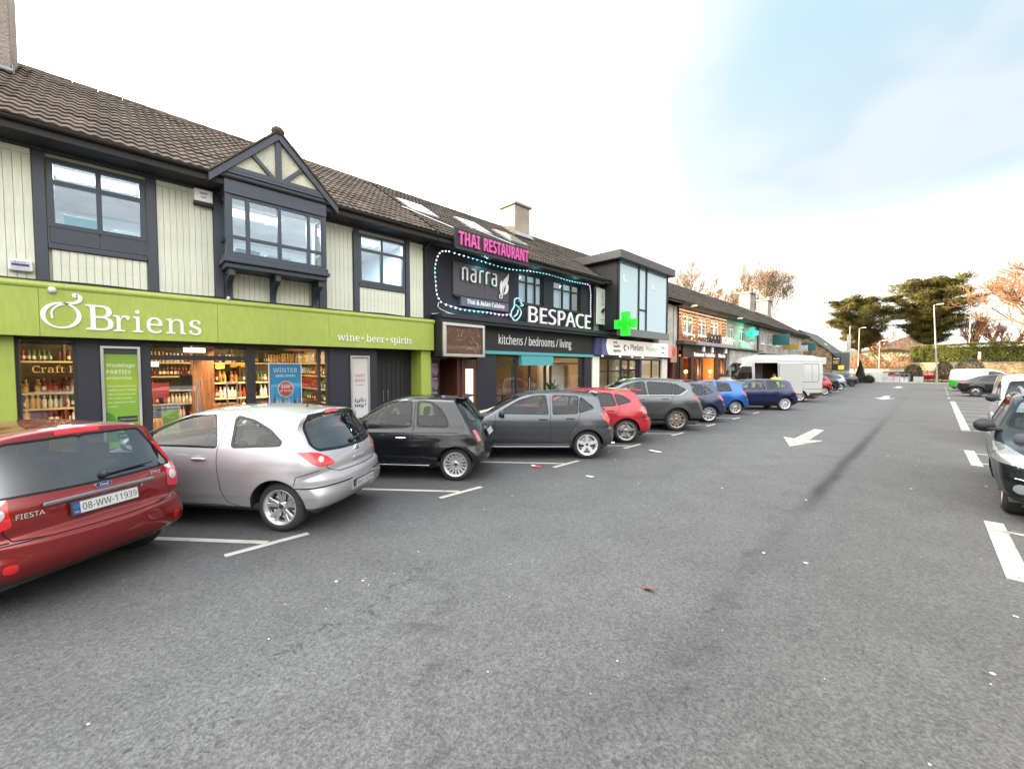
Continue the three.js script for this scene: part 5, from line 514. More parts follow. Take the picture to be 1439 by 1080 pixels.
  // E
  const ew = [[-35.3, -36.5], [-38.0, -39.4], [-40.8, -42.2]].map(w => [...w, 4.3, 5.5]); obj('wall', [slabZY(rect(EZ[0], EZ[1], 3.2, EAVE - 0.18), FX - 0.28, FX, ew.map(w => rect(...w))), bx(FX - 8, FX - 7.8, 0, 6, ...EZ)], std([0.46, 0.44, 0.34], 0.85, { map: T.roughC }), Ed); for (const w of ew) { windowOf(Ed, FX - 0.05, ...w, [0.5], [0.7], M.white, M.glassR, 0.08); obj('sill', rb(FX - 0.05, FX + 0.08, w[2] - 0.1, w[2] - 0.002, w[0] + 0.08, w[1] - 0.08, 0.01, 1), M.white, Ed); } room(Ed, FX - 0.3, FX - 4, 3.4, 5.9, ...EZ, M.plaster, M.wood, M.plasterW);
  obj('canopy', bx(FX, FX + 0.5, 3.5, 3.62, -35.4, -43.2), std([0.06, 0.055, 0.05], 0.6), Ed); obj('fascia', rb(FX, FX + 0.2, 2.6, 3.45, EZ[0] - 0.9, EZ[1], 0.01, 1), M.plasterW, Ed); obj('pillar', [rb(FX - 0.2, FX + 0.3, 1.8, 3.45, -34.6, -35.9, 0.02, 1)], M.plasterW, Ed); windowOf(Ed, FX - 0.02, -36, -43, 0.4, 2.6, [0.3, 0.6], [], M.white, M.glass, 0.08); room(Ed, FX - 0.3, FX - 3, 0.1, 2.9, -35.5, -43.1, M.plaster, M.wood, M.plasterW);
  letters('PHARMACY', 'sans_bold', 0.5, 0.05, FX + 0.45, -36.6, 3.64, std([0.42, 0.66, 0.50], 0.5), tag(thing('raised_lettering', 'pale green raised capitals standing on the cream unit canopy', 'sign', [FX + 0.45, 3.6, -38.5])), { sx: 0.95 });
  const c = thing('pharmacy_cross', 'turquoise lit cross projecting from the cream wall further along the terrace', 'sign', [-10.3, 4.9, -38.9]); const E = glow([0.02, 0.55, 0.36], 0.62), q = 0.19; const cr = new THREE.Shape([[-q, -0.5], [q, -0.5], [q, -q], [0.5, -q], [0.5, q], [q, q], [q, 0.5], [-q, 0.5], [-q, q], [-0.5, q], [-0.5, -q], [-q, -q]].map(p => new THREE.Vector2(...p))); const cg = new THREE.ExtrudeGeometry(cr, { depth: 0.2, bevelEnabled: false }); cg.translate(-10.3, 4.95, -38.9); obj('lit_face', cg, E, c); const dd = new THREE.CylinderGeometry(0.2, 0.2, 0.02, 16); dd.rotateX(Math.PI / 2); dd.scale(0.6, 0.6, 1); dd.translate(-10.3, 4.95, -38.69); obj('center_disc', dd, glow([0.0, 0.30, 0.10], 0.7), c); obj('wall_bracket', cyl([-10.9, 4.9, -38.8], [-10.7, 4.9, -38.8], 0.03), M.black, c); const gl2 = new THREE.PointLight(L(0.1, 1, 0.7), 1.6, 10, 2); gl2.position.set(0.2, 0, 0.5); c.add(gl2);
  obj('end_pier', bx(FX, FX + 0.1, 3.6, 5.86, -43.05, -43.5), std([0.03, 0.05, 0.03], 0.7), Ed);
  // F
  const fw = []; for (let i = 0; i < 7; i++) fw.push([-44.4 - i * 2.85, -45.9 - i * 2.85, 4.35, 5.5]); obj('wall', [slabZY(rect(FZ[0], FZ[1], 2.9, EAVE - 0.18), FX - 0.28, FX, fw.map(w => rect(...w))), bx(FX - 8, FX - 7.8, 0, 6, ...FZ), bx(FX - 8, FX, 0, 6, -64.2, -64.5)], std([0.42, 0.375, 0.325], 0.88, { map: T.roughC }), Fd); for (const w of fw) { windowOf(Fd, FX - 0.05, ...w, [0.33, 0.66], [], M.white, M.glassR, 0.09); obj('sill', rb(FX - 0.05, FX + 0.08, w[2] - 0.1, w[2] - 0.002, w[0] + 0.08, w[1] - 0.08, 0.01, 1), M.white, Fd); } room(Fd, FX - 0.3, FX - 4, 3.4, 5.9, ...FZ, M.plaster, M.wood, M.plasterW);
  const gb = (z) => slabXY([[FX - 0.28, EAVE - 0.2], [RX, RY - 0.15], [2 * RX - FX, EAVE - 0.2]], z, z + 0.25); obj('gable_wall', [gb(-64.48)], std([0.5, 0.45, 0.4], 0.9), Fd);
  for (const [a, b, m] of [[-43.3, -47.6, M.tealD], [-47.7, -53, std([0.35, 0.08, 0.06], 0.5)], [-53.1, -58.5, M.plasterW], [-58.6, -64.2, M.darkWood]]) { obj('fascia', rb(FX, FX + 0.2, 2.55, 3.3, a, b, 0.01, 1), m, Fd); windowOf(Fd, FX - 0.03, a - 0.3, b + 0.3, 0.4, 2.55, [0.35, 0.65], [], M.black, M.glass, 0.09); } obj('canopy', bx(FX, FX + 0.6, 3.32, 3.42, -43.5, -64), std([0.10, 0.12, 0.12], 0.6), Fd); room(Fd, FX - 0.3, FX - 3, 0.1, 2.9, -43.4, -64, M.warmWall, M.wood, M.plaster);
  for (const [z, w] of [[-54.2, 0], [-61.8, 1]]) { const c2 = obj('chimney', rb(-15.6, -14.4, 8.5, 10.75, z + 0.9, z - 0.9, 0.03, 1), M.cement, Fd); obj('chimney_cap', rb(-15.75, -14.25, 10.75, 10.95, z + 1.05, z - 1.05, 0.03, 1), M.cement, c2); }
  const bs2 = (label, z, y0, y1, m, txt, proj = 0.9) => { const t = thing('projecting_sign', label, 'sign', [FX + 0.5, y0, z]); obj('box', rb(FX + 0.25, FX + 0.25 + proj * 1.6, y0, y1, z + 0.13, z - 0.13, 0.02, 1), m, t); obj('arm', [cyl([FX, (y0 + y1) / 2, z], [FX + 0.26, (y0 + y1) / 2, z], 0.03)], M.black, t); return t; };
  bs2('teal projecting box sign on the pale terrace wall, nearer of the two teal signs', -47.6, 4.3, 5.35, M.tealD); bs2('teal projecting box sign at the far end of the pale terrace', -61.5, 4.2, 5.15, M.tealD); bs2('yellow projecting sign low on the pale terrace wall between the teal signs', -52, 4.0, 4.6, std([0.26, 0.19, 0.03], 0.5)); bs2('white projecting sign low on the pale terrace wall beyond the yellow one', -56.5, 3.9, 4.6, M.plasterW);
  for (const [z, l] of [[-26.2, 'first'], [-35.3, 'second']]) { const t = thing('floodlight', `pale long floodlight arm under the eaves, ${l} along the terrace`, 'light', [FX + 0.5, 5.9, z]); obj('head', rb(FX + 0.2, FX + 0.95, 5.86, 5.95, z + 0.12, z - 0.12, 0.02, 1), std([0.7, 0.62, 0.5], 0.4), t); obj('arm', cyl([FX, 5.8, z], [FX + 0.3, 5.9, z], 0.02), M.steel, t); }
}
// ---------------------------------------------------------------- vehicles
// A body is one smooth shell: a side outline (a = metres from the tail, y, D = depth over which the shell rounds off)
// blown out to half width W(a, y); lamps, glass, doors, seams are cut out of that shell exactly.
function shellOf(s) {
  const N = s.N || 200, R = s.R || 34, curve = new THREE.CatmullRomCurve3(s.prof.map(p => new THREE.Vector3(...p)), true, 'centripetal'); const S = curve.getSpacedPoints(N).slice(0, N);
  const yc = s.yc || 0.62, c0 = s.c0 || 0.6, c1 = s.L - (s.c1 || 0.75), P = 2.2;
  const fyv = y => { const f = s.fy; if (y <= f[0][0]) return f[0][1]; for (let i = 1; i < f.length; i++) if (y <= f[i][0]) { const t = (y - f[i - 1][0]) / (f[i][0] - f[i - 1][0]); return lerp(f[i - 1][1], f[i][1], t); } return f[f.length - 1][1]; };
  const tr = s.tr ?? 0.07, tf = s.tf ?? 0.11, Wd = (a, y) => { let w = s.W / 2 * fyv(y); const r = Math.max(0, 1 - a / 1.0), f = Math.max(0, 1 - (s.L - a) / 1.15); w *= 1 - tr * r * r - tf * f * f; for (const ax of [s.ar, s.af]) { const d = Math.hypot(a - ax, (y - s.r) * 1.05); const g = (d - s.r * 1.12) / 0.12; if (y < s.r * 2.9) w += (s.flare ?? 0.022) * Math.exp(-g * g); } return w; };
  s.Wd = Wd;
  const V = [], idx = [];
  for (let j = 0; j <= R; j++) { const t = Math.pow(j / R, 2.1); for (let i = 0; i < N; i++) { const p = S[i], ca = Math.min(c1, Math.max(c0, p.x)), a = lerp(p.x, ca, t), y = lerp(p.y, yc, t), d = Math.hypot(p.x - a, p.y - y), q = Math.min(1, d / p.z); V.push([a - s.L / 2, y, Wd(a, y) * Math.pow(1 - Math.pow(1 - q, P), 1 / P), 0, 0, 0]); } }
  for (let j = 0; j < R; j++) for (let i = 0; i < N; i++) { const a = j * N + i, b = j * N + (i + 1) % N, c = a + N, d = b + N; idx.push([a, b, c], [b, d, c]); }
  const cr = (A, B, Cc) => { const ux = B[0] - A[0], uy = B[1] - A[1], uz = B[2] - A[2], vx = Cc[0] - A[0], vy = Cc[1] - A[1], vz = Cc[2] - A[2]; return [uy * vz - uz * vy, uz * vx - ux * vz, ux * vy - uy * vx]; };
  // orientation: the outline may run either way
  let sg = 0; for (const [a, b, c] of idx) sg += cr(V[a], V[b], V[c])[2]; const flip = sg < 0;
  const tris = []; for (let [a, b, c] of idx) { if (flip) [b, c] = [c, b]; const n = cr(V[a], V[b], V[c]); for (const k of [a, b, c]) { V[k][3] += n[0]; V[k][4] += n[1]; V[k][5] += n[2]; } tris.push([V[a], V[b], V[c]]); }
  for (let i = 0; i < V.length; i++) { const v = V[i]; if (i < N) v[5] = 0; const l = Math.hypot(v[3], v[4], v[5]) || 1; v[3] /= l; v[4] /= l; v[5] /= l; }
  return tris;
}
const area2 = p => { let a = 0; for (let i = 0; i < p.length; i++) { const q = p[(i + 1) % p.length]; a += p[i][0] * q[1] - q[0] * p[i][1]; } return a; };
const isConvex = p => { for (let i = 0; i < p.length; i++) { const a = p[i], b = p[(i + 1) % p.length], c = p[(i + 2) % p.length]; if ((b[0] - a[0]) * (c[1] - b[1]) - (b[1] - a[1]) * (c[0] - b[0]) < -1e-9) return false; } return true; };
const vl = (A, B, t) => { const o = []; for (let k = 0; k < 6; k++) o.push(A[k] + (B[k] - A[k]) * t); return o; };
function carve(tris, poly, view, pred, hl = 0) {
  let p = area2(poly) < 0 ? poly.slice().reverse() : poly;
  if (!isConvex(p)) { const f = THREE.ShapeUtils.triangulateShape(p.map(q => new THREE.Vector2(...q)), []); let out = tris; const ins = []; for (const t of f) { const r = carve(out, t.map(i => p[i]), view, pred, hl); ins.push(...r[0]); out = r[1]; } return [ins, out]; }
  const H = view === 'side' ? v => v[0] : view === 'diag' ? v => (v[2] + v[0] + hl) * 0.70711 : v => v[2], ins = [], out = []; let x0 = 1e9, x1 = -1e9, y0 = 1e9, y1 = -1e9; for (const [x, y] of p) { x0 = Math.min(x0, x); x1 = Math.max(x1, x); y0 = Math.min(y0, y); y1 = Math.max(y1, y); }
  for (const t of tris) {
    const [A, B, Cc] = t;
    const ha = H(A), hb = H(B), hc = H(Cc); if (Math.max(ha, hb, hc) < x0 || Math.min(ha, hb, hc) > x1 || Math.max(A[1], B[1], Cc[1]) < y0 || Math.min(A[1], B[1], Cc[1]) > y1) { out.push(t); continue; }
    const n = view === 'diag' ? (A[5] + B[5] + Cc[5] - A[3] - B[3] - Cc[3]) / 3 : view === 'side' ? (A[5] + B[5] + Cc[5]) / 3 : (A[3] + B[3] + Cc[3]) / 3;
    if (view === 'diag' ? n < 0.3 : view === 'side' ? n < 0.12 : view === 'rear' ? n > -0.10 : n < 0.10) { out.push(t); continue; }
    if (pred && !pred((A[0] + B[0] + Cc[0]) / 3, (A[1] + B[1] + Cc[1]) / 3, (A[2] + B[2] + Cc[2]) / 3)) { out.push(t); continue; }
    let cur = [A, B, Cc];
    for (let e = 0; e < p.length && cur.length; e++) { const a = p[e], b = p[(e + 1) % p.length], dx = b[0] - a[0], dy = b[1] - a[1]; const dist = v => dx * (v[1] - a[1]) - dy * (H(v) - a[0]); const i1 = [], o1 = []; for (let i = 0; i < cur.length; i++) { const v = cur[i], w = cur[(i + 1) % cur.length], dv = dist(v), dw = dist(w); (dv >= 0 ? i1 : o1).push(v); if ((dv >= 0) !== (dw >= 0)) { const m = vl(v, w, dv / (dv - dw)); i1.push(m); o1.push(m); } } if (o1.length >= 3) for (let i = 1; i < o1.length - 1; i++) out.push([o1[0], o1[i], o1[i + 1]]); cur = i1.length >= 3 ? i1 : []; }
    for (let i = 1; i < cur.length - 1; i++) ins.push([cur[0], cur[i], cur[i + 1]]);
  }
  return [ins, out];
}
function geoOf(tris, off = 0, side = 0) { // side 0: both halves, 1: right (+z), -1: left
  const pos = [], nor = []; const put = (t, m) => { for (const k of m > 0 ? [0, 1, 2] : [0, 2, 1]) { const v = t[k]; pos.push(v[0] + v[3] * off, v[1] + v[4] * off, m * (v[2] + v[5] * off)); nor.push(v[3], v[4], m * v[5]); } };
  for (const t of tris) { if (side >= 0) put(t, 1); if (side <= 0) put(t, -1); }
  const g = new THREE.BufferGeometry(); g.setAttribute('position', new THREE.Float32BufferAttribute(pos, 3)); g.setAttribute('normal', new THREE.Float32BufferAttribute(nor, 3)); return g;
}
function roundPoly(p, r = 0.04, n = 3) { const out = [], N = p.length; for (let i = 0; i < N; i++) { const a = p[(i + N - 1) % N], b = p[i], c = p[(i + 1) % N], la = Math.hypot(a[0] - b[0], a[1] - b[1]), lc = Math.hypot(c[0] - b[0], c[1] - b[1]), k = Math.min(r, la * 0.45, lc * 0.45), A = [b[0] + (a[0] - b[0]) / la * k, b[1] + (a[1] - b[1]) / la * k], B = [b[0] + (c[0] - b[0]) / lc * k, b[1] + (c[1] - b[1]) / lc * k]; for (let j = 0; j <= n; j++) { const t = j / n; out.push([(1 - t) * (1 - t) * A[0] + 2 * t * (1 - t) * b[0] + t * t * B[0], (1 - t) * (1 - t) * A[1] + 2 * t * (1 - t) * b[1] + t * t * B[1]]); } } return out; }
function growPoly(p, w) { const s = area2(p) > 0 ? 1 : -1, N = p.length, out = []; for (let i = 0; i < N; i++) { const a = p[(i + N - 1) % N], b = p[i], c = p[(i + 1) % N]; const n1 = [(b[1] - a[1]) * s, -(b[0] - a[0]) * s], n2 = [(c[1] - b[1]) * s, -(c[0] - b[0]) * s]; const l1 = Math.hypot(...n1) || 1, l2 = Math.hypot(...n2) || 1; let m = [n1[0] / l1 + n2[0] / l2, n1[1] / l1 + n2[1] / l2]; const l = Math.hypot(...m) || 1; const k = Math.min(2, 1 / Math.max(0.4, l / 2)); out.push([b[0] + m[0] / l * w * k, b[1] + m[1] / l * w * k]); } return out; }
const paint = (c, o = {}) => phys(c.map(v => v * 0.62), { metalness: 0.35, roughness: 0.38, clearcoat: 1, clearcoatRoughness: 0.04, specularIntensity: 0.35, ...o });
// ---- wheels, cached by design
const wheelCache = {};
function wheelParts(r, w, rimR, style) {
  const k = [r, w, rimR, style].join(); if (wheelCache[k]) return wheelCache[k];
  const far = style.endsWith('Far'), seg = far ? 24 : 44, lat = (pts) => { const g = new THREE.LatheGeometry(pts.map(p => new THREE.Vector2(...p)), seg); g.rotateX(Math.PI / 2); return g; }; // axis along z, outer face +z
  const h = w / 2, tyre = [lat([[rimR - 0.012, -h + 0.01], [rimR + 0.012, -h], [r - 0.045, -h - 0.004], [r - 0.012, -h + 0.025], [r, -h + 0.05], [r, h - 0.05], [r - 0.012, h - 0.025], [r - 0.045, h + 0.004], [rimR + 0.012, h], [rimR - 0.012, h - 0.01]])];
  const rim = [lat([[rimR - 0.012, -h], [rimR - 0.035, -h * 0.4], [rimR - 0.035, h * 0.55], [rimR - 0.018, h - 0.028], [rimR + 0.006, h - 0.008], [rimR + 0.008, h + 0.001], [rimR - 0.010, h - 0.004], [rimR - 0.016, h - 0.02], [rimR - 0.03, h * 0.5]])];
  const spoke = (ang, w0, w1, r0, r1, skew = 0, z = h - 0.03, th = 0.022) => { const s = new THREE.Shape(); s.moveTo(r0, -w0 / 2); s.quadraticCurveTo((r0 + r1) / 2, -Math.min(w0, w1) / 2 * 0.95 + skew * 0.4, r1, -w1 / 2 + skew); s.lineTo(r1, w1 / 2 + skew); s.quadraticCurveTo((r0 + r1) / 2, Math.min(w0, w1) / 2 * 0.95 + skew * 0.4, r0, w0 / 2); const g = new THREE.ExtrudeGeometry(s, { depth: th, bevelEnabled: true, bevelSize: 0.004, bevelThickness: 0.005, bevelSegments: 1, curveSegments: 4 }); g.translate(0, 0, z - th); const p = g.attributes.position; for (let i = 0; i < p.count; i++) { const q = Math.hypot(p.getX(i), p.getY(i)) / rimR; p.setZ(i, p.getZ(i) - 0.022 * (1 - q)); } g.rotateZ(ang); g.computeVertexNormals(); return g; };
  const R1 = rimR - 0.012, st = style.replace('Far', '');
  if (st === 'double5') for (let i = 0; i < 5; i++) for (const s of [-1, 1]) rim.push(spoke(i * 1.2566 + 1.57 + s * 0.13, 0.034, 0.042, 0.045, R1, s * 0.016));
  if (st === 'thin16') for (let i = 0; i < 16; i++) rim.push(spoke(i * 0.3927, 0.018, 0.030, 0.05, R1));
  if (st === 'star5') for (let i = 0; i < 5; i++) rim.push(spoke(i * 1.2566 + 1.57, 0.058, 0.068, 0.03, R1, 0.0, h - 0.02));
  if (st === 'swirl5') for (let i = 0; i < 5; i++) { rim.push(spoke(i * 1.2566 + 1.3, 0.042, 0.030, 0.03, R1, 0.035)); rim.push(spoke(i * 1.2566 + 1.55, 0.024, 0.020, 0.03, R1, 0.02)); }
  if (st === 'split10') for (let i = 0; i < 10; i++) rim.push(spoke(i * 0.6283, 0.030, 0.036, 0.045, R1, i % 2 ? 0.02 : -0.02));
  if (st === 'multi9') for (let i = 0; i < 9; i++) rim.push(spoke(i * 0.698, 0.028, 0.036, 0.045, R1, 0.0));
  if (st === 'wide6') for (let i = 0; i < 6; i++) rim.push(spoke(i * 1.0472 + 0.4, 0.06, 0.085, 0.04, R1, 0));
  rim.push(lat([[0, h - 0.035], [0.03, h - 0.034], [0.062, h - 0.045], [0.07, h - 0.07]]));
  const back = [lat([[0.02, h - 0.095], [rimR - 0.03, h - 0.095]]), lat([[0.05, -h + 0.02], [rimR - 0.03, -h + 0.02]])], nuts = []; for (let i = 0; i < 5; i++) nuts.push(cyl([Math.cos(i * 1.2566 + 0.9) * 0.05, Math.sin(i * 1.2566 + 0.9) * 0.05, h - 0.06], [Math.cos(i * 1.2566 + 0.9) * 0.05, Math.sin(i * 1.2566 + 0.9) * 0.05, h - 0.034], 0.009, 0.008, 6)); const cap = new THREE.CylinderGeometry(0.028, 0.030, 0.008, 16); cap.rotateX(Math.PI / 2); cap.translate(0, 0, h - 0.031);
  const disc = lat([[0.06, h - 0.085], [rimR * 0.72, h - 0.085], [rimR * 0.72, h - 0.10]]);
  const mg = l => mergeGeometries(l.map(g => norm(g)));
  return wheelCache[k] = { tyre: mg(tyre), rim: mg(rim), back: mg(back), disc: mg([disc]), cap: mg([cap, ...nuts]) };
}
function plateTex(txt) { return canvasTex(416, 88, (x, w, h) => { x.fillStyle = '#f3f3ef'; x.fillRect(0, 0, w, h); x.strokeStyle = '#222'; x.lineWidth = 3; x.strokeRect(2, 2, w - 4, h - 4); x.fillStyle = '#1f55b5'; x.fillRect(4, 4, 40, h - 8); x.fillStyle = '#e8d84a'; x.font = 'bold 20px sans-serif'; x.textAlign = 'center'; x.fillText('IRL', 24, 76); for (let i = 0; i < 10; i++) { x.beginPath(); x.arc(24 + 12 * Math.cos(i * 0.628), 32 + 12 * Math.sin(i * 0.628), 2, 0, 7); x.fill(); } x.fillStyle = '#141414'; x.font = '66px sans-serif'; x.fillText(txt, 230, 68, 350); }); }
function makeCar(s) {
  const t = new THREE.Group(); t.name = numbered(s.name || 'parked_car'); scene.add(t); tag(t, s.label, s.cat || 'car', s.group);
  const hl = s.L / 2, X = p => p.map(([a, y]) => [a - hl, y]); let tris = shellOf(s);
  const add = (name, list, mat, off = 0, parent = t, split = false) => { if (!list.length) return; if (split) { const r = [-1, 1].map(sd => obj(name, geoOf(list, off, sd), mat, parent)); return r[0]; } return obj(name, geoOf(list, off), mat, parent); };
  const circ = (ax, r) => { const p = []; for (let i = 0; i < 40; i++) p.push([ax - hl + r * Math.cos(i / 40 * 6.2832), s.r + r * Math.sin(i / 40 * 6.2832)]); return p; };
  const cut = (poly, view, pred) => { const r = carve(tris, poly, view, pred, hl); tris = r[1]; return r[0]; };
  const gap = s.archGap ?? 0.038, zin = (x, y, z) => z > s.W * 0.25;
  for (const ax of [s.ar, s.af]) cut(circ(ax, s.r + gap), 'side', zin);
  if (s.arch) { const l = []; for (const ax of [s.ar, s.af]) l.push(...cut(circ(ax, s.r + gap + s.arch), 'side', zin)); add('arch_trim', l, M.trim, 0.006); }
  // glass, side by side
  for (const w of s.windows) { const poly = roundPoly(X(w.p || w), w.r ?? 0.035), fr = cut(growPoly(poly, w.f ?? 0.028), 'side', zin); const [g, f] = carve(fr, poly, 'side'); for (const sd of [-1, 1]) { const fm = obj('window_frame', geoOf(f, -0.002, sd), w.fm || M.gloss, t); obj('side_window', geoOf(g, -0.006, sd), w.dark ? M.carGlassDark : s.glass || M.carGlass, t); } }
  for (const w of s.openings || []) { const fr = cut(X(w), 'side', zin); if (s.closedRight) obj('side_panel', geoOf(fr, 0, 1), s.paint, t); }
  const half = (p, view, name, mat, o = {}) => { const poly = o.sharp ? p : roundPoly(p, o.r ?? 0.03); let l = cut(growPoly(poly, o.f ?? 0), view, o.pred); if (o.f) { const [g, f] = carve(l, poly, view); add(o.frameName || 'glass_border', f, o.fm || M.gloss, -0.001); l = g; } return add(name, l, mat, o.off ?? 0.002, t, o.split); };
  if (s.third) half(s.third, 'rear', 'brake_light', M.tail, { sharp: true, off: 0.004 });
  if (s.rearWin) half(s.rearWin, 'rear', 'rear_window', s.glass || M.rearGlass, { f: s.rearBorder ?? 0.05, r: 0.05, off: -0.004, pred: (x, y) => y > 0.7 });
  if (s.screen) half(s.screen, 'front', 'windscreen', M.carGlass, { f: 0.03, r: 0.05, off: -0.004, pred: (x, y) => y > 0.7 });
  for (const l of s.lights || []) { const poly = l.v === 'side' ? X(l.p) : l.p; half(l.rp === 0 ? poly : roundPoly(poly, l.rp ?? 0.03), l.v, l.n || 'tail_light', l.m, { sharp: true, off: l.off ?? 0.004, split: true, pred: l.pred }); }
  for (const q of s.patches || []) half(q.v === 'side' ? X(q.p) : q.p, q.v, q.n, q.m, { sharp: true, off: q.off ?? 0.004, split: q.split, pred: q.pred });
  // seams, then the door skins between them
  const seam = []; for (const q of s.seams || []) { const pl = q.v === 'side' ? X(q.p) : q.p, w = q.w || 0.0045; for (let i = 0; i < pl.length - 1; i++) { const [x0, y0] = pl[i], [x1, y1] = pl[i + 1], l = Math.hypot(x1 - x0, y1 - y0) || 1, nx = -(y1 - y0) / l * w, ny = (x1 - x0) / l * w; seam.push(...cut([[x0 + nx, y0 + ny], [x1 + nx, y1 + ny], [x1 - nx, y1 - ny], [x0 - nx, y0 - ny]], q.v)); } } add('panel_gap', seam, M.gap, -0.006);
  const doors = []; for (const d of s.doors || []) { const l = cut(X(d.p), 'side', zin); for (const sd of [-1, 1]) { const m = obj('door', geoOf(l, 0.0005, sd), s.paint, t); if (d.h) { const [ha, hy] = d.h, z = s.Wd(ha, hy) * sd; const o2 = sd * 0.018; obj('handle', [rb(ha - hl - 0.095, ha - hl + 0.095, hy - 0.016, hy + 0.014, z + o2 - 0.012, z + o2 + 0.014, 0.012, 2), cyl([ha - hl + 0.06, hy, z - sd * 0.01], [ha - hl + 0.06, hy, z + o2], 0.014, 0.014, 8), (() => { const g = new THREE.SphereGeometry(0.05, 10, 6); g.scale(1.1, 0.55, 0.12); g.translate(ha - hl, hy - 0.012, z); return g; })()], s.handle || s.paint, m); } } }
  if (s.bumper) { const b = []; for (const q of s.bumper) b.push(...cut(q.v === 'side' ? X(q.p) : q.p, q.v, q.pred)); add('rear_bumper', b, s.bumperMat || s.paint, 0.001); }
  if (s.clad) { const l = cut([[-hl - 1, 0], [hl + 1, 0], [hl + 1, s.clad], [-hl - 1, s.clad]], 'side'); add('lower_cladding', l, s.cladMat || M.trim, 0.003); for (const v of ['rear', 'front']) add('lower_cladding', cut([[-1, 0], [2, 0], [2, s.clad + 0.02], [-1, s.clad + 0.02]], v), s.cladMat || M.trim, 0.003); }
  add('body', tris, s.paint);
  const inner = geoOf(tris.filter(q => Math.max(q[0][1], q[1][1], q[2][1]) > 0.3), -0.035); obj('interior_trim', [inner, bx(-hl + 0.25, hl - 0.35, 0.26, 0.32, -s.W * 0.42, s.W * 0.42), bx(-hl + 0.3, hl - 0.4, 0.2, 0.259, -s.W * 0.36, s.W * 0.36)], s.linerMat || M.liner, t);
  // wheel housings
  for (const ax of [s.ar, s.af]) for (const sd of [-1, 1]) { const cutTop = new THREE.CylinderGeometry(s.r + gap + 0.012, s.r + gap + 0.012, 0.27, 28, 1, true, Math.PI * 0.52, Math.PI * 0.96); cutTop.rotateX(Math.PI / 2); cutTop.translate(ax - hl, s.r, sd * (s.W / 2 - 0.20)); const disc = new THREE.CircleGeometry(s.r + gap + 0.012, 28, 0.06, Math.PI - 0.12); if (sd < 0) disc.rotateY(Math.PI); disc.translate(ax - hl, s.r, sd * (s.W / 2 - 0.335)); obj('wheel_housing', [cutTop, disc], M.gap, t); }
  // wheels: outer face outwards on each side
  const wp = wheelParts(s.r, s.tw || 0.205, s.rimR, s.rim); for (const ax of [s.ar, s.af]) for (const sd of [-1, 1]) { const g = new THREE.Group(); g.name = 'wheel'; const z = (s.Wd(ax, s.r) - (s.tw || 0.205) / 2 - (s.tuck ?? 0.004)) * sd; g.position.set(ax - hl, s.r, z); g.rotation.y = sd < 0 ? Math.PI : 0; if (ax === s.af && s.steer) g.rotation.y += s.steer; t.add(g); for (const [n, k, m] of [['tyre', 'tyre', M.rubber], ['rim', 'rim', s.rimMat || M.silverRim], ['brake_disc', 'disc', M.steel], ['rim_back', 'back', M.gap], ['hub_cap', 'cap', s.capMat || M.darkRim]]) { const m2 = new THREE.Mesh(wp[k], m); m2.name = n; m2.castShadow = m2.receiveShadow = true; g.add(m2); } }
  // inside: seats, dash, steering wheel (right-hand drive)
  if (!s.noSeats) { const fa = s.seatA || s.L * 0.52, y0 = s.seatY || 0.36, top = s.seatTop || 1.18; const seat = (a, z, w = 0.46) => [rb(a - 0.25 - hl, a + 0.27 - hl, y0, y0 + 0.20, z - w / 2, z + w / 2, 0.06, 2), (() => { const g = rb(-0.09, 0.06, 0, top - y0 - 0.32, -w / 2, w / 2, 0.06, 2); g.rotateZ(0.28); g.translate(a - 0.25 - hl, y0 + 0.16, z); return g; })(), (() => { const g = rb(-0.05, 0.05, 0, 0.19, -0.12, 0.12, 0.045, 2); g.rotateZ(0.18); g.translate(a - 0.25 - 0.17 - hl, top - 0.15, z); return g; })()]; for (const z of [-0.36, 0.36]) obj('front_seat', seat(fa, z), M.cloth, t); obj('rear_seat', [...seat(fa - 0.85, -0.36, 0.5), ...seat(fa - 0.85, 0.36, 0.5)], M.cloth, t); obj('dashboard', rb(fa + 0.68 - hl, fa + 1.25 - hl, 0.6, (s.dashY || 0.93), -s.W * 0.40, s.W * 0.40, 0.08, 2), M.dash, t); const sw = new THREE.TorusGeometry(0.18, 0.015, 6, 20); sw.rotateY(Math.PI / 2); sw.rotateZ(0.4); sw.translate(fa + 0.55 - hl, 0.90, 0.36); obj('steering_wheel', [sw, cyl([fa + 0.55 - hl, 0.9, 0.36], [fa + 0.75 - hl, 0.8, 0.36], 0.03)], M.dash, t); }
  // mirrors
  if (s.mirror) { const [ma, my, mm, ms = 1] = s.mirror; for (const sd of [-1, 1]) { const z = (s.Wd(ma, my) + 0.005) * sd; const g = new THREE.SphereGeometry(0.11, 14, 10); g.scale(0.75 * ms, 0.72 * ms, 0.85 * ms); g.translate(ma - hl - 0.04, my + 0.02, z + sd * 0.12); const p = g.attributes.position; for (let i = 0; i < p.count; i++) if (p.getX(i) < ma - hl - 0.075) p.setX(i, ma - hl - 0.075); g.computeVertexNormals(); const mr = obj('wing_mirror', [g, rb(ma - hl - 0.03, ma - hl + 0.05, my - 0.045, my + 0.0, Math.min(z - sd * 0.05, z + sd * 0.1), Math.max(z - sd * 0.05, z + sd * 0.1), 0.012, 1)], mm || s.paint, t); const q = new THREE.CircleGeometry(0.085, 14); q.scale(0.9, 0.75, 1); q.rotateY(-Math.PI / 2); q.translate(ma - hl - 0.0765, my + 0.02, z + sd * 0.12); obj('mirror_glass', q, M.chrome, mr); } }
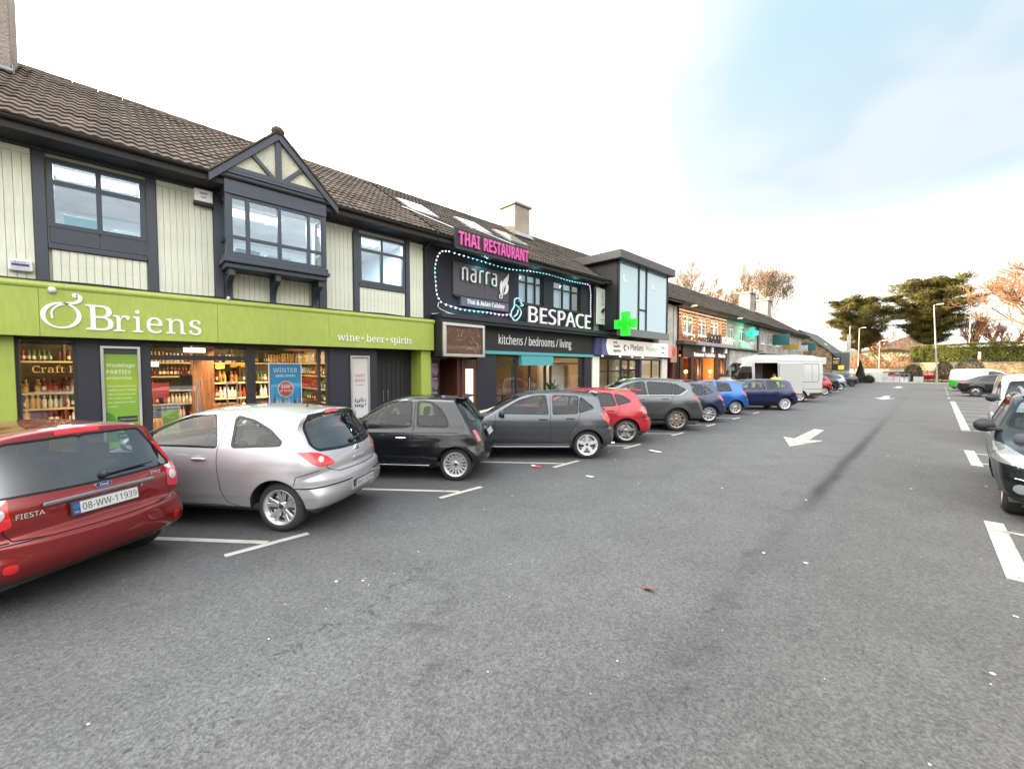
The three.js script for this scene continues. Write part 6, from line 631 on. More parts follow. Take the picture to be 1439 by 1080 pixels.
  // rear fittings set on the shell at height y
  const prof = s.prof, rearA = y => { let best = 9; for (let i = 0; i < prof.length; i++) { const p = prof[i], q = prof[(i + 1) % prof.length]; if ((p[1] - y) * (q[1] - y) <= 0 && p[1] !== q[1]) { const a = lerp(p[0], q[0], (y - p[1]) / (q[1] - p[1])); best = Math.min(best, a); } } return best; };
  s.at = (y, z = 0, dx = 0) => [rearA(y) - hl - dx, y, z];
  if (s.plate) { const [txt, y, ins = 0, ti] = s.plate; const tilt = ti ?? Math.atan2(rearA(y + 0.06) - rearA(y - 0.06), 0.12); const pl = thingless('number_plate', [rb(-0.012, 0.004, -0.062, 0.062, -0.268, 0.268, 0.004, 1)], M.trim, t); const g = new THREE.PlaneGeometry(0.52, 0.11); g.rotateY(-Math.PI / 2); g.translate(-0.0135, 0, 0); const face = obj('plate_face', g, new THREE.MeshStandardMaterial({ map: plateTex(txt), color: 0xbcbcbc, roughness: 0.4 }), pl, { uv: true }); pl.position.set(rearA(y) - hl - 0.012 + ins, y, 0); pl.rotation.z = -tilt; }
  if (s.wiper) { const [z0, y0, z1, y1] = s.wiper; const a = [rearA(y0) - hl - 0.02, y0, z0], b = [rearA(y1) - hl - 0.015, y1, z1]; obj('rear_wiper', [cyl(a, b, 0.018, 0.008, 6), (() => { const g = new THREE.SphereGeometry(0.035, 10, 8); g.translate(a[0] + 0.005, a[1], a[2]); return g; })()], M.black, t); }
  if (s.extra) s.extra(t, s, hl, rearA);
  return t;
}
function thingless(name, g, m, parent) { return obj(name, g, m, parent); }
const park = (t, x, z, hx, hz) => { t.position.set(x, 0, z); t.rotation.y = Math.atan2(-hz, hx); return t; };
// put a car so that the outer face of its rear left tyre touches the ground at (x, z)
function parkByRearLeft(t, s, x, z, hx, hz) { const l = Math.hypot(hx, hz); hx /= l; hz /= l; const f = s.L / 2 - s.ar, w = s.Wd(s.ar, s.r) - 0.04; const lx = hz, lz = -hx; return park(t, x + hx * f - lx * w, z + hz * f - lz * w, hx, hz); }
const FY = [[0.18, 0.84], [0.28, 0.93], [0.42, 0.972], [0.60, 0.992], [0.74, 1.0], [0.84, 0.988], [0.92, 0.966], [1.0, 0.935], [1.1, 0.885], [1.2, 0.835], [1.3, 0.79], [1.4, 0.74], [1.5, 0.68]];
const DC = (u, y, r) => { const p = []; for (let i = 0; i < 18; i++) p.push([u + r * Math.cos(i * 0.349), y + r * Math.sin(i * 0.349)]); return p; };   // round lamp on the diagonal view of a rear corner
// ---- the row along the shops
const sTaxi = { // red hatchback, nearest on the left
  label: 'red hatchback with rear wiper and white round rear lamps, nearest car at the left edge', L: 3.92, W: 1.67, ar: 0.68, af: 3.16, r: 0.30, rimR: 0.2, rim: 'star5', paint: paint([0.30, 0.020, 0.020], { roughness: 0.34, metalness: 0.45 }), fy: FY, tr: 0.06, N: 260, R: 44,
  prof: [[0.32, 0.24, 0.12], [0.10, 0.29, 0.09], [0.015, 0.40, 0.17], [0.0, 0.52, 0.26], [0.01, 0.60, 0.25], [0.065, 0.645, 0.22], [0.075, 0.76, 0.20], [0.10, 0.92, 0.19], [0.15, 1.02, 0.18], [0.30, 1.25, 0.15], [0.38, 1.385, 0.12], [0.40, 1.44, 0.10], [0.8, 1.462, 0.10], [1.5, 1.468, 0.10], [2.0, 1.43, 0.11], [2.4, 1.29, 0.14], [2.85, 1.05, 0.16], [2.98, 0.995, 0.14], [3.4, 0.93, 0.14], [3.75, 0.80, 0.25], [3.89, 0.62, 0.35], [3.92, 0.45, 0.4], [3.88, 0.28, 0.3], [3.7, 0.2, 0.14], [2.4, 0.19, 0.1], [1.2, 0.19, 0.1]],
  windows: [{ p: [[2.62, 1.0], [2.2, 1.25], [1.9, 1.36], [1.55, 1.385], [1.5, 0.99]] }, { p: [[1.42, 1.385], [1.4, 1.0], [0.78, 1.04], [0.72, 1.30]] }],
  rearWin: [[-0.01, 1.365], [0.52, 1.355], [0.58, 1.2], [0.665, 0.99], [0.66, 0.975], [-0.01, 0.965]], rearBorder: 0.02, third: [[-0.01, 1.435], [0.17, 1.43], [0.17, 1.395], [-0.01, 1.395]],
  lights: [{ v: 'diag', n: 'clear_lamp', m: M.tailClear, rp: 0.02, p: DC(0.60, 0.955, 0.050), off: 0.008 }, { v: 'diag', n: 'clear_lamp', m: M.tailClear, rp: 0.02, p: DC(0.595, 0.845, 0.050), off: 0.008 }, { v: 'diag', m: M.tail, p: [[0.74, 1.20], [0.64, 1.21], [0.55, 1.0], [0.51, 0.74], [0.66, 0.70], [0.70, 0.95]] }, { v: 'rear', m: M.tail, n: 'reflector', p: [[0.60, 0.46], [0.68, 0.46], [0.68, 0.39], [0.60, 0.39]], rp: 0.035 }],
  screen: [[-0.01, 1.36], [0.56, 1.33], [0.68, 1.03], [-0.01, 1.02]], bumper: [{ v: 'rear', p: [[-0.1, 0.1], [1, 0.1], [1, 0.60], [-0.1, 0.60]] }, { v: 'side', p: [[-0.2, 0.1], [0.30, 0.1], [0.33, 0.60], [-0.2, 0.60]] }],
  seams: [{ v: 'rear', p: [[-0.01, 0.605], [0.40, 0.61], [0.60, 0.63], [0.64, 0.70], [0.655, 0.96]] }, { v: 'rear', p: [[0.62, 0.625], [0.9, 0.625]] }, { v: 'side', p: [[-0.2, 0.61], [0.35, 0.61]] }, { v: 'side', p: [[1.46, 1.4], [1.44, 0.6], [1.3, 0.35]] }, { v: 'side', p: [[2.65, 1.0], [2.66, 0.3]] }],
  doors: [{ p: [[2.64, 0.98], [2.64, 0.28], [1.46, 0.28], [1.46, 0.97]], h: [1.66, 0.86] }], wiper: [0.03, 1.005, 0.46, 1.03], plate: ['08-WW-11939', 0.775], mirror: [2.58, 0.98],
  extra(t, s, hl, ra) {
    obj('handle_strip', (() => { const g = new RoundedBoxGeometry(0.03, 0.034, 0.86, 2, 0.012); g.translate(ra(0.868) - hl - 0.008, 0.868, 0); return g; })(), std([0.12, 0.12, 0.13], 0.5), t);
    const em = new THREE.CylinderGeometry(0.5, 0.5, 1, 24); em.rotateZ(Math.PI / 2); em.scale(0.014, 0.054, 0.135); em.translate(ra(0.925) - hl - 0.006, 0.925, 0); obj('oval_badge', em, M.chrome, t); const e2 = new THREE.CircleGeometry(0.5, 24); e2.scale(0.118, 0.042, 1); e2.rotateY(-Math.PI / 2); e2.translate(ra(0.925) - hl - 0.0145, 0.925, 0); obj('badge_face', e2, new THREE.MeshStandardMaterial({ map: canvasTex(128, 48, (x, w, h) => { x.fillStyle = '#1b2f6b'; x.fillRect(0, 0, w, h); x.fillStyle = '#e8ecf2'; x.font = 'italic 34px serif'; x.textAlign = 'center'; x.fillText('Ford', 64, 35); }), roughness: 0.3 }), t, { uv: true });
    const word = (txt, z, y, size, back, yaw) => { const g = new TextGeometry(txt, { font: font.sans_regular, size, depth: 0.004, curveSegments: 2 }); g.rotateY(-Math.PI / 2 + yaw); g.translate(ra(y) - hl + back, y, z); obj('model_lettering', g, std([0.5, 0.5, 0.5], 0.3, { metalness: 0.4 }), t); };
    word('FIESTA', -0.58, 0.79, 0.040, 0.045, -0.19); word('STYLE', 0.42, 0.90, 0.034, 0.022, 0.17);
    const lk = new THREE.CylinderGeometry(0.012, 0.012, 0.008, 12); lk.rotateZ(Math.PI / 2); lk.translate(ra(0.83) - hl - 0.004, 0.83, 0.31); obj('lock', lk, M.chrome, t);
    obj('aerial_base', cyl([0.55, 1.455, 0], [0.5, 1.49, 0], 0.012, 0.008), M.black, t);
  },
};
park(makeCar(sTaxi), 0, 0, -0.83, 0.56);
const carFiesta = scene.children[scene.children.length - 1];
{ const h = [-0.83, 0.56], l = Math.hypot(...h), hx = h[0] / l, hz = h[1] / l; const rx = -5.31, rz = 0.07; carFiesta.position.set(rx + hx * 1.89, 0, rz + hz * 1.89); }
const sCorsa = {
  label: 'silver three door hatchback with teardrop rear lamps, parked second from the left', L: 4.0, W: 1.73, ar: 0.68, af: 3.19, r: 0.308, rimR: 0.212, rim: 'double5', paint: paint([0.64, 0.62, 0.65], { metalness: 0.62, roughness: 0.40 }), fy: FY.map(([y, f]) => [y + 0.03, f]), N: 260, R: 44, tr: 0.06, archGap: 0.05,
  prof: [[0.36, 0.25, 0.1], [0.12, 0.28, 0.09], [0.02, 0.40, 0.2], [0.0, 0.55, 0.33], [0.02, 0.66, 0.32], [0.075, 0.73, 0.30], [0.085, 0.82, 0.29], [0.13, 0.94, 0.27], [0.20, 1.03, 0.24], [0.34, 1.20, 0.19], [0.47, 1.36, 0.14], [0.47, 1.42, 0.10], [0.75, 1.455, 0.1], [1.15, 1.485, 0.1], [1.6, 1.49, 0.1], [2.05, 1.45, 0.11], [2.4, 1.34, 0.14], [2.85, 1.12, 0.16], [3.15, 0.98, 0.14], [3.5, 0.88, 0.15], [3.8, 0.75, 0.25], [3.95, 0.60, 0.35], [4.0, 0.45, 0.4], [3.97, 0.3, 0.35], [3.8, 0.2, 0.15], [2.5, 0.21, 0.1], [1.2, 0.21, 0.1]],
  windows: [{ p: [[2.76, 1.04], [2.35, 1.26], [2.0, 1.38], [1.64, 1.405], [1.50, 1.03]], f: 0.016 }, { p: [[1.32, 1.375], [1.28, 1.055], [0.66, 1.085], [0.84, 1.215], [1.08, 1.325]], f: 0.036, fm: M.trim }],
  rearWin: [[-0.01, 1.385], [0.50, 1.375], [0.60, 1.25], [0.655, 1.06], [0.62, 1.005], [0.3, 0.985], [-0.01, 0.98]], rearBorder: 0.035, third: [[-0.01, 1.435], [0.16, 1.432], [0.16, 1.395], [-0.01, 1.395]],
  lights: [{ v: 'diag', n: 'clear_lamp', m: M.tailClear, rp: 0.02, p: DC(0.615, 0.885, 0.036), off: 0.006 }, { v: 'diag', m: M.tail, rp: 0.02, p: [[0.88, 0.995], [0.74, 0.985], [0.62, 0.955], [0.52, 0.90], [0.44, 0.82], [0.46, 0.80], [0.56, 0.795], [0.66, 0.81], [0.74, 0.86], [0.80, 0.92]] }],
  screen: [[-0.01, 1.36], [0.58, 1.33], [0.70, 1.03], [-0.01, 1.02]], bumper: [{ v: 'rear', p: [[-0.1, 0.1], [1, 0.1], [1, 0.685], [-0.1, 0.685]] }, { v: 'side', p: [[-0.2, 0.1], [0.40, 0.1], [0.44, 0.60], [0.34, 0.685], [-0.2, 0.685]], pred: (x, y, z) => z > 0.3 }],
  seams: [{ v: 'side', p: [[1.46, 1.42], [1.48, 1.0], [1.42, 0.5], [1.36, 0.36], [1.2, 0.31]] }, { v: 'side', p: [[1.4, 0.315], [2.65, 0.315]] }, { v: 'side', p: [[2.68, 1.0], [2.70, 0.32]] }, { v: 'rear', p: [[-0.01, 0.695], [0.45, 0.70], [0.60, 0.76], [0.70, 0.97]] }, { v: 'side', p: [[-0.1, 0.56], [0.36, 0.56]], w: 0.006 }, { v: 'rear', p: [[0.28, 0.565], [0.9, 0.565]], w: 0.006 }, { v: 'side', p: [[0.44, 0.60], [0.42, 0.70], [0.20, 0.76]] }],
  doors: [{ p: [[2.68, 1.01], [2.68, 0.32], [1.40, 0.32], [1.44, 0.5], [1.48, 0.8], [1.48, 1.005]], h: [1.70, 0.89] }], wiper: [0.0, 1.02, 0.42, 1.06], plate: ['08-D-74284', 0.47, 0.014], mirror: [2.62, 1.04],
  extra(t, s, hl, ra) {
    obj('plate_recess', rb(ra(0.47) - hl - 0.006, ra(0.47) - hl + 0.03, 0.40, 0.55, -0.30, 0.30, 0.008, 1), s.paint, t);
    const rg = new THREE.TorusGeometry(0.048, 0.008, 6, 24); rg.rotateY(Math.PI / 2); rg.translate(ra(0.90) - hl - 0.006, 0.90, 0); const z1 = new THREE.Shape([[-0.07, 0.012], [0.01, 0.012], [-0.01, -0.004], [0.07, -0.012], [-0.01, -0.012], [0.01, 0.004]].map(p => new THREE.Vector2(...p))); const zg = new THREE.ExtrudeGeometry(z1, { depth: 0.008, bevelEnabled: false }); zg.rotateY(-Math.PI / 2); zg.translate(ra(0.90) - hl - 0.006, 0.90, 0); obj('ring_badge', [rg, zg], M.chrome, t);
    obj('tailgate_handle', rb(ra(0.80) - hl - 0.02, ra(0.80) - hl + 0.01, 0.775, 0.82, -0.14, 0.14, 0.01, 2), s.paint, t);
    obj('aerial_base', cyl([-hl + 0.85, 1.46, 0], [-hl + 0.82, 1.50, 0], 0.014, 0.008), M.black, t);
  },
};
parkByRearLeft(makeCar(sCorsa), sCorsa, -5.46, -1.43, -0.79, 0.61);
const s500 = {
  label: 'small black rounded city car with silver multi spoke wheels beside the silver hatchback', L: 3.56, W: 1.64, ar: 0.56, af: 2.86, r: 0.295, rimR: 0.208, rim: 'thin16', capMat: M.darkRim, paint: paint([0.010, 0.011, 0.016], { metalness: 0.2, roughness: 0.3 }), fy: [[0.18, 0.85], [0.3, 0.94], [0.45, 0.985], [0.62, 1.0], [0.76, 0.995], [0.86, 0.975], [0.90, 0.945], [1.0, 0.915], [1.1, 0.875], [1.2, 0.83], [1.3, 0.785], [1.4, 0.73], [1.5, 0.66]], N: 240, R: 44, tr: 0.12, flare: 0.03, handle: M.chrome,
  prof: [[0.3, 0.25, 0.12], [0.09, 0.30, 0.12], [0.0, 0.46, 0.28], [0.01, 0.60, 0.36], [0.05, 0.74, 0.34], [0.12, 0.90, 0.3], [0.20, 1.02, 0.26], [0.36, 1.22, 0.2], [0.54, 1.41, 0.13], [0.60, 1.455, 0.1], [0.8, 1.475, 0.1], [1.2, 1.49, 0.1], [1.6, 1.47, 0.1], [1.9, 1.40, 0.12], [2.3, 1.18, 0.15], [2.55, 1.03, 0.15], [2.7, 0.97, 0.15], [3.1, 0.9, 0.2], [3.4, 0.74, 0.3], [3.53, 0.55, 0.4], [3.56, 0.4, 0.4], [3.5, 0.27, 0.3], [3.3, 0.2, 0.14], [2.2, 0.19, 0.1], [1.1, 0.19, 0.1]],
  windows: [{ p: [[2.40, 1.0], [2.2, 1.18], [1.95, 1.32], [1.62, 1.385], [1.40, 1.39], [1.36, 0.985]] }, { p: [[1.25, 1.385], [1.22, 0.99], [0.70, 0.985], [0.74, 1.10], [0.86, 1.26], [1.02, 1.36]], f: 0.035 }],
  rearWin: [[-0.01, 1.39], [0.44, 1.38], [0.56, 1.10], [0.53, 1.05], [-0.01, 1.04]], rearBorder: 0.025,
  lights: [{ v: 'diag', m: M.tailPink, rp: 0.04, p: [[0.66, 0.90], [0.565, 0.90], [0.475, 0.70], [0.56, 0.685]] }],
  screen: [[-0.01, 1.36], [0.54, 1.33], [0.66, 1.03], [-0.01, 1.02]], bumper: [{ v: 'rear', p: [[-0.1, 0.1], [1, 0.1], [1, 0.56], [-0.1, 0.56]] }],
  seams: [{ v: 'side', p: [[1.31, 1.42], [1.31, 0.5], [1.22, 0.36]] }, { v: 'side', p: [[1.24, 0.33], [2.45, 0.33]] }, { v: 'side', p: [[2.46, 1.0], [2.48, 0.33]] }, { v: 'side', p: [[0.5, 0.865], [2.9, 0.845]], w: 0.004 }, { v: 'rear', p: [[-0.01, 0.575], [0.58, 0.58], [0.64, 0.92]] }],
  doors: [{ p: [[2.45, 0.99], [2.46, 0.34], [1.27, 0.34], [1.315, 0.6], [1.315, 0.975]], h: [1.52, 0.77] }], wiper: [0.0, 1.06, 0.36, 1.09], plate: ['09-D-21706', 0.80], mirror: [2.30, 1.03],
  extra(t, s, hl, ra) { obj('sill_strip', rb(0.86 - hl + 0.15, 2.4 - hl, 0.275, 0.29, -0.80, -0.79, 0.004, 1), M.chrome, t); obj('tailgate_handle', rb(ra(0.90) - hl - 0.02, ra(0.90) - hl, 0.885, 0.91, -0.25, 0.25, 0.006, 1), M.chrome, t); obj('roof_spoiler', (() => { const g = new RoundedBoxGeometry(0.16, 0.03, 1.0, 2, 0.012); g.rotateZ(0.12); g.translate(0.54 - hl, 1.455, 0); return g; })(), s.paint, t); },
};
parkByRearLeft(makeCar(s500), s500, -5.78, -4.30, -0.77, 0.64);
const sPolo = {
  label: 'grey five door hatchback with white star spoke wheels in front of the black showroom pillar', L: 3.99, W: 1.70, ar: 0.70, af: 3.17, r: 0.315, rimR: 0.222, rim: 'star5', rimMat: std([0.74, 0.74, 0.75], 0.28, { metalness: 0.6 }), paint: paint([0.105, 0.115, 0.135], { metalness: 0.7, roughness: 0.36 }), fy: FY.map(([y, f], i) => [y + 0.02, f]), N: 240, R: 44, arch: 0.075, handle: M.trim,
  prof: [[0.34, 0.27, 0.1], [0.12, 0.30, 0.10], [0.03, 0.42, 0.2], [0.0, 0.56, 0.3], [0.03, 0.68, 0.28], [0.08, 0.76, 0.26], [0.11, 0.88, 0.23], [0.18, 1.0, 0.2], [0.34, 1.22, 0.16], [0.40, 1.37, 0.12], [0.46, 1.425, 0.1], [0.64, 1.45, 0.1], [1.0, 1.475, 0.1], [1.6, 1.48, 0.1], [2.1, 1.435, 0.11], [2.5, 1.28, 0.14], [2.95, 1.04, 0.16], [3.1, 0.985, 0.14], [3.5, 0.91, 0.15], [3.82, 0.77, 0.25], [3.95, 0.6, 0.35], [3.99, 0.42, 0.4], [3.94, 0.28, 0.3], [3.75, 0.2, 0.14], [2.5, 0.21, 0.1], [1.2, 0.21, 0.1]],
  windows: [{ p: [[2.64, 1.02], [2.2, 1.275], [1.88, 1.37], [1.62, 1.385], [1.57, 1.0]], f: 0.022 }, { p: [[1.44, 1.385], [1.45, 1.0], [0.93, 1.02], [0.90, 1.36]], f: 0.022 }, { p: [[0.83, 1.33], [0.87, 1.045], [0.58, 1.13]], f: 0.03, r: 0.02 }],
  rearWin: [[-0.01, 1.37], [0.50, 1.36], [0.60, 1.05], [0.57, 1.0], [-0.01, 0.99]], rearBorder: 0.02,
  lights: [{ v: 'diag', m: M.tail, p: [[0.86, 1.01], [0.60, 1.01], [0.46, 0.97], [0.43, 0.86], [0.50, 0.78], [0.74, 0.78], [0.80, 0.84]] }],
  screen: [[-0.01, 1.36], [0.58, 1.33], [0.70, 1.03], [-0.01, 1.02]], bumper: [{ v: 'rear', p: [[-0.1, 0.1], [1, 0.1], [1, 0.70], [-0.1, 0.70]] }], clad: 0.30,
  seams: [{ v: 'side', p: [[1.51, 1.4], [1.52, 0.36]] }, { v: 'side', p: [[0.86, 1.02], [0.93, 0.80], [1.10, 0.60], [1.14, 0.40]] }, { v: 'side', p: [[2.72, 1.0], [2.74, 0.36]] }, { v: 'side', p: [[1.14, 0.36], [2.74, 0.36]] }, { v: 'side', p: [[0.36, 0.73], [0.02, 0.70]] }, { v: 'rear', p: [[-0.01, 0.71], [0.9, 0.71]] }],
  doors: [{ p: [[2.72, 1.0], [2.73, 0.37], [1.52, 0.37], [1.515, 0.985]], h: [1.68, 0.885] }, { p: [[1.51, 0.985], [1.515, 0.37], [1.15, 0.37], [1.11, 0.62], [0.94, 0.82], [0.87, 1.0]], h: [1.08, 0.90] }], wiper: [0.0, 1.02, 0.40, 1.06], plate: ['11-D-30465', 0.60], mirror: [2.60, 1.0, M.trim],
  extra(t, s, hl, ra) { obj('roof_spoiler', (() => { const g = new RoundedBoxGeometry(0.20, 0.035, 1.05, 2, 0.014); g.rotateZ(0.08); g.translate(0.42 - hl, 1.425, 0); return g; })(), s.paint, t); obj('sill_trim', [rb(1.1 - hl, 2.8 - hl, 0.30, 0.36, -0.855, -0.82, 0.015, 2), rb(1.1 - hl, 2.8 - hl, 0.30, 0.36, 0.82, 0.855, 0.015, 2)], M.trim, t); obj('sill_strip', [rb(1.1 - hl, 2.8 - hl, 0.275, 0.298, -0.852, -0.83, 0.006, 1), rb(1.1 - hl, 2.8 - hl, 0.275, 0.298, 0.83, 0.852, 0.006, 1)], M.steel, t); obj('exhaust_pipe', [cyl([-hl + 0.02, 0.29, -0.42], [-hl + 0.25, 0.29, -0.42], 0.03, 0.03, 12, true)], M.chrome, t); },
};
parkByRearLeft(makeCar(sPolo), sPolo, -5.16, -7.42, -0.70, 0.71);
// general hatchback scaled from the grey one
function hatch(o) { const k = o.L / 3.99, v = (o.H || 1.48) / 1.48, P = p => p.map(([a, y]) => [a * k, y * v]); return { ...sPolo, fy: FY.map(([y, f]) => [y * v + 0.02, f]), N: 150, R: 26, arch: 0, clad: 0, handle: null, rimMat: null, extra: null, rearBorder: 0.02, mirror: [2.60 * k, 1.0 * v], prof: sPolo.prof.map(([a, y, d]) => [a * k, y * v, d]), windows: sPolo.windows.map(w => ({ ...w, p: P(w.p) })), rearWin: sPolo.rearWin.map(([z, y]) => [z * o.W / 1.70, y * v]), screen: sPolo.screen.map(([z, y]) => [z * o.W / 1.70, y * v]), seams: sPolo.seams.map(s => ({ ...s, p: s.v === 'side' ? P(s.p) : s.p.map(([z, y]) => [z, y * v]) })), doors: sPolo.doors.map(d => ({ p: P(d.p), h: [d.h[0] * k, d.h[1] * v] })), lights: sPolo.lights.map(l => ({ ...l, p: l.v === 'side' ? P(l.p) : l.p.map(([z, y]) => [z * o.W / 1.70, y * v]) })), bumper: [{ v: 'rear', p: [[-0.1, 0.1], [1.1, 0.1], [1.1, 0.70 * v], [-0.1, 0.70 * v]] }], wiper: [0, 1.02 * v, 0.4, 1.06 * v], plate: ['12-D-8814', 0.60 * v], ar: 0.70 * k, af: 0.70 * k + o.wb, seatTop: 1.18 * v, ...o }; }
const sV40 = hatch({ label: 'bright red hatchback with dark twisted spoke wheels behind the grey hatchback', L: 4.37, W: 1.80, H: 1.45, wb: 2.65, r: 0.325, rimR: 0.235, rim: 'swirl5', rimMat: std([0.42, 0.40, 0.36], 0.3, { metalness: 0.8 }), paint: paint([0.50, 0.018, 0.035], { metalness: 0.15, roughness: 0.35 }), N: 200, R: 36, plate: ['14-D-20973', 0.55],
  windows: [{ p: [[2.85, 1.0], [2.4, 1.24], [2.05, 1.33], [1.75, 1.345], [1.7, 0.98]] }, { p: [[1.62, 1.345], [1.6, 0.98], [1.05, 1.02], [1.15, 1.30]], dark: true }, { p: [[1.05, 1.29], [0.98, 1.03], [0.66, 1.12], [0.85, 1.24]], dark: true, r: 0.02 }],
  lights: [{ v: 'side', m: M.tailPink, p: [[0.46, 0.90], [0.16, 0.99], [0.05, 0.86], [0.10, 0.78], [0.24, 0.80]] }, { v: 'rear', m: M.tailPink, p: [[0.95, 0.98], [0.60, 0.98], [0.64, 0.80], [0.95, 0.78]], pred: (x, y, z) => z > 0.5 }], extra(t, s, hl) { obj('roof_spoiler', (() => { const g = new RoundedBoxGeometry(0.26, 0.035, 1.1, 2, 0.014); g.rotateZ(0.06); g.translate(0.42 - hl, 1.40, 0); return g; })(), s.paint, t); } });
parkByRearLeft(makeCar(sV40), sV40, -5.52, -9.72, -0.76, 0.65);
const sSuv = { label: 'grey sport utility car with black wheel arches, parked beside the red hatchback before the pharmacy', name: 'parked_suv', cat: 'SUV', L: 4.56, W: 1.85, ar: 0.94, af: 3.64, r: 0.365, rimR: 0.25, rim: 'split10', rimMat: M.bronzeRim, tw: 0.225, paint: paint([0.13, 0.135, 0.145], { metalness: 0.75, roughness: 0.34 }), N: 220, R: 38, arch: 0.085, clad: 0.42, yc: 0.75, seatTop: 1.32, seatY: 0.5, dashY: 1.08,
  fy: [[0.28, 0.84], [0.4, 0.94], [0.55, 0.98], [0.74, 0.995], [0.9, 1.0], [1.0, 0.985], [1.1, 0.955], [1.2, 0.91], [1.3, 0.865], [1.4, 0.82], [1.5, 0.775], [1.6, 0.72], [1.7, 0.66]],
  prof: [[0.4, 0.34, 0.12], [0.14, 0.38, 0.1], [0.03, 0.52, 0.2], [0, 0.70, 0.3], [0.05, 0.84, 0.28], [0.12, 1.0, 0.25], [0.2, 1.12, 0.22], [0.42, 1.38, 0.18], [0.47, 1.54, 0.13], [0.54, 1.60, 0.1], [0.74, 1.635, 0.1], [1.2, 1.67, 0.1], [1.8, 1.68, 0.1], [2.4, 1.63, 0.11], [2.85, 1.46, 0.14], [3.3, 1.19, 0.16], [3.5, 1.12, 0.14], [3.95, 1.05, 0.16], [4.35, 0.92, 0.25], [4.52, 0.72, 0.35], [4.56, 0.55, 0.38], [4.5, 0.4, 0.3], [4.3, 0.28, 0.14], [2.8, 0.27, 0.1], [1.4, 0.28, 0.1]],
  windows: [{ p: [[3.0, 1.17], [2.5, 1.44], [2.15, 1.535], [1.95, 1.55], [1.9, 1.13]] }, { p: [[1.83, 1.55], [1.8, 1.13], [1.12, 1.155], [1.06, 1.50]], dark: true }, { p: [[1.0, 1.49], [1.05, 1.165], [0.80, 1.20], [0.66, 1.30]], dark: true, r: 0.02 }],
  rearWin: [[-0.01, 1.52], [0.55, 1.50], [0.68, 1.18], [-0.01, 1.16]],
  lights: [{ v: 'side', m: M.tailDark, p: [[0.62, 1.08], [0.20, 1.10], [0.10, 0.98], [0.28, 0.98]] }, { v: 'rear', m: M.tailDark, p: [[1, 1.09], [0.48, 1.06], [0.52, 0.98], [1, 0.98]], pred: (x, y, z) => z > 0.4 }, { v: 'rear', m: M.tail, n: 'reflector', p: [[0.62, 0.53], [0.82, 0.53], [0.82, 0.50], [0.62, 0.50]], rp: 0 }],
  screen: [[-0.01, 1.54], [0.62, 1.5], [0.76, 1.2], [-0.01, 1.18]], seams: [{ v: 'side', p: [[1.865, 1.56], [1.86, 0.46]] }, { v: 'side', p: [[1.05, 1.15], [1.15, 0.95], [1.34, 0.75], [1.38, 0.5]] }, { v: 'side', p: [[3.06, 1.15], [3.1, 0.45]] }, { v: 'side', p: [[0.5, 0.78], [0.02, 0.76]] }, { v: 'side', p: [[0.62, 0.86], [0.72, 0.93], [0.66, 1.0], [0.56, 0.95]] }, { v: 'rear', p: [[-0.01, 0.72], [0.9, 0.72]] }],
  doors: [{ p: [[3.05, 1.12], [3.08, 0.45], [1.86, 0.45], [1.865, 1.1]], h: [2.03, 1.02] }, { p: [[1.86, 1.1], [1.855, 0.45], [1.39, 0.45], [1.35, 0.75], [1.16, 0.97], [1.08, 1.12]], h: [1.32, 1.04] }], bumper: [{ v: 'rear', p: [[-0.1, 0.2], [1.1, 0.2], [1.1, 0.70], [-0.1, 0.70]] }], wiper: [0, 1.19, 0.4, 1.24], plate: ['191-D-5542', 0.88], mirror: [2.98, 1.16],
  extra(t, s, hl, ra) { for (const sd of [-1, 1]) { const y = 1.135; const pts = [3.05, 2.4, 1.8, 1.2, 0.9].map(a => [a - hl, 1.115 + (3.05 - a) * 0.015, sd * (s.Wd(a, 1.12) + 0.012)]); pts.push([0.62 - hl, 1.30, sd * (s.Wd(0.62, 1.3) + 0.0)]); obj('chrome_strip', tube(pts, 0.011, 5, 40), M.chrome, t); } obj('roof_spoiler', (() => { const g = new RoundedBoxGeometry(0.26, 0.035, 1.2, 2, 0.014); g.rotateZ(0.05); g.translate(0.5 - hl, 1.60, 0); return g; })(), s.paint, t); } };
parkByRearLeft(makeCar(sSuv), sSuv, -5.45, -12.72, -0.76, 0.65);
const navy = paint([0.006, 0.012, 0.085], { metalness: 0.5, roughness: 0.34 });
const sG1 = hatch({ label: 'dark blue hatchback mostly hidden behind the grey sport utility car', L: 4.2, W: 1.78, wb: 2.6, r: 0.32, rimR: 0.225, rim: 'multi9', paint: paint([0.025, 0.040, 0.095], { metalness: 0.5, roughness: 0.35 }), plate: ['152-D-771', 0.60] }); parkByRearLeft(makeCar(sG1), sG1, -5.48, -15.55, -0.76, 0.65);
const s208 = hatch({ label: 'bright blue hatchback parked left of the navy hatchback and the white van', L: 3.97, W: 1.74, wb: 2.54, H: 1.47, r: 0.31, rimR: 0.215, rim: 'multi9', paint: paint([0.012, 0.13, 0.52], { metalness: 0.5, roughness: 0.32 }), plate: ['161-D-9920', 0.60], windows: [sPolo.windows[0], { p: [[1.44, 1.385], [1.45, 1.0], [0.86, 1.03], [0.95, 1.33]] }] .map(w => ({ ...w, f: 0.02 })), lights: [{ v: 'side', m: M.tailDark, p: [[0.52, 0.98], [0.20, 1.0], [0.06, 0.84], [0.2, 0.78], [0.30, 0.88]] }, { v: 'rear', m: M.tailDark, p: [[0.9, 1.0], [0.60, 0.96], [0.62, 0.80], [0.9, 0.78]], pred: (x, y, z) => z > 0.5 }] }); parkByRearLeft(makeCar(s208), s208, -5.62, -19.0, -0.76, 0.65);
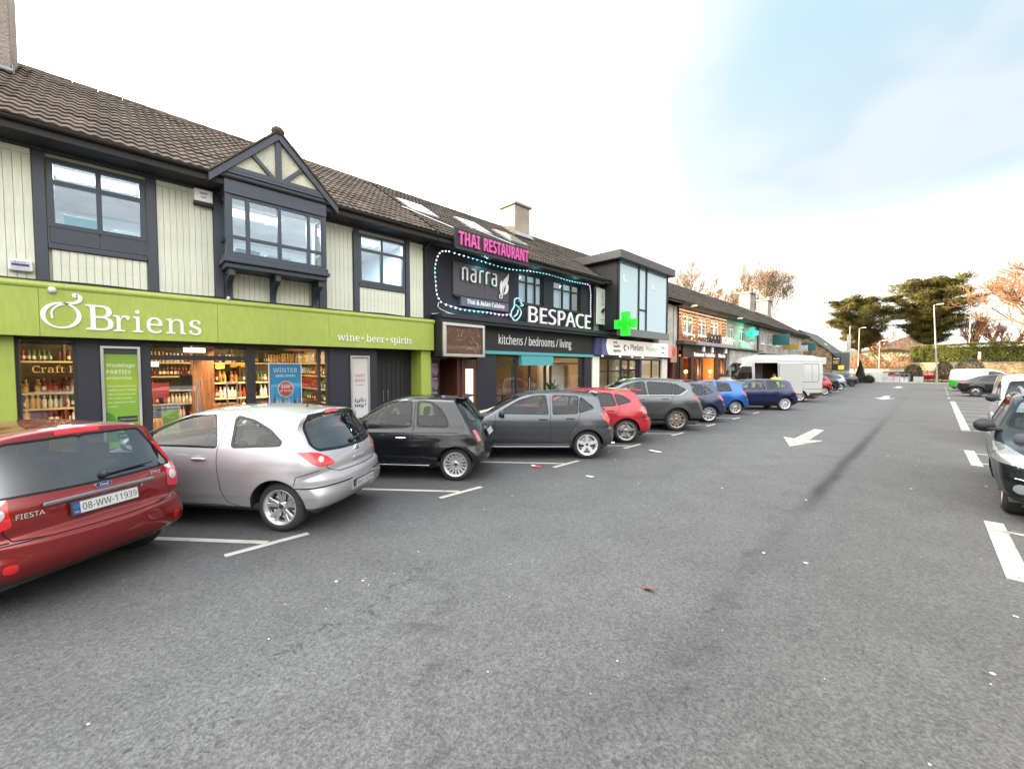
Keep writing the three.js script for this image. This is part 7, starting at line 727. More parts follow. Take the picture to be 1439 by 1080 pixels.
const sG2 = hatch({ label: 'dark navy hatchback with silver wheels in front of the white van', L: 4.25, W: 1.79, wb: 2.63, r: 0.32, rimR: 0.23, rim: 'multi9', rimMat: std([0.72, 0.72, 0.73], 0.3, { metalness: 0.6 }), paint: navy, plate: ['142-D-311', 0.60] }); parkByRearLeft(makeCar(sG2), sG2, -4.55, -22.6, -0.76, 0.65);
// ---- white high-roof van with its side door open
const whiteP = paint([0.60, 0.60, 0.59], { metalness: 0, roughness: 0.32 });
const sVan = { name: 'parked_van', cat: 'van', label: 'tall white panel van with its side door open, a person loading beside it', L: 6.0, W: 2.05, ar: 1.25, af: 4.85, r: 0.345, rimR: 0.22, rim: 'wide6', tw: 0.22, paint: whiteP, N: 200, R: 34, yc: 1.0, c0: 0.5, c1: 1.3, tr: 0.015, tf: 0.10, clad: 0.36, flare: 0.015, noSeats: true, linerMat: std([0.16, 0.065, 0.03], 0.8, { map: T.wood }), closedRight: true,
  fy: [[0.25, 0.92], [0.4, 0.98], [0.8, 1.0], [1.2, 0.995], [1.7, 0.975], [2.15, 0.93], [2.5, 0.885], [2.78, 0.84]],
  prof: [[0.316, 0.34, 0.1], [0.053, 0.38, 0.1], [0, 0.6, 0.10], [0, 1.47, 0.10], [0.042, 2.4, 0.12], [0.126, 2.66, 0.14], [0.421, 2.75, 0.14], [2.105, 2.8, 0.14], [3.579, 2.78, 0.16], [4.105, 2.61, 0.2], [4.474, 2.26, 0.24], [5, 1.53, 0.24], [5.211, 1.33, 0.2], [5.684, 1.12, 0.25], [5.916, 0.9, 0.35], [6, 0.6, 0.4], [5.937, 0.38, 0.3], [5.684, 0.27, 0.14], [3.158, 0.27, 0.1]],
  windows: [{ p: [[5, 1.35], [4.579, 2.01], [4.4, 2.08], [3.916, 2.08], [3.895, 1.26]], f: 0.02 }], openings: [[[3.737, 0.5], [3.737, 2.31], [2.474, 2.31], [2.474, 0.5]]],
  screen: [[-0.011, 2.31], [0.779, 2.24], [0.884, 1.49], [-0.011, 1.47]], lights: [{ v: 'rear', m: M.tail, p: [[0.895, 1.41], [1.158, 1.41], [1.158, 0.85], [0.895, 0.85]], rp: 0.02 }, { v: 'side', m: M.tail, p: [[0, 1.41], [0.053, 1.41], [0.053, 0.85], [0, 0.85]], rp: 0 }, { v: 'side', n: 'side_marker', m: M.amber, p: [[0.263, 0.6], [0.474, 0.6], [0.474, 0.56], [0.263, 0.56]], rp: 0 }],
  seams: [{ v: 'side', p: [[0.263, 2.23], [2.316, 2.26], [2.368, 2.17], [2.368, 1.29], [2.263, 1.21], [0.368, 1.19], [0.284, 1.29], [0.263, 2.23]], w: 0.012 }, { v: 'side', p: [[0.632, 2.17], [0.632, 1.23]], w: 0.008 }, { v: 'side', p: [[3.832, 2.29], [3.832, 0.5]], w: 0.008 }, { v: 'side', p: [[0.053, 0.78], [2.316, 0.8]], w: 0.01 }, { v: 'rear', p: [[0.008, 2.52], [0.008, 0.5]], w: 0.008 }, { v: 'side', p: [[2.421, 2.4], [0.105, 2.38]], w: 0.008 }],
  bumper: [{ v: 'rear', p: [[-0.105, 0.3], [1.158, 0.3], [1.158, 0.6], [-0.105, 0.6]] }, { v: 'side', p: [[-0.211, 0.3], [0.758, 0.3], [0.758, 0.55], [-0.211, 0.6]] }], bumperMat: M.trim, mirror: [4.863, 1.53, M.trim, 1.7],
  extra(t, s, hl) { obj('sliding_door', rb(1.15 - hl, 2.42 - hl, 0.5, 2.3, -1.07, -1.02, 0.02, 2), s.paint, t); obj('bulkhead', bx(3.76 - hl, 3.8 - hl, 0.4, 2.55, -0.85, 0.85), s.linerMat, t); obj('load_floor', bx(0.2 - hl, 3.75 - hl, 0.5, 0.56, -0.9, 0.9), s.linerMat, t); obj('front_seat', [rb(4.0 - hl, 4.5 - hl, 0.7, 0.9, -0.75, -0.2, 0.05, 2), rb(3.9 - hl, 4.05 - hl, 0.85, 1.6, -0.75, -0.2, 0.05, 2), rb(4.0 - hl, 4.5 - hl, 0.7, 0.9, 0.2, 0.75, 0.05, 2), rb(3.9 - hl, 4.05 - hl, 0.85, 1.6, 0.2, 0.75, 0.05, 2)], M.cloth, t); } };
const van = makeCar(sVan); parkByRearLeft(van, sVan, -5.05, -28.7, -0.8, 0.6);
{ const f = (l, a, z0, h, m) => { const p = new THREE.Vector3(a - sVan.L / 2, 0, z0).applyEuler(van.rotation).add(van.position); const b = thing('cardboard_box', l, 'box', [p.x, 0.56, p.z]); const q = obj('carton', rb(p.x - 0.2, p.x + 0.2, 0.562, 0.56 + h, p.z - 0.2, p.z + 0.2, 0.01, 1), m, b); obj('tape', rb(p.x - 0.03, p.x + 0.03, 0.56 + h - 0.002, 0.565 + h, p.z - 0.2, p.z + 0.2, 0.001, 1), std([0.5, 0.36, 0.2], 0.5), b); }; f('brown carton just inside the open van door', 3.25, -0.45, 0.6, std([0.40, 0.22, 0.08], 0.85)); }
// ---- far cars of the row
const suvAs = o => ({ ...sSuv, N: 130, R: 24, extra: null, ...o });
const sF0 = hatch({ label: 'red car showing only its tail between the white van and the black sport utility car', L: 4.1, W: 1.76, wb: 2.55, r: 0.31, rimR: 0.215, rim: 'multi9Far', paint: paint([0.36, 0.02, 0.03]), N: 120, R: 22 }); parkByRearLeft(makeCar(sF0), sF0, -5.05, -37.3, -0.76, 0.65);
const sF1 = suvAs({ label: 'black boxy sport utility car beyond the white van', rim: 'multi9Far', rimMat: M.silverRim, paint: paint([0.012, 0.012, 0.014]), windows: sSuv.windows.map(w => ({ ...w, dark: true })), glass: M.carGlassDark, plate: ['131-D-442', 0.88] }); parkByRearLeft(makeCar(sF1), sF1, -5.2, -40.6, -0.76, 0.65);
const sF2 = hatch({ label: 'silver blue hatchback with bright wheels, second from the far end of the left row', L: 4.3, W: 1.8, wb: 2.65, H: 1.5, r: 0.33, rimR: 0.235, rim: 'multi9Far', paint: paint([0.36, 0.42, 0.50], { metalness: 0.7 }), N: 120, R: 22 }); parkByRearLeft(makeCar(sF2), sF2, -5.2, -46.5, -0.76, 0.65);
const sF3 = hatch({ label: 'dark blue grey car at the far end of the left row by the dark conifer', L: 4.3, W: 1.8, wb: 2.65, r: 0.32, rimR: 0.225, rim: 'multi9Far', rimMat: M.darkRim, paint: paint([0.03, 0.04, 0.06]), N: 120, R: 22 }); parkByRearLeft(makeCar(sF3), sF3, -5.3, -57, -0.76, 0.65);
// ---- right side
const sP = { ...sSuv, label: 'dark green black crossover facing the camera at the right edge', L: 4.37, W: 1.84, ar: 0.86, af: 3.47, r: 0.345, rimR: 0.235, rim: 'wide6', rimMat: M.bronzeRim, paint: paint([0.008, 0.016, 0.020], { metalness: 0.4, roughness: 0.32 }), clad: 0.34, arch: 0, N: 240, R: 44, flare: 0.03, steer: 0,
  prof: [[0.4, 0.32, 0.12], [0.12, 0.40, 0.22], [0, 0.6, 0.28], [0.03, 0.85, 0.28], [0.1, 1.05, 0.24], [0.3, 1.38, 0.18], [0.4, 1.56, 0.12], [0.7, 1.62, 0.1], [1.4, 1.64, 0.1], [2.0, 1.60, 0.11], [2.5, 1.46, 0.14], [3.15, 1.14, 0.18], [3.35, 1.06, 0.16], [3.8, 0.99, 0.18], [4.12, 0.90, 0.26], [4.27, 0.78, 0.36], [4.34, 0.62, 0.42], [4.37, 0.45, 0.44], [4.33, 0.32, 0.36], [4.15, 0.24, 0.16], [2.8, 0.25, 0.1], [1.4, 0.26, 0.1]],
  windows: [{ p: [[2.9, 1.12], [2.45, 1.38], [2.1, 1.48], [1.85, 1.51], [1.8, 1.08]] }, { p: [[1.73, 1.51], [1.7, 1.08], [1.0, 1.12], [0.95, 1.46]] }],
  screen: [[-0.01, 1.52], [0.62, 1.48], [0.77, 1.16], [-0.01, 1.11]], rearWin: [[-0.01, 1.5], [0.55, 1.48], [0.68, 1.18], [-0.01, 1.16]], plate: null, wiper: null, mirror: [3.0, 1.12, M.black, 1.25],
  lights: [{ v: 'front', n: 'headlight', m: M.lamp, p: [[0.95, 0.96], [0.82, 0.95], [0.60, 0.85], [0.46, 0.76], [0.62, 0.73], [0.95, 0.77]], pred: (x, y, z) => z > 0.3 && y < 1.0 }, { v: 'front', n: 'fog_light', m: M.lamp, p: [[0.64, 0.53], [0.58, 0.49], [0.58, 0.44], [0.64, 0.41], [0.71, 0.41], [0.75, 0.44], [0.75, 0.49], [0.71, 0.53]], rp: 0.02 }],
  patches: [{ v: 'front', n: 'lower_grille', m: M.trim, p: [[-0.01, 0.70], [0.36, 0.68], [0.5, 0.42], [-0.01, 0.40]] }], seams: [{ v: 'side', p: [[1.77, 1.52], [1.76, 0.42]] }, { v: 'side', p: [[2.98, 1.1], [3.0, 0.42]] }, { v: 'front', p: [[0.86, 0.655], [0.4, 0.66]], w: 0.008 }], bumper: null,
  doors: [{ p: [[2.97, 1.08], [2.98, 0.42], [1.77, 0.42], [1.77, 1.06]], h: [1.95, 0.98] }],
  extra(t, s, hl) { for (const sd of [-1, 1]) { obj('roof_rail', [tube([[0.7 - hl, 1.60, sd * 0.58], [0.9 - hl, 1.655, sd * 0.585], [1.6 - hl, 1.665, sd * 0.59], [2.2 - hl, 1.61, sd * 0.60], [2.35 - hl, 1.56, sd * 0.605]], 0.018, 6, 40)], M.steel, t); obj('chrome_strip', tube([[3.98 - hl + 0.22, 0.60, sd * 0.74], [4.28 - hl, 0.595, sd * 0.62], [4.33 - hl, 0.585, sd * 0.5]], 0.010, 5, 20), M.chrome, t); } obj('grille_bar', [0.46, 0.53, 0.60].map(y => rb(hl - 0.035, hl - 0.01, y - 0.012, y + 0.012, -0.34, 0.34, 0.008, 1)), M.steel, t); obj('number_plate', rb(hl - 0.015, hl + 0.008, 0.63, 0.74, -0.26, 0.26, 0.006, 1), M.white, t); obj('wiper', [cyl([3.22 - hl, 1.13, 0.1], [2.95 - hl, 1.28, 0.62], 0.01), cyl([3.22 - hl, 1.13, -0.5], [2.95 - hl, 1.28, 0.0], 0.01)], M.black, t); } };
park(makeCar(sP), 1.71, -10.09, -0.055, 1);
const sMpv = suvAs({ name: 'parked_van', cat: 'van', label: 'white small van parked behind the dark crossover at the right edge', L: 4.4, W: 1.82, H: 1.85, paint: whiteP, clad: 0, arch: 0, rim: 'wide6', mirror: [3.15, 1.2, M.black, 1.3], plate: null, wiper: null,
  prof: [[0.3, 0.3, 0.1], [0.05, 0.4, 0.15], [0, 0.8, 0.15], [0.06, 1.5, 0.14], [0.14, 1.78, 0.12], [0.4, 1.84, 0.1], [1.5, 1.86, 0.1], [2.3, 1.82, 0.12], [2.7, 1.66, 0.16], [3.4, 1.15, 0.18], [3.6, 1.06, 0.16], [4.1, 0.95, 0.25], [4.33, 0.78, 0.35], [4.4, 0.5, 0.4], [4.3, 0.32, 0.3], [4.1, 0.25, 0.14], [2.8, 0.25, 0.1]], fy: [[0.25, 0.9], [0.4, 0.97], [0.8, 1], [1.1, 0.98], [1.5, 0.92], [1.8, 0.84]],
  windows: [{ p: [[3.1, 1.2], [2.7, 1.5], [2.3, 1.62], [2.05, 1.62], [2.02, 1.14]] }], screen: [[-0.01, 1.68], [0.66, 1.62], [0.78, 1.22], [-0.01, 1.16]], rearWin: null, lights: [{ v: 'front', n: 'headlight', m: M.lamp, p: [[0.92, 0.98], [0.62, 0.9], [0.55, 0.76], [0.92, 0.76]], pred: (x, y, z) => z > 0.4 }], bumper: null, seams: [{ v: 'side', p: [[1.98, 1.65], [1.98, 0.4]] }, { v: 'side', p: [[3.2, 1.1], [3.2, 0.4]] }], doors: [{ p: [[3.18, 1.1], [3.18, 0.4], [2, 0.4], [2, 1.1]], h: [2.15, 1.0] }], ar: 0.8, af: 3.5, r: 0.32, rimR: 0.21, dashY: 1.05 });
park(makeCar(sMpv), 2.32, -17.4, -0.02, 1);
const sX4 = suvAs({ label: 'black coupe shaped car facing right across the aisle at the far right', L: 4.67, W: 1.92, ar: 0.95, af: 3.76, r: 0.37, rimR: 0.27, rim: 'multi9Far', rimMat: M.darkRim, paint: paint([0.010, 0.011, 0.016]), arch: 0, clad: 0.34,
  prof: [[0.4, 0.32, 0.12], [0.1, 0.40, 0.22], [0, 0.65, 0.28], [0.05, 0.9, 0.26], [0.12, 1.05, 0.2], [0.5, 1.15, 0.14], [1.1, 1.42, 0.14], [1.7, 1.57, 0.12], [2.2, 1.60, 0.1], [2.6, 1.55, 0.12], [3.0, 1.40, 0.14], [3.45, 1.15, 0.16], [3.65, 1.08, 0.14], [4.1, 1.02, 0.16], [4.5, 0.88, 0.28], [4.64, 0.66, 0.36], [4.67, 0.5, 0.38], [4.6, 0.36, 0.3], [4.4, 0.25, 0.14], [2.8, 0.25, 0.1], [1.4, 0.26, 0.1]], windows: [{ p: [[3.2, 1.12], [2.8, 1.36], [2.45, 1.46], [2.2, 1.48], [2.15, 1.09]] }, { p: [[2.08, 1.48], [2.05, 1.09], [1.1, 1.14], [1.3, 1.34], [1.7, 1.45]], dark: true }], rearWin: [[-0.01, 1.36], [0.55, 1.35], [0.64, 1.16], [-0.01, 1.14]], screen: [[-0.01, 1.48], [0.6, 1.44], [0.74, 1.15], [-0.01, 1.14]], mirror: [3.15, 1.12, M.black], doors: [{ p: [[3.2, 1.08], [3.2, 0.42], [2.12, 0.42], [2.12, 1.06]], h: [2.28, 0.98] }], seams: [{ v: 'side', p: [[2.115, 1.5], [2.11, 0.4]] }], plate: null, wiper: null });
park(makeCar(sX4), 4.05, -43.5, 1, 0.06);
const sGv = { ...sMpv, label: 'white delivery van with a green lower half behind the black coupe shaped car', L: 4.9, paint: whiteP, glass: null, prof: sMpv.prof.map(([a, y, d]) => [a * 4.9 / 4.4, y * 1.05, d]), af: 4.0, ar: 0.95, rim: 'multi9Far', windows: [{ p: [[3.45, 1.25], [3.0, 1.58], [2.6, 1.70], [2.3, 1.70], [2.26, 1.2]], dark: true }], patches: [{ v: 'side', n: 'green_flank', m: paint([0.03, 0.38, 0.02], { metalness: 0 }), p: [[-0.1, 0.40], [2.7, 0.40], [3.0, 0.55], [2.5, 0.86], [1.6, 0.98], [-0.1, 0.98]], off: 0.002, split: true }, { v: 'rear', n: 'green_tail', m: paint([0.03, 0.38, 0.02], { metalness: 0 }), p: [[-0.01, 0.40], [1, 0.40], [1, 0.98], [-0.01, 0.98]], off: 0.002 }], seams: [], doors: [{ p: [[3.4, 1.2], [3.4, 1.0], [2.2, 1.0], [2.2, 1.2]] }], clad: 0.36, lights: [], mirror: [3.5, 1.25, M.black, 1.2] };
park(makeCar(sGv), 4.05, -52.5, 1, 0.04);
const sRd = hatch({ label: 'red car on the road beyond the end of the car park', L: 4.3, W: 1.8, wb: 2.6, r: 0.32, rimR: 0.22, rim: 'multi9Far', paint: paint([0.40, 0.02, 0.03]), N: 120, R: 22 }); { const c = park(makeCar(sRd), 0.75, -85.2, 0.96, 0.28); c.position.y = 0.16; }
// ---------------------------------------------------------------- beyond the car park
const groundY = z => (z < -78 ? 2.4 * sm(-79, -140, z) : 0);
{ // stone gabled house with a slate roof and a dark slatted side panel
  const t = thing('stone_gable_house', 'stone gable fronted house with dark slate roof at the far end of the terrace', 'house', [-9.5, 0, -70]);
  obj('wall', [slabXY([[-15.5, 0], [-8.35, 0], [-8.35, 3.95], [-11.9, 7.1], [-15.5, 3.95]], -67.0, -66.4), bx(-8.75, -8.35, 0, 3.95, -67, -80)], M.stone, t);
  const rf = (x0, y0, x1, y1) => { const g = new THREE.BufferGeometry(); g.setAttribute('position', new THREE.Float32BufferAttribute([x0, y0, -66.2, x1, y1, -66.2, x1, y1, -80, x0, y0, -80], 3)); g.setIndex([0, 1, 2, 0, 2, 3]); return g; };
  const r = obj('roof', [slabXY([[-8.0, 3.72], [-11.9, 7.2], [-15.8, 3.72], [-15.8, 3.62], [-11.9, 7.05], [-8.0, 3.6]], -80, -66.2)], M.slateTile, t); const cs = []; for (let i = 0; i < 18; i++) { const f = i / 18, x = lerp(-8.0, -11.9, f), y = lerp(3.74, 7.22, f); cs.push(slabXY([[x, y], [x - 0.22, y + 0.2], [x - 0.22, y + 0.17], [x, y - 0.03]], -80, -66.2)); } obj('slate_course', cs, M.slateTile, r, { kind: 'stuff' });
  obj('skylight', (() => { const g = new THREE.BoxGeometry(1.3, 0.06, 1.4); g.rotateZ(-0.728); g.translate(-9.35, 5.0, -71.5); return g; })(), phys([0.8, 0.78, 0.72], { roughness: 0.05, metalness: 0.9 }), r);
  const p = obj('slatted_panel', bx(-8.5, -6.62, 1.75, 4.0, -66.9, -67.0), std([0.06, 0.065, 0.075], 0.7), t); for (let i = 0; i < 14; i++) obj('slat', bx(-8.5, -6.62, 1.78 + i * 0.16, 1.9 + i * 0.16, -66.84, -66.9), std([0.07, 0.075, 0.085], 0.6), p); obj('lower_wall', [bx(-8.5, -6.62, 0, 1.75, -66.95, -67.4), bx(-7.0, -6.62, 0, 6.3, -67.4, -67.9)], M.plaster, t);
  const s = thing('notice_board', 'black to let board with a yellow patch on the dark slatted panel', 'sign', [-7.8, 1.9, -66.8]); obj('board', rb(-8.35, -7.45, 1.85, 3.45, -66.80, -66.75, 0.01, 1), M.black, s); const g = new THREE.PlaneGeometry(0.86, 1.5); g.translate(-7.9, 2.65, -66.745); obj('print', g, new THREE.MeshStandardMaterial({ map: canvasTex(172, 300, (x, w, h) => { x.fillStyle = '#121212'; x.fillRect(0, 0, w, h); x.fillStyle = '#f2f2ee'; x.font = 'bold 42px sans-serif'; x.textAlign = 'center'; x.fillText('To Let', 86, 52); x.fillStyle = '#c9a83a'; x.fillRect(20, 90, 130, 12); x.fillRect(20, 120, 100, 12); x.fillRect(20, 150, 120, 12); }), roughness: 0.5 }), s, { uv: true }); obj('yellow_patch', rb(-7.7, -7.1, 1.8, 2.35, -66.74, -66.72, 0.005, 1), std([0.62, 0.52, 0.04], 0.5), s);
  const u = thing('wall_sign', 'small white sign on the stone gable wall', 'sign', [-9.3, 2.6, -66.4]); obj('board', rb(-9.8, -8.9, 2.5, 3.4, -66.38, -66.3, 0.01, 1), M.white, u); obj('fixing', [bx(-9.7, -9.6, 2.9, 3.0, -66.41, -66.38)], M.steel, u);
}
{ const t = thing('far_house', 'distant house with a brown pitched roof between the two dark conifers', 'house', [-3.5, 2.4, -150]); obj('wall', bx(-12, 6, 2, 6.5, -152, -158), M.plaster, t); const r = obj('roof', slabXY([[-13, 6.4], [-3.2, 10.4], [6.6, 6.4]], -158.5, -151.5), std([0.11, 0.065, 0.045], 0.9, { map: T.tile }), t); obj('chimney', rb(-9, -8, 8, 11, -154, -155, 0.02, 1), M.brick, r); for (const x of [-9, -5, 0, 4]) { const w = obj('window', bx(x, x + 1.4, 3.6, 5.2, -151.95, -152), M.white, t); obj('pane', bx(x + 0.1, x + 1.3, 3.7, 5.1, -151.93, -151.95), M.gloss, w); } }
// ---- trees
function limb(out, p, dir, len, r0, r1, n = 6, curve = 0.15, R = Math.random) { const pts = [p.clone()]; const d = dir.clone(); const q = p.clone(); for (let i = 0; i < 4; i++) { d.x += (R() - 0.5) * curve; d.y += (R() - 0.5) * curve; d.z += (R() - 0.5) * curve; d.normalize(); q.addScaledVector(d, len / 4); pts.push(q.clone()); } const rs = [r0, lerp(r0, r1, 0.25), lerp(r0, r1, 0.5), lerp(r0, r1, 0.75), r1]; for (let i = 0; i < 4; i++) out.push([pts[i], pts[i + 1], rs[i], rs[i + 1], n]); return [q, d]; }
function limbGeo(list) { // one mesh of tapered prisms
  const pos = [], nor = [], a = new THREE.Vector3(), u = new THREE.Vector3(), v = new THREE.Vector3();
  for (const [p, q, r0, r1, n] of list) { a.subVectors(q, p).normalize(); u.set(Math.abs(a.y) > 0.9 ? 1 : 0, Math.abs(a.y) > 0.9 ? 0 : 1, 0).cross(a).normalize(); v.crossVectors(a, u); for (let i = 0; i < n; i++) { const c = [i, i + 1].map(k => { const t = k / n * 6.28319; return [Math.cos(t), Math.sin(t)]; }); const P = (k, o, r) => [o.x + (u.x * c[k][0] + v.x * c[k][1]) * r, o.y + (u.y * c[k][0] + v.y * c[k][1]) * r, o.z + (u.z * c[k][0] + v.z * c[k][1]) * r], Nn = k => [u.x * c[k][0] + v.x * c[k][1], u.y * c[k][0] + v.y * c[k][1], u.z * c[k][0] + v.z * c[k][1]]; pos.push(...P(0, p, r0), ...P(1, p, r0), ...P(1, q, r1), ...P(0, p, r0), ...P(1, q, r1), ...P(0, q, r1)); nor.push(...Nn(0), ...Nn(1), ...Nn(1), ...Nn(0), ...Nn(1), ...Nn(0)); } }
  const g = new THREE.BufferGeometry(); g.setAttribute('position', new THREE.Float32BufferAttribute(pos, 3)); g.setAttribute('normal', new THREE.Float32BufferAttribute(nor, 3)); return g;
}
function bareTree(label, x, z, h, spread, seed, color, o = {}) {
  const R = rng(seed), y0 = groundY(z), t = thing(o.name || 'bare_tree', label, 'tree', [x, y0, z], o.group); const trunk = [], twigs = [], up = new THREE.Vector3(0, 1, 0);
  const rec = (p, d, len, r, lev) => { const out = lev < 2 ? trunk : twigs; const [q, dd] = limb(out, p, d, len, r, r * 0.62, lev < 2 ? 8 : lev < 4 ? 5 : 3, 0.16 + lev * 0.05, R); if (lev >= (o.levels || 6)) return; const n = lev < 1 ? 4 : lev < 3 ? 3 : 3; for (let i = 0; i < n; i++) { const a = R() * 6.283, sp = (o.open || 0.55) * (0.6 + 0.7 * R()); const nd = dd.clone().multiplyScalar(1).add(new THREE.Vector3(Math.cos(a) * sp * spread, (R() - 0.15) * 0.35 * (o.upw || 1), Math.sin(a) * sp * spread)).normalize(); const st = p.clone().lerp(q, i === 0 ? 1 : 0.55 + 0.45 * R()); rec(st, nd, len * (o.k || 0.70) * (0.8 + 0.4 * R()), r * 0.58, lev + 1); } };
  rec(new THREE.Vector3(x, y0 - 0.2, z), new THREE.Vector3(o.lean || 0, 1, 0).normalize(), h * (o.t || 0.26), o.r || h * 0.022, 0);
  { let top = 0; const all = [...trunk, ...twigs]; for (const l of all) top = Math.max(top, l[1].y - y0); let ax = 1e9, bx1 = -1e9, az = 1e9, bz1 = -1e9; for (const l of all) { const p = l[1]; ax = Math.min(ax, p.x); bx1 = Math.max(bx1, p.x); az = Math.min(az, p.z); bz1 = Math.max(bz1, p.z); } const k = h / top, kx = o.w ? o.w / Math.max(bx1 - ax, bz1 - az) : k, cx = (ax + bx1) / 2 - x, cz = (az + bz1) / 2 - z; const seen = new Set(); for (const l of all) { for (const p of [l[0], l[1]]) if (!seen.has(p)) { seen.add(p); const f = Math.min(1, Math.max(0, (p.y - y0) / top * 1.6)); p.set(x + (p.x - x - cx * f) * kx, y0 + (p.y - y0) * k, z + (p.z - z - cz * f) * kx); } l[2] *= k; l[3] *= k; l[2] = Math.max(l[2], o.minR || 0.012); l[3] = Math.max(l[3], o.minR || 0.010); } }
  obj('trunk', limbGeo(trunk), std([color[0] * 0.8, color[1] * 0.8, color[2] * 0.8], 0.95, { map: T.roughC }), t); obj('crown', limbGeo(twigs), std(color, 0.95), t); return t;
}
const tw = [0.21, 0.15, 0.10], tw2 = [0.22, 0.11, 0.050];
bareTree('bare winter tree behind the terrace roof, nearest of three and furthest left', -24.5, -64, 19.2, 1.0, 11, tw, { levels: 7, r: 0.26, k: 0.72, open: 0.55, minR: 0.028, w: 14, upw: 1.4 });
bareTree('bare winter tree behind the terrace chimneys, middle of three, slender', -24, -84, 21.0, 0.9, 12, tw, { levels: 7, r: 0.26, k: 0.72, open: 0.5, minR: 0.032, w: 10, upw: 1.4 });
bareTree('tallest bare winter tree behind the terrace, right of the chimneys', -24.5, -102, 25.5, 0.9, 15, tw, { levels: 7, r: 0.26, k: 0.72, open: 0.5, minR: 0.030, w: 13, upw: 1.4 });
bareTree('big spreading bare tree with orange twigs at the right edge above the hedge', 10.8, -88, 22.5, 1.1, 33, tw2, { w: 17, levels: 7, open: 0.62, t: 0.2, k: 0.74, r: 0.40, lean: -0.04, upw: 1.5, minR: 0.024 });
bareTree('smaller bare orange tree behind the hedge left of the big bare tree', 6.4, -106, 10.8, 1.2, 24, tw2, { w: 6.5, levels: 6, open: 0.7, t: 0.2, minR: 0.022 });
bareTree('low bare orange brush tree behind the hedge under the big tree', 10.2, -108, 10, 1.3, 27, tw2, { w: 10, levels: 6, open: 0.75, t: 0.16, minR: 0.022 });
bareTree('bare brown tree standing between the stone house and the left conifer', -6.6, -112, 8.5, 1.2, 29, tw2, { w: 8, levels: 6, open: 0.7, t: 0.2, minR: 0.022 });
// spreading dark conifers with flat layered boughs
function layeredConifer(label, x, z, h, w, seed, o = {}) {
  const R = rng(seed), y0 = groundY(z), t = thing('spreading_conifer', label, 'tree', [x, y0, z]); const wood = [], base = new THREE.Vector3(x, y0 - 0.3, z), pads = [];
  const stems = o.stems || 3; const tips = [];
  const [fork, fd] = limb(wood, base, new THREE.Vector3(o.lean || 0.03, 1, 0), h * 0.34, h * 0.036, h * 0.03, 9, 0.08, R);
  for (let i = 0; i < stems; i++) { const a = i / stems * 6.283 + R(); let [q, d] = limb(wood, fork, new THREE.Vector3(Math.cos(a) * 0.35, 1, Math.sin(a) * 0.3).normalize(), h * 0.34, h * 0.022, h * 0.015, 7, 0.1, R); tips.push([fork, q]); let [q2] = limb(wood, q, new THREE.Vector3(Math.cos(a) * 0.25, 1, Math.sin(a) * 0.25).normalize(), h * 0.30, h * 0.013, h * 0.005, 6, 0.1, R); tips.push([q, q2]); }
  for (let i = 0; i < (o.boughs || 74); i++) { const [p, q] = tips[Math.floor(R() * tips.length)], s = p.clone().lerp(q, R()), f = (s.y - y0) / h, a = R() * 6.283; const reach = w * (0.35 + 0.75 * Math.sin(Math.min(1, Math.max(0.06, (f - 0.30) / 0.72)) * Math.PI * 0.92)) * (0.55 + 0.5 * R()); const dir = new THREE.Vector3(Math.cos(a), 0.18 + 0.22 * R(), Math.sin(a)).normalize(); const [e, ed] = limb(wood, s, dir, reach, 0.09, 0.03, 5, 0.12, R); for (let k = 0; k < 5; k++) { const c = s.clone().lerp(e, 0.40 + 0.15 * k + (R() - 0.5) * 0.1); pads.push([c.x + (R() - 0.5) * reach * 0.4, c.y + 0.15 + (R() - 0.3) * 0.3, c.z + (R() - 0.5) * reach * 0.4, 0.38 + reach * 0.15 * (0.6 + 0.8 * R()), a]); } }
  { let top = 0; for (const p of pads) top = Math.max(top, p[1] - y0 + 0.3); const k = h / top, seen = new Set(); for (const l of wood) { for (const p of [l[0], l[1]]) if (!seen.has(p)) { seen.add(p); p.y = y0 + (p.y - y0) * k; } } for (const p of pads) p[1] = y0 + (p[1] - y0) * k; }
  const pos = [], col = [];
  for (const [px, py, pz, pr, pa] of pads) { const tone = 0.55 + 0.9 * R(); for (let k = 0; k < (o.leaves || 130); k++) { const a = R() * 6.283, d = Math.sqrt(R()) * pr; const X = px + Math.cos(a) * d, Y = py + (R() - 0.42) * 1.25 * (1.1 - d / pr) + 0.16 * d, Z = pz + Math.sin(a) * d * 1.0; const l = 0.14 + R() * 0.26, dx = Math.cos(a + (R() - 0.5) * 1.6), dz = Math.sin(a + (R() - 0.5) * 1.6), up = 0.15 + R() * 1.0, wd = 0.045 + R() * 0.05; pos.push(X - dz * wd, Y, Z + dx * wd, X + dz * wd, Y + (R() - 0.5) * 0.05, Z - dx * wd, X + dx * l, Y + l * up, Z + dz * l); const v = tone * (0.7 + 0.6 * R()); for (let q = 0; q < 3; q++) col.push(0.105 * v, 0.095 * v, 0.020 * v); } }
  const g = new THREE.BufferGeometry(); g.setAttribute('position', new THREE.Float32BufferAttribute(pos, 3)); g.computeVertexNormals(); g.setAttribute('color', new THREE.Float32BufferAttribute(col, 3));
  obj('trunk', limbGeo(wood), std([0.16, 0.095, 0.055], 0.95, { map: T.roughC }), t); obj('crown', g, new THREE.MeshStandardMaterial({ vertexColors: true, roughness: 0.75, side: THREE.DoubleSide }), t, { uv: 'color' }); return t;
}
layeredConifer('left of two tall dark conifers with flat layered boughs, golden on its left side', -9.0, -100, 14.6, 3.7, 41, { stems: 3, boughs: 105 });
layeredConifer('right and taller of two dark spreading conifers behind the hedge end', 0.7, -105, 16.8, 5.1, 43, { stems: 4, boughs: 165 });
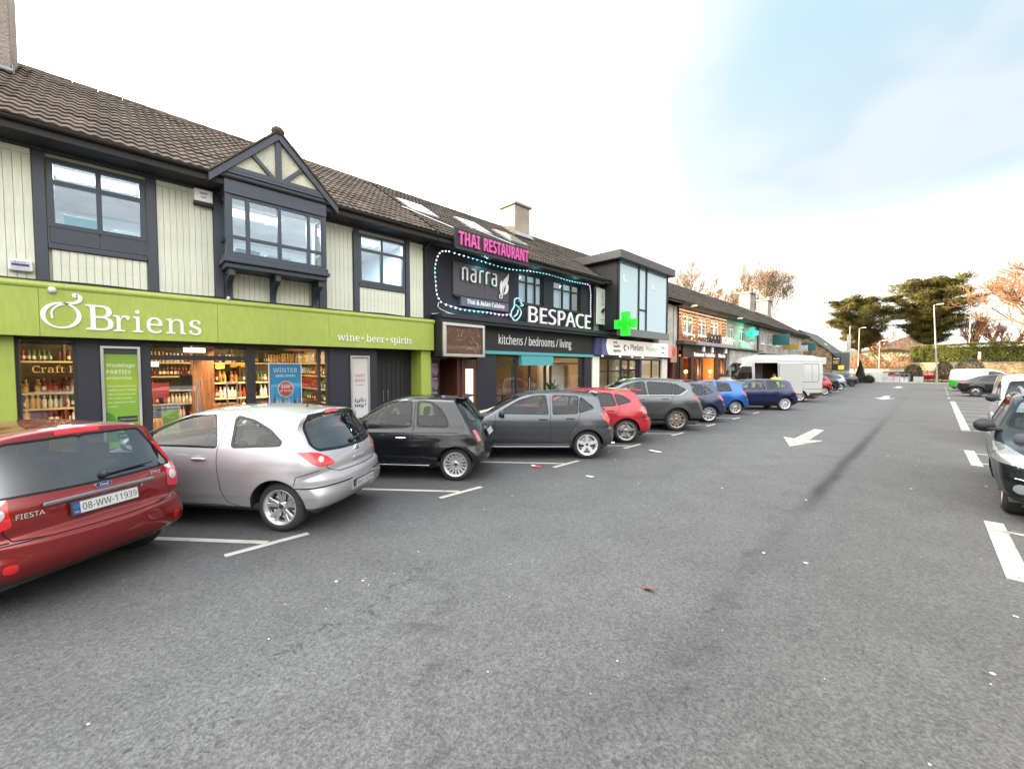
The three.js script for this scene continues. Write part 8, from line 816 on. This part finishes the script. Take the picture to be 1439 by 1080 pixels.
// leafy heaps: shrubs and hedge from leaf-sized faces over a dark core
function leafCloud(n, fn, color, seed, size = 0.12) { const R = rng(seed), pos = [], col = []; for (let i = 0; i < n; i++) { const [x, y, z, v = 1] = fn(R); const a = R() * 6.283, e = R() * 3.14, l = size * (0.6 + R() * 0.9), dx = Math.cos(a) * Math.sin(e), dy = Math.cos(e), dz = Math.sin(a) * Math.sin(e), w = l * 0.35; pos.push(x - dz * w, y, z + dx * w, x + dz * w, y + w * 0.4, z - dx * w, x + dx * l, y + dy * l, z + dz * l); const t = v * (0.65 + 0.7 * R()); for (let q = 0; q < 3; q++) col.push(color[0] * t, color[1] * t, color[2] * t); } const g = new THREE.BufferGeometry(); g.setAttribute('position', new THREE.Float32BufferAttribute(pos, 3)); g.computeVertexNormals(); g.setAttribute('color', new THREE.Float32BufferAttribute(col, 3)); return g; }
const leafM = new THREE.MeshStandardMaterial({ vertexColors: true, roughness: 0.7, side: THREE.DoubleSide });
{ // long clipped hedge on top of a retaining wall
  const w = thing('retaining_wall', 'long low beige retaining wall beneath the clipped hedge', 'wall', [8, 0, -91]); obj('wall_face', rb(-1.6, 40, -0.2, 2.75, -91.6, -92, 0.03, 1), std([0.40, 0.30, 0.20], 0.9, { map: T.stone }), w); obj('coping', rb(-1.65, 40, 2.75, 2.87, -91.5, -92.1, 0.02, 1), M.concrete, w);
  const h = thing('clipped_hedge', 'long clipped green hedge with a level top above the beige wall', 'hedge', [8, 2.8, -93]); obj('stems', bx(-1.2, 39.6, 2.5, 5.2, -92.5, -94), std([0.03, 0.035, 0.014], 0.95), h);
  obj('foliage', leafCloud(90000, R => { const x = -1.45 + 41 * Math.pow(R(), 1.35), top = 5.42 + 0.045 * (x + 1) + 0.2 * (fbm3(x * 0.8, 1, 2, 3) - 0.5) + (x > 8.9 ? -0.25 : 0); if (R() < 0.35) return [x, top + (R() - 0.5) * 0.16, -92.2 - R() * 1.9]; if (x < -1.2 && R() < 0.8) return [-1.45 + R() * 0.1, 2.7 + R() * 2.6, -92.2 - R() * 1.8]; const y = 2.75 + R() * (top - 2.75); return [x, y, -92.2 + 0.28 * (fbm3(x * 1.1, y * 1.4, 3, 3) - 0.5) + (R() - 0.5) * 0.16, 1]; }, [0.105, 0.115, 0.018], 51, 0.16), leafM, h, { uv: 'color' });
}
function shrub(name, label, x, z, r, h, color, seed, o = {}) { const y0 = (o.y ?? groundY(z)), t = thing(name, label, o.cat || 'shrub', [x, y0, z], o.group); const st = []; const R = rng(seed); for (let i = 0; i < 7; i++) st.push(cyl([x + (R() - 0.5) * 0.15, y0 - 0.05, z + (R() - 0.5) * 0.15], [x + (R() - 0.5) * r * 1.1, y0 + h * (0.5 + 0.35 * R()), z + (R() - 0.5) * r * 1.1], 0.035, 0.012, 5)); obj('stem', st, std([0.10, 0.06, 0.035], 0.95), t); obj('foliage', leafCloud(o.n || 3500, R2 => { const f = Math.pow(R2(), o.cone ? 0.75 : 0.6), yy = o.cone ? 1 - f : R2(), a = R2() * 6.283, prof = o.cone ? f : Math.sqrt(Math.max(0, 1 - Math.pow(yy * 1.9 - 0.9, 2))), d = r * prof * (0.72 + 0.34 * R2() + 0.25 * (fbm3(Math.cos(a) * 2 + seed, yy * 3, Math.sin(a) * 2, 3) - 0.5)); return [x + Math.cos(a) * d, y0 + yy * h, z + Math.sin(a) * d, 1]; }, color, seed, o.size || 0.14), leafM, t, { uv: 'color' }); return t; }
shrub('conical_conifer', 'dark green cone shaped conifer beside the last cars of the left row', -5.95, -72, 0.72, 3.0, [0.022, 0.035, 0.016], 61, { cone: true, n: 9000, cat: 'conifer', size: 0.13 });
shrub('evergreen_shrub', 'dark evergreen shrub left of the red car on the road', -0.95, -80.5, 1.0, 2.5, [0.035, 0.055, 0.018], 62, { n: 6000, cone: false });
shrub('evergreen_shrub', 'dark evergreen shrub right of the tall lamp post', 2.0, -80.2, 0.9, 2.9, [0.040, 0.055, 0.020], 63, { n: 6000 });
shrub('evergreen_shrub', 'rounded shrub in front of the retaining wall behind the green and white van', 4.6, -86, 1.5, 3.2, [0.045, 0.06, 0.022], 64, { n: 7000 });
shrub('evergreen_shrub', 'low dark shrub at the foot of the cone shaped conifer', -5.1, -72.3, 0.6, 1.0, [0.03, 0.04, 0.016], 65, { n: 3000 });
for (const [x, l, h] of [[-7.8, 'left', 3.4], [-5.2, 'middle', 2.6], [-2.6, 'right', 3.0]]) shrub('russet_shrub', `russet brown garden shrub behind the white end wall, ${l} of three`, x, -90.5 - Math.abs(x) * 0.3, 1.6, h + 0.7, [0.24, 0.115, 0.04], 70 + Math.round(x * -3), { n: 7000, cat: 'shrub', size: 0.15 });
shrub('garden_bank', 'sunlit yellow green garden bank behind the russet shrubs', -4.2, -104, 4.5, 4.6, [0.16, 0.13, 0.035], 85, { n: 14000, size: 0.2 });
{ const gr = obj('verge_grass', leafCloud(26000, R => { const x = 0.2 + R() * 9, z = -77.2 - R() * 3.0; return [x, 0.1 + R() * 0.28 * (0.5 + fbm3(x, z, 1, 2)), z, 1]; }, [0.20, 0.15, 0.06], 88, 0.14), leafM, scene, { uv: 'color' }); tag(gr, 'dry tufted grass and ground cover on the verge beyond the end kerb', 'grass', null, 'stuff'); }
// ---- end wall, railing, posts
{ const t = thing('end_wall', 'low white rendered wall across the end of the car park', 'wall', [-4.6, 0, -78.6]); obj('wall_face', [rb(-6.6, -3.5, 0, 1.25, -78.4, -78.7, 0.02, 1), rb(-3.5, -1.3, 0, 0.75, -78.4, -78.7, 0.02, 1)], M.plasterW, t); obj('coping', [rb(-6.65, -3.45, 1.25, 1.34, -78.35, -78.75, 0.02, 1)], M.concrete, t); obj('pier', rb(-5.2, -4.0, 0, 1.45, -77.0, -77.6, 0.02, 1), M.plasterW, t); }
{ const t = thing('boundary_wall', 'long pale sunlit wall on the far side of the road', 'wall', [-6, 0, -89]); obj('wall_face', rb(-16, -1.7, 0, 1.75, -88.6, -89, 0.02, 1), std([0.58, 0.50, 0.36], 0.9, { map: T.roughC }), t); obj('coping', rb(-16, -1.65, 1.75, 1.85, -88.5, -89.1, 0.02, 1), M.concrete, t); }
{ const t = thing('railing', 'grey metal pedestrian railing with a leaning stay at the end kerb', 'railing', [-2, 0.11, -76.3]); for (const x of [-2.75, -2.2, -1.75, -1.35, -1.2]) obj('post', cyl([x, 0.1, -76.3], [x, 1.2, -76.3], 0.035, 0.035, 8), std([0.16, 0.15, 0.15], 0.5, { metalness: 0.5 }), t); obj('rail', [cyl([-2.9, 1.2, -76.3], [-1.2, 1.2, -76.3], 0.03), cyl([-2.75, 0.65, -76.3], [-1.2, 0.65, -76.3], 0.025), cyl([-3.0, 0.1, -76.1], [-2.75, 1.2, -76.3], 0.03)], std([0.16, 0.15, 0.15], 0.5, { metalness: 0.5 }), t); }
for (const [i, [c, l]] of [[[0.36, 0.03, 0.05], 'maroon small parked car by the end wall, left of the blue one'], [[0.04, 0.05, 0.14], 'dark blue parked car by the end wall, second of three'], [[0.42, 0.10, 0.16], 'rose red parked car by the end wall, right of the blue one']].entries()) { const s = hatch({ label: l, L: 3.9, W: 1.7, wb: 2.45, r: 0.3, rimR: 0.21, rim: 'multi9Far', paint: paint(c), N: 90, R: 16, plate: null, wiper: null }); const cc = park(makeCar(s), -3.6 + i * 1.05, -81.6 - i * 0.6, 0.2, 1); cc.position.y = 0.05; }
{ const t = thing('utility_cabinet', 'pale grey roadside cabinet beside the evergreen shrub', 'cabinet', [-0.5, 0.11, -77.6]); obj('housing', rb(-0.9, 0.1, 0.1, 0.85, -77.4, -77.9, 0.03, 2), std([0.24, 0.24, 0.225], 0.6), t); obj('door', [rb(-0.84, -0.42, 0.2, 0.78, -77.39, -77.4, 0.004, 1), rb(-0.38, 0.04, 0.2, 0.78, -77.39, -77.4, 0.004, 1)], std([0.27, 0.27, 0.255], 0.6), t); }
const lampPost = (label, x, z, h, lean, col, head = true) => { const y0 = groundY(z), t = thing('lamp_post', label, 'lamp post', [x, y0, z]); obj('base', cyl([x, y0, z], [x, y0 + 1.2, z], 0.11, 0.10, 12), col, t); obj('post', cyl([x, y0 + 1.2, z], [x - lean, y0 + h, z], 0.085, 0.055, 12), col, t); if (head) { obj('arm', cyl([x - lean, y0 + h, z], [x - lean + 0.35, y0 + h + 0.05, z], 0.04, 0.03, 8), col, t); obj('lantern', (() => { const g = new RoundedBoxGeometry(0.6, 0.10, 0.24, 2, 0.045); g.translate(x - lean + 0.55, y0 + h + 0.07, z); return g; })(), std([0.55, 0.55, 0.55], 0.4), t); } return t; };
const galv = std([0.24, 0.23, 0.21], 0.5, { metalness: 0.2 });
lampPost('tall pale lamp post in front of the hedge end, nearest lamp', 1.22, -72, 9.7, 0.5, galv); lampPost('pale lamp post against the left conifer, left of two', -8.75, -88, 8.9, 0, galv, false); lampPost('pale lamp post with short arm against the left conifer, right of two', -7.55, -88, 8.4, 0, galv); lampPost('short pale lamp post in the gap between the conifers', -5.0, -88, 6.2, 0, galv); lampPost('thin lamp post standing before the orange trees above the hedge', 5.0, -96, 10.2, 0, galv, false);
{ const t = thing('red_marker_post', 'red and white post standing in front of the hedge behind the black coupe', 'post', [5.6, 0.6, -88]); obj('post', cyl([5.6, 0.5, -88], [5.6, 4.3, -88], 0.16, 0.16, 10), std([0.55, 0.42, 0.36], 0.6), t); obj('band', [cyl([5.6, 1.3, -88], [5.6, 2.0, -88], 0.17, 0.17, 10), cyl([5.6, 2.9, -88], [5.6, 3.3, -88], 0.17, 0.17, 10)], std([0.55, 0.10, 0.04], 0.6), t); }
{ const t = thing('roof_aerial', 'thin television aerial on the far end of the terrace roof', 'aerial', [-15, 9.2, -63.5]); obj('mast', cyl([-15, 9.1, -63.5], [-15, 11.6, -63.5], 0.025), M.steel, t); const g = []; for (let i = 0; i < 6; i++) g.push(cyl([-15 - 0.5 + i * 0.2, 11.5, -63.9], [-15 - 0.5 + i * 0.2, 11.5, -63.1], 0.012)); g.push(cyl([-15.6, 11.5, -63.5], [-14.4, 11.5, -63.5], 0.015)); obj('elements', g, M.steel, t); }
// ---- the other side of the car park, behind and beside the camera: it shades the glass and paint from the low sky
{ const h = thing('roadside_hedge', 'tall evergreen hedge along the far side of the car park, right of the view', 'hedge', [15, 0, 0]); obj('stems', bx(14.4, 15.8, 0, 3.6, -62, 44), std([0.03, 0.035, 0.014], 0.95), h); obj('foliage', leafCloud(30000, R => { const z = 44 - R() * 106, y = R() * 3.9; return R() < 0.2 ? [14.2 + R() * 1.8, 3.6 + R() * 0.4, z] : [14.25 + (R() - 0.5) * 0.3, y, z]; }, [0.045, 0.055, 0.02], 95, 0.28), leafM, h, { uv: 'color' });
  for (let i = 0; i < 6; i++) { const z0 = 42 - i * 15, t = thing('roadside_house', `plain pale house across the road, ${['first', 'second', 'third', 'fourth', 'fifth', 'sixth'][i]} along from behind the camera`, 'house', [30, 0, z0 - 5.5]); obj('wall', bx(27, 35, 0, 5.6, z0, z0 - 11), M.plaster, t); obj('roof', slabXY([[26.5, 5.5], [31, 8.8], [35.5, 5.5]], z0 - 11.3, z0 + 0.3), M.tileDark, t); for (const y of [1, 3.6]) for (const z of [z0 - 2.5, z0 - 7]) { const w = obj('window', bx(26.9, 27, y, y + 1.4, z, z - 1.8), M.white, t); obj('pane', bx(26.88, 26.9, y + 0.1, y + 1.3, z - 0.1, z - 1.7), M.gloss, w); } } }
// ---- person in a yellow-green jacket bending into the open van
{
  const a0 = 2.75, loc = new THREE.Vector3(a0 - sVan.L / 2, 0, -1.45).applyEuler(van.rotation).add(van.position); const t = thing('person', 'person in a yellow green high visibility jacket bending towards the open van door', 'person', [loc.x, 0, loc.z]);
  const J = { pelv: [0, 0.92, -0.18], ch: [0, 1.28, 0.02], nk: [0, 1.42, 0.13], hd: [0, 1.50, 0.26], hl: [0.10, 0.90, -0.18], kl: [0.12, 0.48, -0.10], al: [0.13, 0.09, -0.16], tl: [0.15, 0.05, 0.06], hr: [-0.10, 0.90, -0.18], kr: [-0.12, 0.48, -0.04], ar: [-0.13, 0.09, -0.08], tr: [-0.15, 0.05, 0.14], sl: [0.19, 1.34, 0.08], el: [0.25, 1.10, 0.24], wl: [0.20, 0.98, 0.46], sr: [-0.19, 1.34, 0.08], er: [-0.25, 1.10, 0.26], wr: [-0.20, 0.98, 0.48] };
  const B = [['pelv', 'ch', 0.155, 0.165], ['ch', 'nk', 0.15, 0.075], ['nk', 'hd', 0.06, 0.07], ['sl', 'sr', 0.085, 0.085], ['hl', 'hr', 0.12, 0.12], ['hl', 'kl', 0.098, 0.066], ['kl', 'al', 0.062, 0.045], ['al', 'tl', 0.045, 0.038], ['hr', 'kr', 0.098, 0.066], ['kr', 'ar', 0.062, 0.045], ['ar', 'tr', 0.045, 0.038], ['sl', 'el', 0.062, 0.05], ['el', 'wl', 0.048, 0.036], ['sr', 'er', 0.062, 0.05], ['er', 'wr', 0.048, 0.036]];
  const cap = (p, a, b, r0, r1) => { const ab = [b[0] - a[0], b[1] - a[1], b[2] - a[2]], ap = [p[0] - a[0], p[1] - a[1], p[2] - a[2]], l2 = ab[0] ** 2 + ab[1] ** 2 + ab[2] ** 2; const h = Math.max(0, Math.min(1, (ap[0] * ab[0] + ap[1] * ab[1] + ap[2] * ab[2]) / l2)); return Math.hypot(ap[0] - ab[0] * h, ap[1] - ab[1] * h, ap[2] - ab[2] * h) - lerp(r0, r1, h); };
  const mesh = (res, half, center, f) => { const mc = new MarchingCubes(res, new THREE.MeshBasicMaterial(), false, false, 200000); mc.isolation = 0; for (let k = 0; k < res; k++) for (let j = 0; j < res; j++) for (let i = 0; i < res; i++) { const p = [center[0] + (i / res * 2 - 1) * half, center[1] + (j / res * 2 - 1) * half, center[2] + (k / res * 2 - 1) * half]; mc.field[i + j * res + k * res * res] = -f(p); } mc.update(); const n = mc.count, g = new THREE.BufferGeometry(), P = new Float32Array(n * 3); for (let i = 0; i < n; i++) { P[i * 3] = center[0] + mc.positionArray[i * 3] * half; P[i * 3 + 1] = center[1] + mc.positionArray[i * 3 + 1] * half; P[i * 3 + 2] = center[2] + mc.positionArray[i * 3 + 2] * half; } g.setAttribute('position', new THREE.BufferAttribute(P, 3)); const m = mergeVertices(g, 1e-4); m.computeVertexNormals(); return m; };
  const smin = (a, b, k) => { const h = Math.max(0, Math.min(1, 0.5 + 0.5 * (b - a) / k)); return lerp(b, a, h) - k * h * (1 - h); };
  const fld = (bones, grow = 0) => p => { let d = 9; for (const [a, b, r0, r1] of bones) d = smin(d, cap(p, J[a], J[b], r0 + grow, r1 + grow), 0.035); return d; };
  const headF = p => { let d = Math.hypot((p[0]) / 0.078, (p[1] - 1.55) / 0.112, (p[2] - 0.30) / 0.098) - 1; d *= 0.08; d = smin(d, cap(p, [0, 1.53, 0.39], [0, 1.50, 0.415], 0.012, 0.016), 0.015); d = Math.max(d, -(Math.hypot(p[0] - 0.032, p[1] - 1.555, p[2] - 0.405) - 0.013)); d = Math.max(d, -(Math.hypot(p[0] + 0.032, p[1] - 1.555, p[2] - 0.405) - 0.013)); for (const s of [-1, 1]) d = smin(d, Math.hypot((p[0] - s * 0.08) / 0.5, p[1] - 1.54, p[2] - 0.29) - 0.022, 0.008); return smin(d, cap(p, [-0.02, 1.465, 0.385], [0.02, 1.465, 0.385], 0.011, 0.011), 0.01); };
  const hands = []; for (const s of ['l', 'r']) { const w = J['w' + s], sx = s === 'l' ? 1 : -1; hands.push(cyl(w, [w[0], w[1] - 0.02, w[2] + 0.09], 0.034, 0.04, 10)); for (let k = 0; k < 4; k++) { const x = w[0] + (k - 1.5) * 0.021, z = w[2] + 0.085, l = [0.036, 0.043, 0.041, 0.031][k]; hands.push(cyl([x, w[1] - 0.02, z], [x, w[1] - 0.03, z + l], 0.010, 0.009, 6), cyl([x, w[1] - 0.03, z + l], [x, w[1] - 0.058, z + l * 1.6], 0.009, 0.008, 6)); } hands.push(cyl([w[0] - sx * 0.03, w[1] - 0.01, w[2] + 0.03], [w[0] - sx * 0.055, w[1] - 0.03, w[2] + 0.075], 0.011, 0.009, 6)); }
  const place = g => { g.rotateY(van.rotation.y); g.translate(loc.x, 0, loc.z); return g; }; // local +z faces the van side (its left side is local -z of the van)
  const body = mergeGeometries([norm(mesh(76, 0.92, [0, 0.8, 0.1], fld(B))), norm(mesh(60, 0.16, [0, 1.52, 0.31], headF)), ...hands.map(g => norm(g))]); obj('body', place(body), std([0.45, 0.27, 0.19], 0.6), t);
  obj('jacket', place(mesh(64, 0.62, [0, 1.16, 0.1], p => { const d = fld(B.filter(b => !/k|t[lr]/.test(b[1]) || b[1] === 'nk').filter(b => !['hd', 'al', 'ar'].includes(b[1])), 0.028)(p); return Math.max(d, 0.80 - p[1] - p[2] * 0.1, p[1] - 1.45, p[2] - 0.445); })), std([0.32, 0.46, 0.01], 0.6), t); obj('trousers', place(mesh(64, 0.55, [0, 0.5, -0.05], p => Math.max(fld(B.filter(b => ['kl', 'al', 'kr', 'ar', 'hr'].includes(b[1])), 0.018)(p), p[1] - 0.95, 0.07 - p[1]))), std([0.02, 0.022, 0.035], 0.9), t); obj('shoe', place(mesh(40, 0.32, [0, 0.08, 0], p => Math.max(fld(B.filter(b => ['tl', 'tr'].includes(b[1])), 0.012)(p), 0.004 - p[1]))), M.black, t);
  obj('hair', place(mesh(44, 0.16, [0, 1.54, 0.29], p => Math.max((Math.hypot(p[0] / 0.086, (p[1] - 1.555) / 0.118, (p[2] - 0.292) / 0.104) - 1) * 0.08, p[2] - 0.33 - (p[1] - 1.56) * 0.6, 1.50 - p[1]))), std([0.03, 0.02, 0.015], 0.8), t);
}
// ---- small things on the asphalt
{
  const scrap = (name, label, cat, x, z, pts, mat, y = 0.006, curl = 0.012) => { const t = thing(name, label, cat, [x, 0, z]); const s = new THREE.Shape(pts.map(p => new THREE.Vector2(...p))); const g = new THREE.ExtrudeGeometry(s, { depth: 0.002, bevelEnabled: false }); g.rotateX(-Math.PI / 2); const p = g.attributes.position; for (let i = 0; i < p.count; i++) p.setY(i, p.getY(i) + curl * (1 + Math.sin(p.getX(i) * 40 + p.getZ(i) * 25))); g.translate(x, y, z); g.computeVertexNormals(); obj(cat === 'leaf' ? 'blade' : 'sheet', g, mat, t); return t; };
  const lf = scrap('fallen_leaf', 'curled brown leaf lying alone in the middle of the aisle', 'leaf', -1.68, -3.38, [[-0.06, 0], [-0.035, 0.022], [0, 0.036], [0.035, 0.028], [0.06, 0.004], [0.04, -0.022], [0, -0.03], [-0.035, -0.02]], std([0.17, 0.065, 0.028], 0.8), 0.006, 0.018); obj('stalk', cyl([-1.75, 0.012, -3.38], [-1.80, 0.02, -3.40], 0.003, 0.002, 5), std([0.25, 0.1, 0.04], 0.8), lf);
  const wp = std([0.8, 0.79, 0.76], 0.7); scrap('paper_scrap', 'crumpled white paper lying right of the grey hatchback', 'litter', -4.45, -9.2, [[-0.14, -0.04], [-0.04, -0.09], [0.12, -0.05], [0.16, 0.03], [0.02, 0.08], [-0.12, 0.05]], wp); scrap('paper_scrap', 'white paper scrap lying below the grey hatchback rear wheel area', 'litter', -4.25, -6.2, [[-0.08, -0.02], [0.05, -0.045], [0.09, 0.02], [-0.04, 0.04]], wp);
  const wr = scrap('wrapper', 'blue white and red wrapper under the sill of the grey hatchback', 'litter', -5.45, -6.05, [[-0.1, -0.03], [0.0, -0.035], [0.0, 0.04], [-0.1, 0.03]], std([0.75, 0.8, 0.82], 0.5)); { const g = bx(-5.45, -5.33, 0.008, 0.03, -6.09, -6.02); obj('red_part', g, std([0.5, 0.05, 0.05], 0.5), wr); }
  const R = rng(91), gs = []; const spots = []; for (let i = 0; i < 130; i++) { const u = R(), x = -5.4 + R() * 6.6, z = 0.2 - Math.pow(u, 1.2) * 14; const r = 0.005 + Math.pow(R(), 4) * 0.016; const n = 6 + (R() * 3 | 0), g = new THREE.CircleGeometry(r, n); g.rotateX(-Math.PI / 2); g.scale(1, 1, 0.6 + R() * 0.7); g.rotateY(R() * 6); g.translate(x, 0.0045 + i * 0.000006, z); gs.push(g); } const fl = obj('litter_flecks', gs, std([0.52, 0.51, 0.48], 0.8), scene); tag(fl, 'pale gum spots and tiny paper flecks scattered over the asphalt', 'litter', null, 'stuff');
}
{ // small dark oil drips, strung out along the wheel track and below where engines stand
  const R = rng(17), gs = []; const put = (x, z, r) => { const n = 9, s = new THREE.Shape(), k = 0.5 + R() * 0.7, rot = R() * 6; for (let i = 0; i < n; i++) { const a = i / n * 6.283, q = r * (0.6 + 0.6 * R()); const X = Math.cos(a) * q * (1 + k), Y = Math.sin(a) * q, p = [X * Math.cos(rot) - Y * Math.sin(rot), X * Math.sin(rot) + Y * Math.cos(rot)]; i ? s.lineTo(...p) : s.moveTo(...p); } const g = new THREE.ShapeGeometry(s); g.rotateX(-Math.PI / 2); g.translate(x, 0.0025 + gs.length * 0.000005, z); gs.push(g); };
  const line = (pts, n, w, r0) => { for (let i = 0; i < n; i++) { const t = R() * (pts.length - 1), j = Math.min(pts.length - 2, Math.floor(t)), f = t - j; put(lerp(pts[j][0], pts[j + 1][0], f) + (R() + R() - 1) * w, lerp(pts[j][1], pts[j + 1][1], f) + (R() + R() - 1) * w, 0.6 * r0 * (0.3 + R() * R() * 1.3)); } };
  line([[-3.05, -0.52], [-3.2, -1.5], [-3.55, -2.3]], 60, 0.12, 0.028); line([[-2.5, -0.3], [-2.9, -0.2]], 30, 0.25, 0.016); line([[-1.0, -1.6], [-1.15, -3.4], [-1.1, -6]], 34, 0.16, 0.020); line([[-4.6, 0], [-4, -6], [0.5, -7]], 60, 1.2, 0.012); line([[-0.9, -1.5], [-1.0, -1.75]], 7, 0.08, 0.03);
  const o = obj('oil_spots', gs, std([0.034, 0.034, 0.035], 0.7), scene); tag(o, 'small dark oil drips and stains trailing over the asphalt in the foreground', 'stain', null, 'stuff');
}
renderer.render(scene, camera);
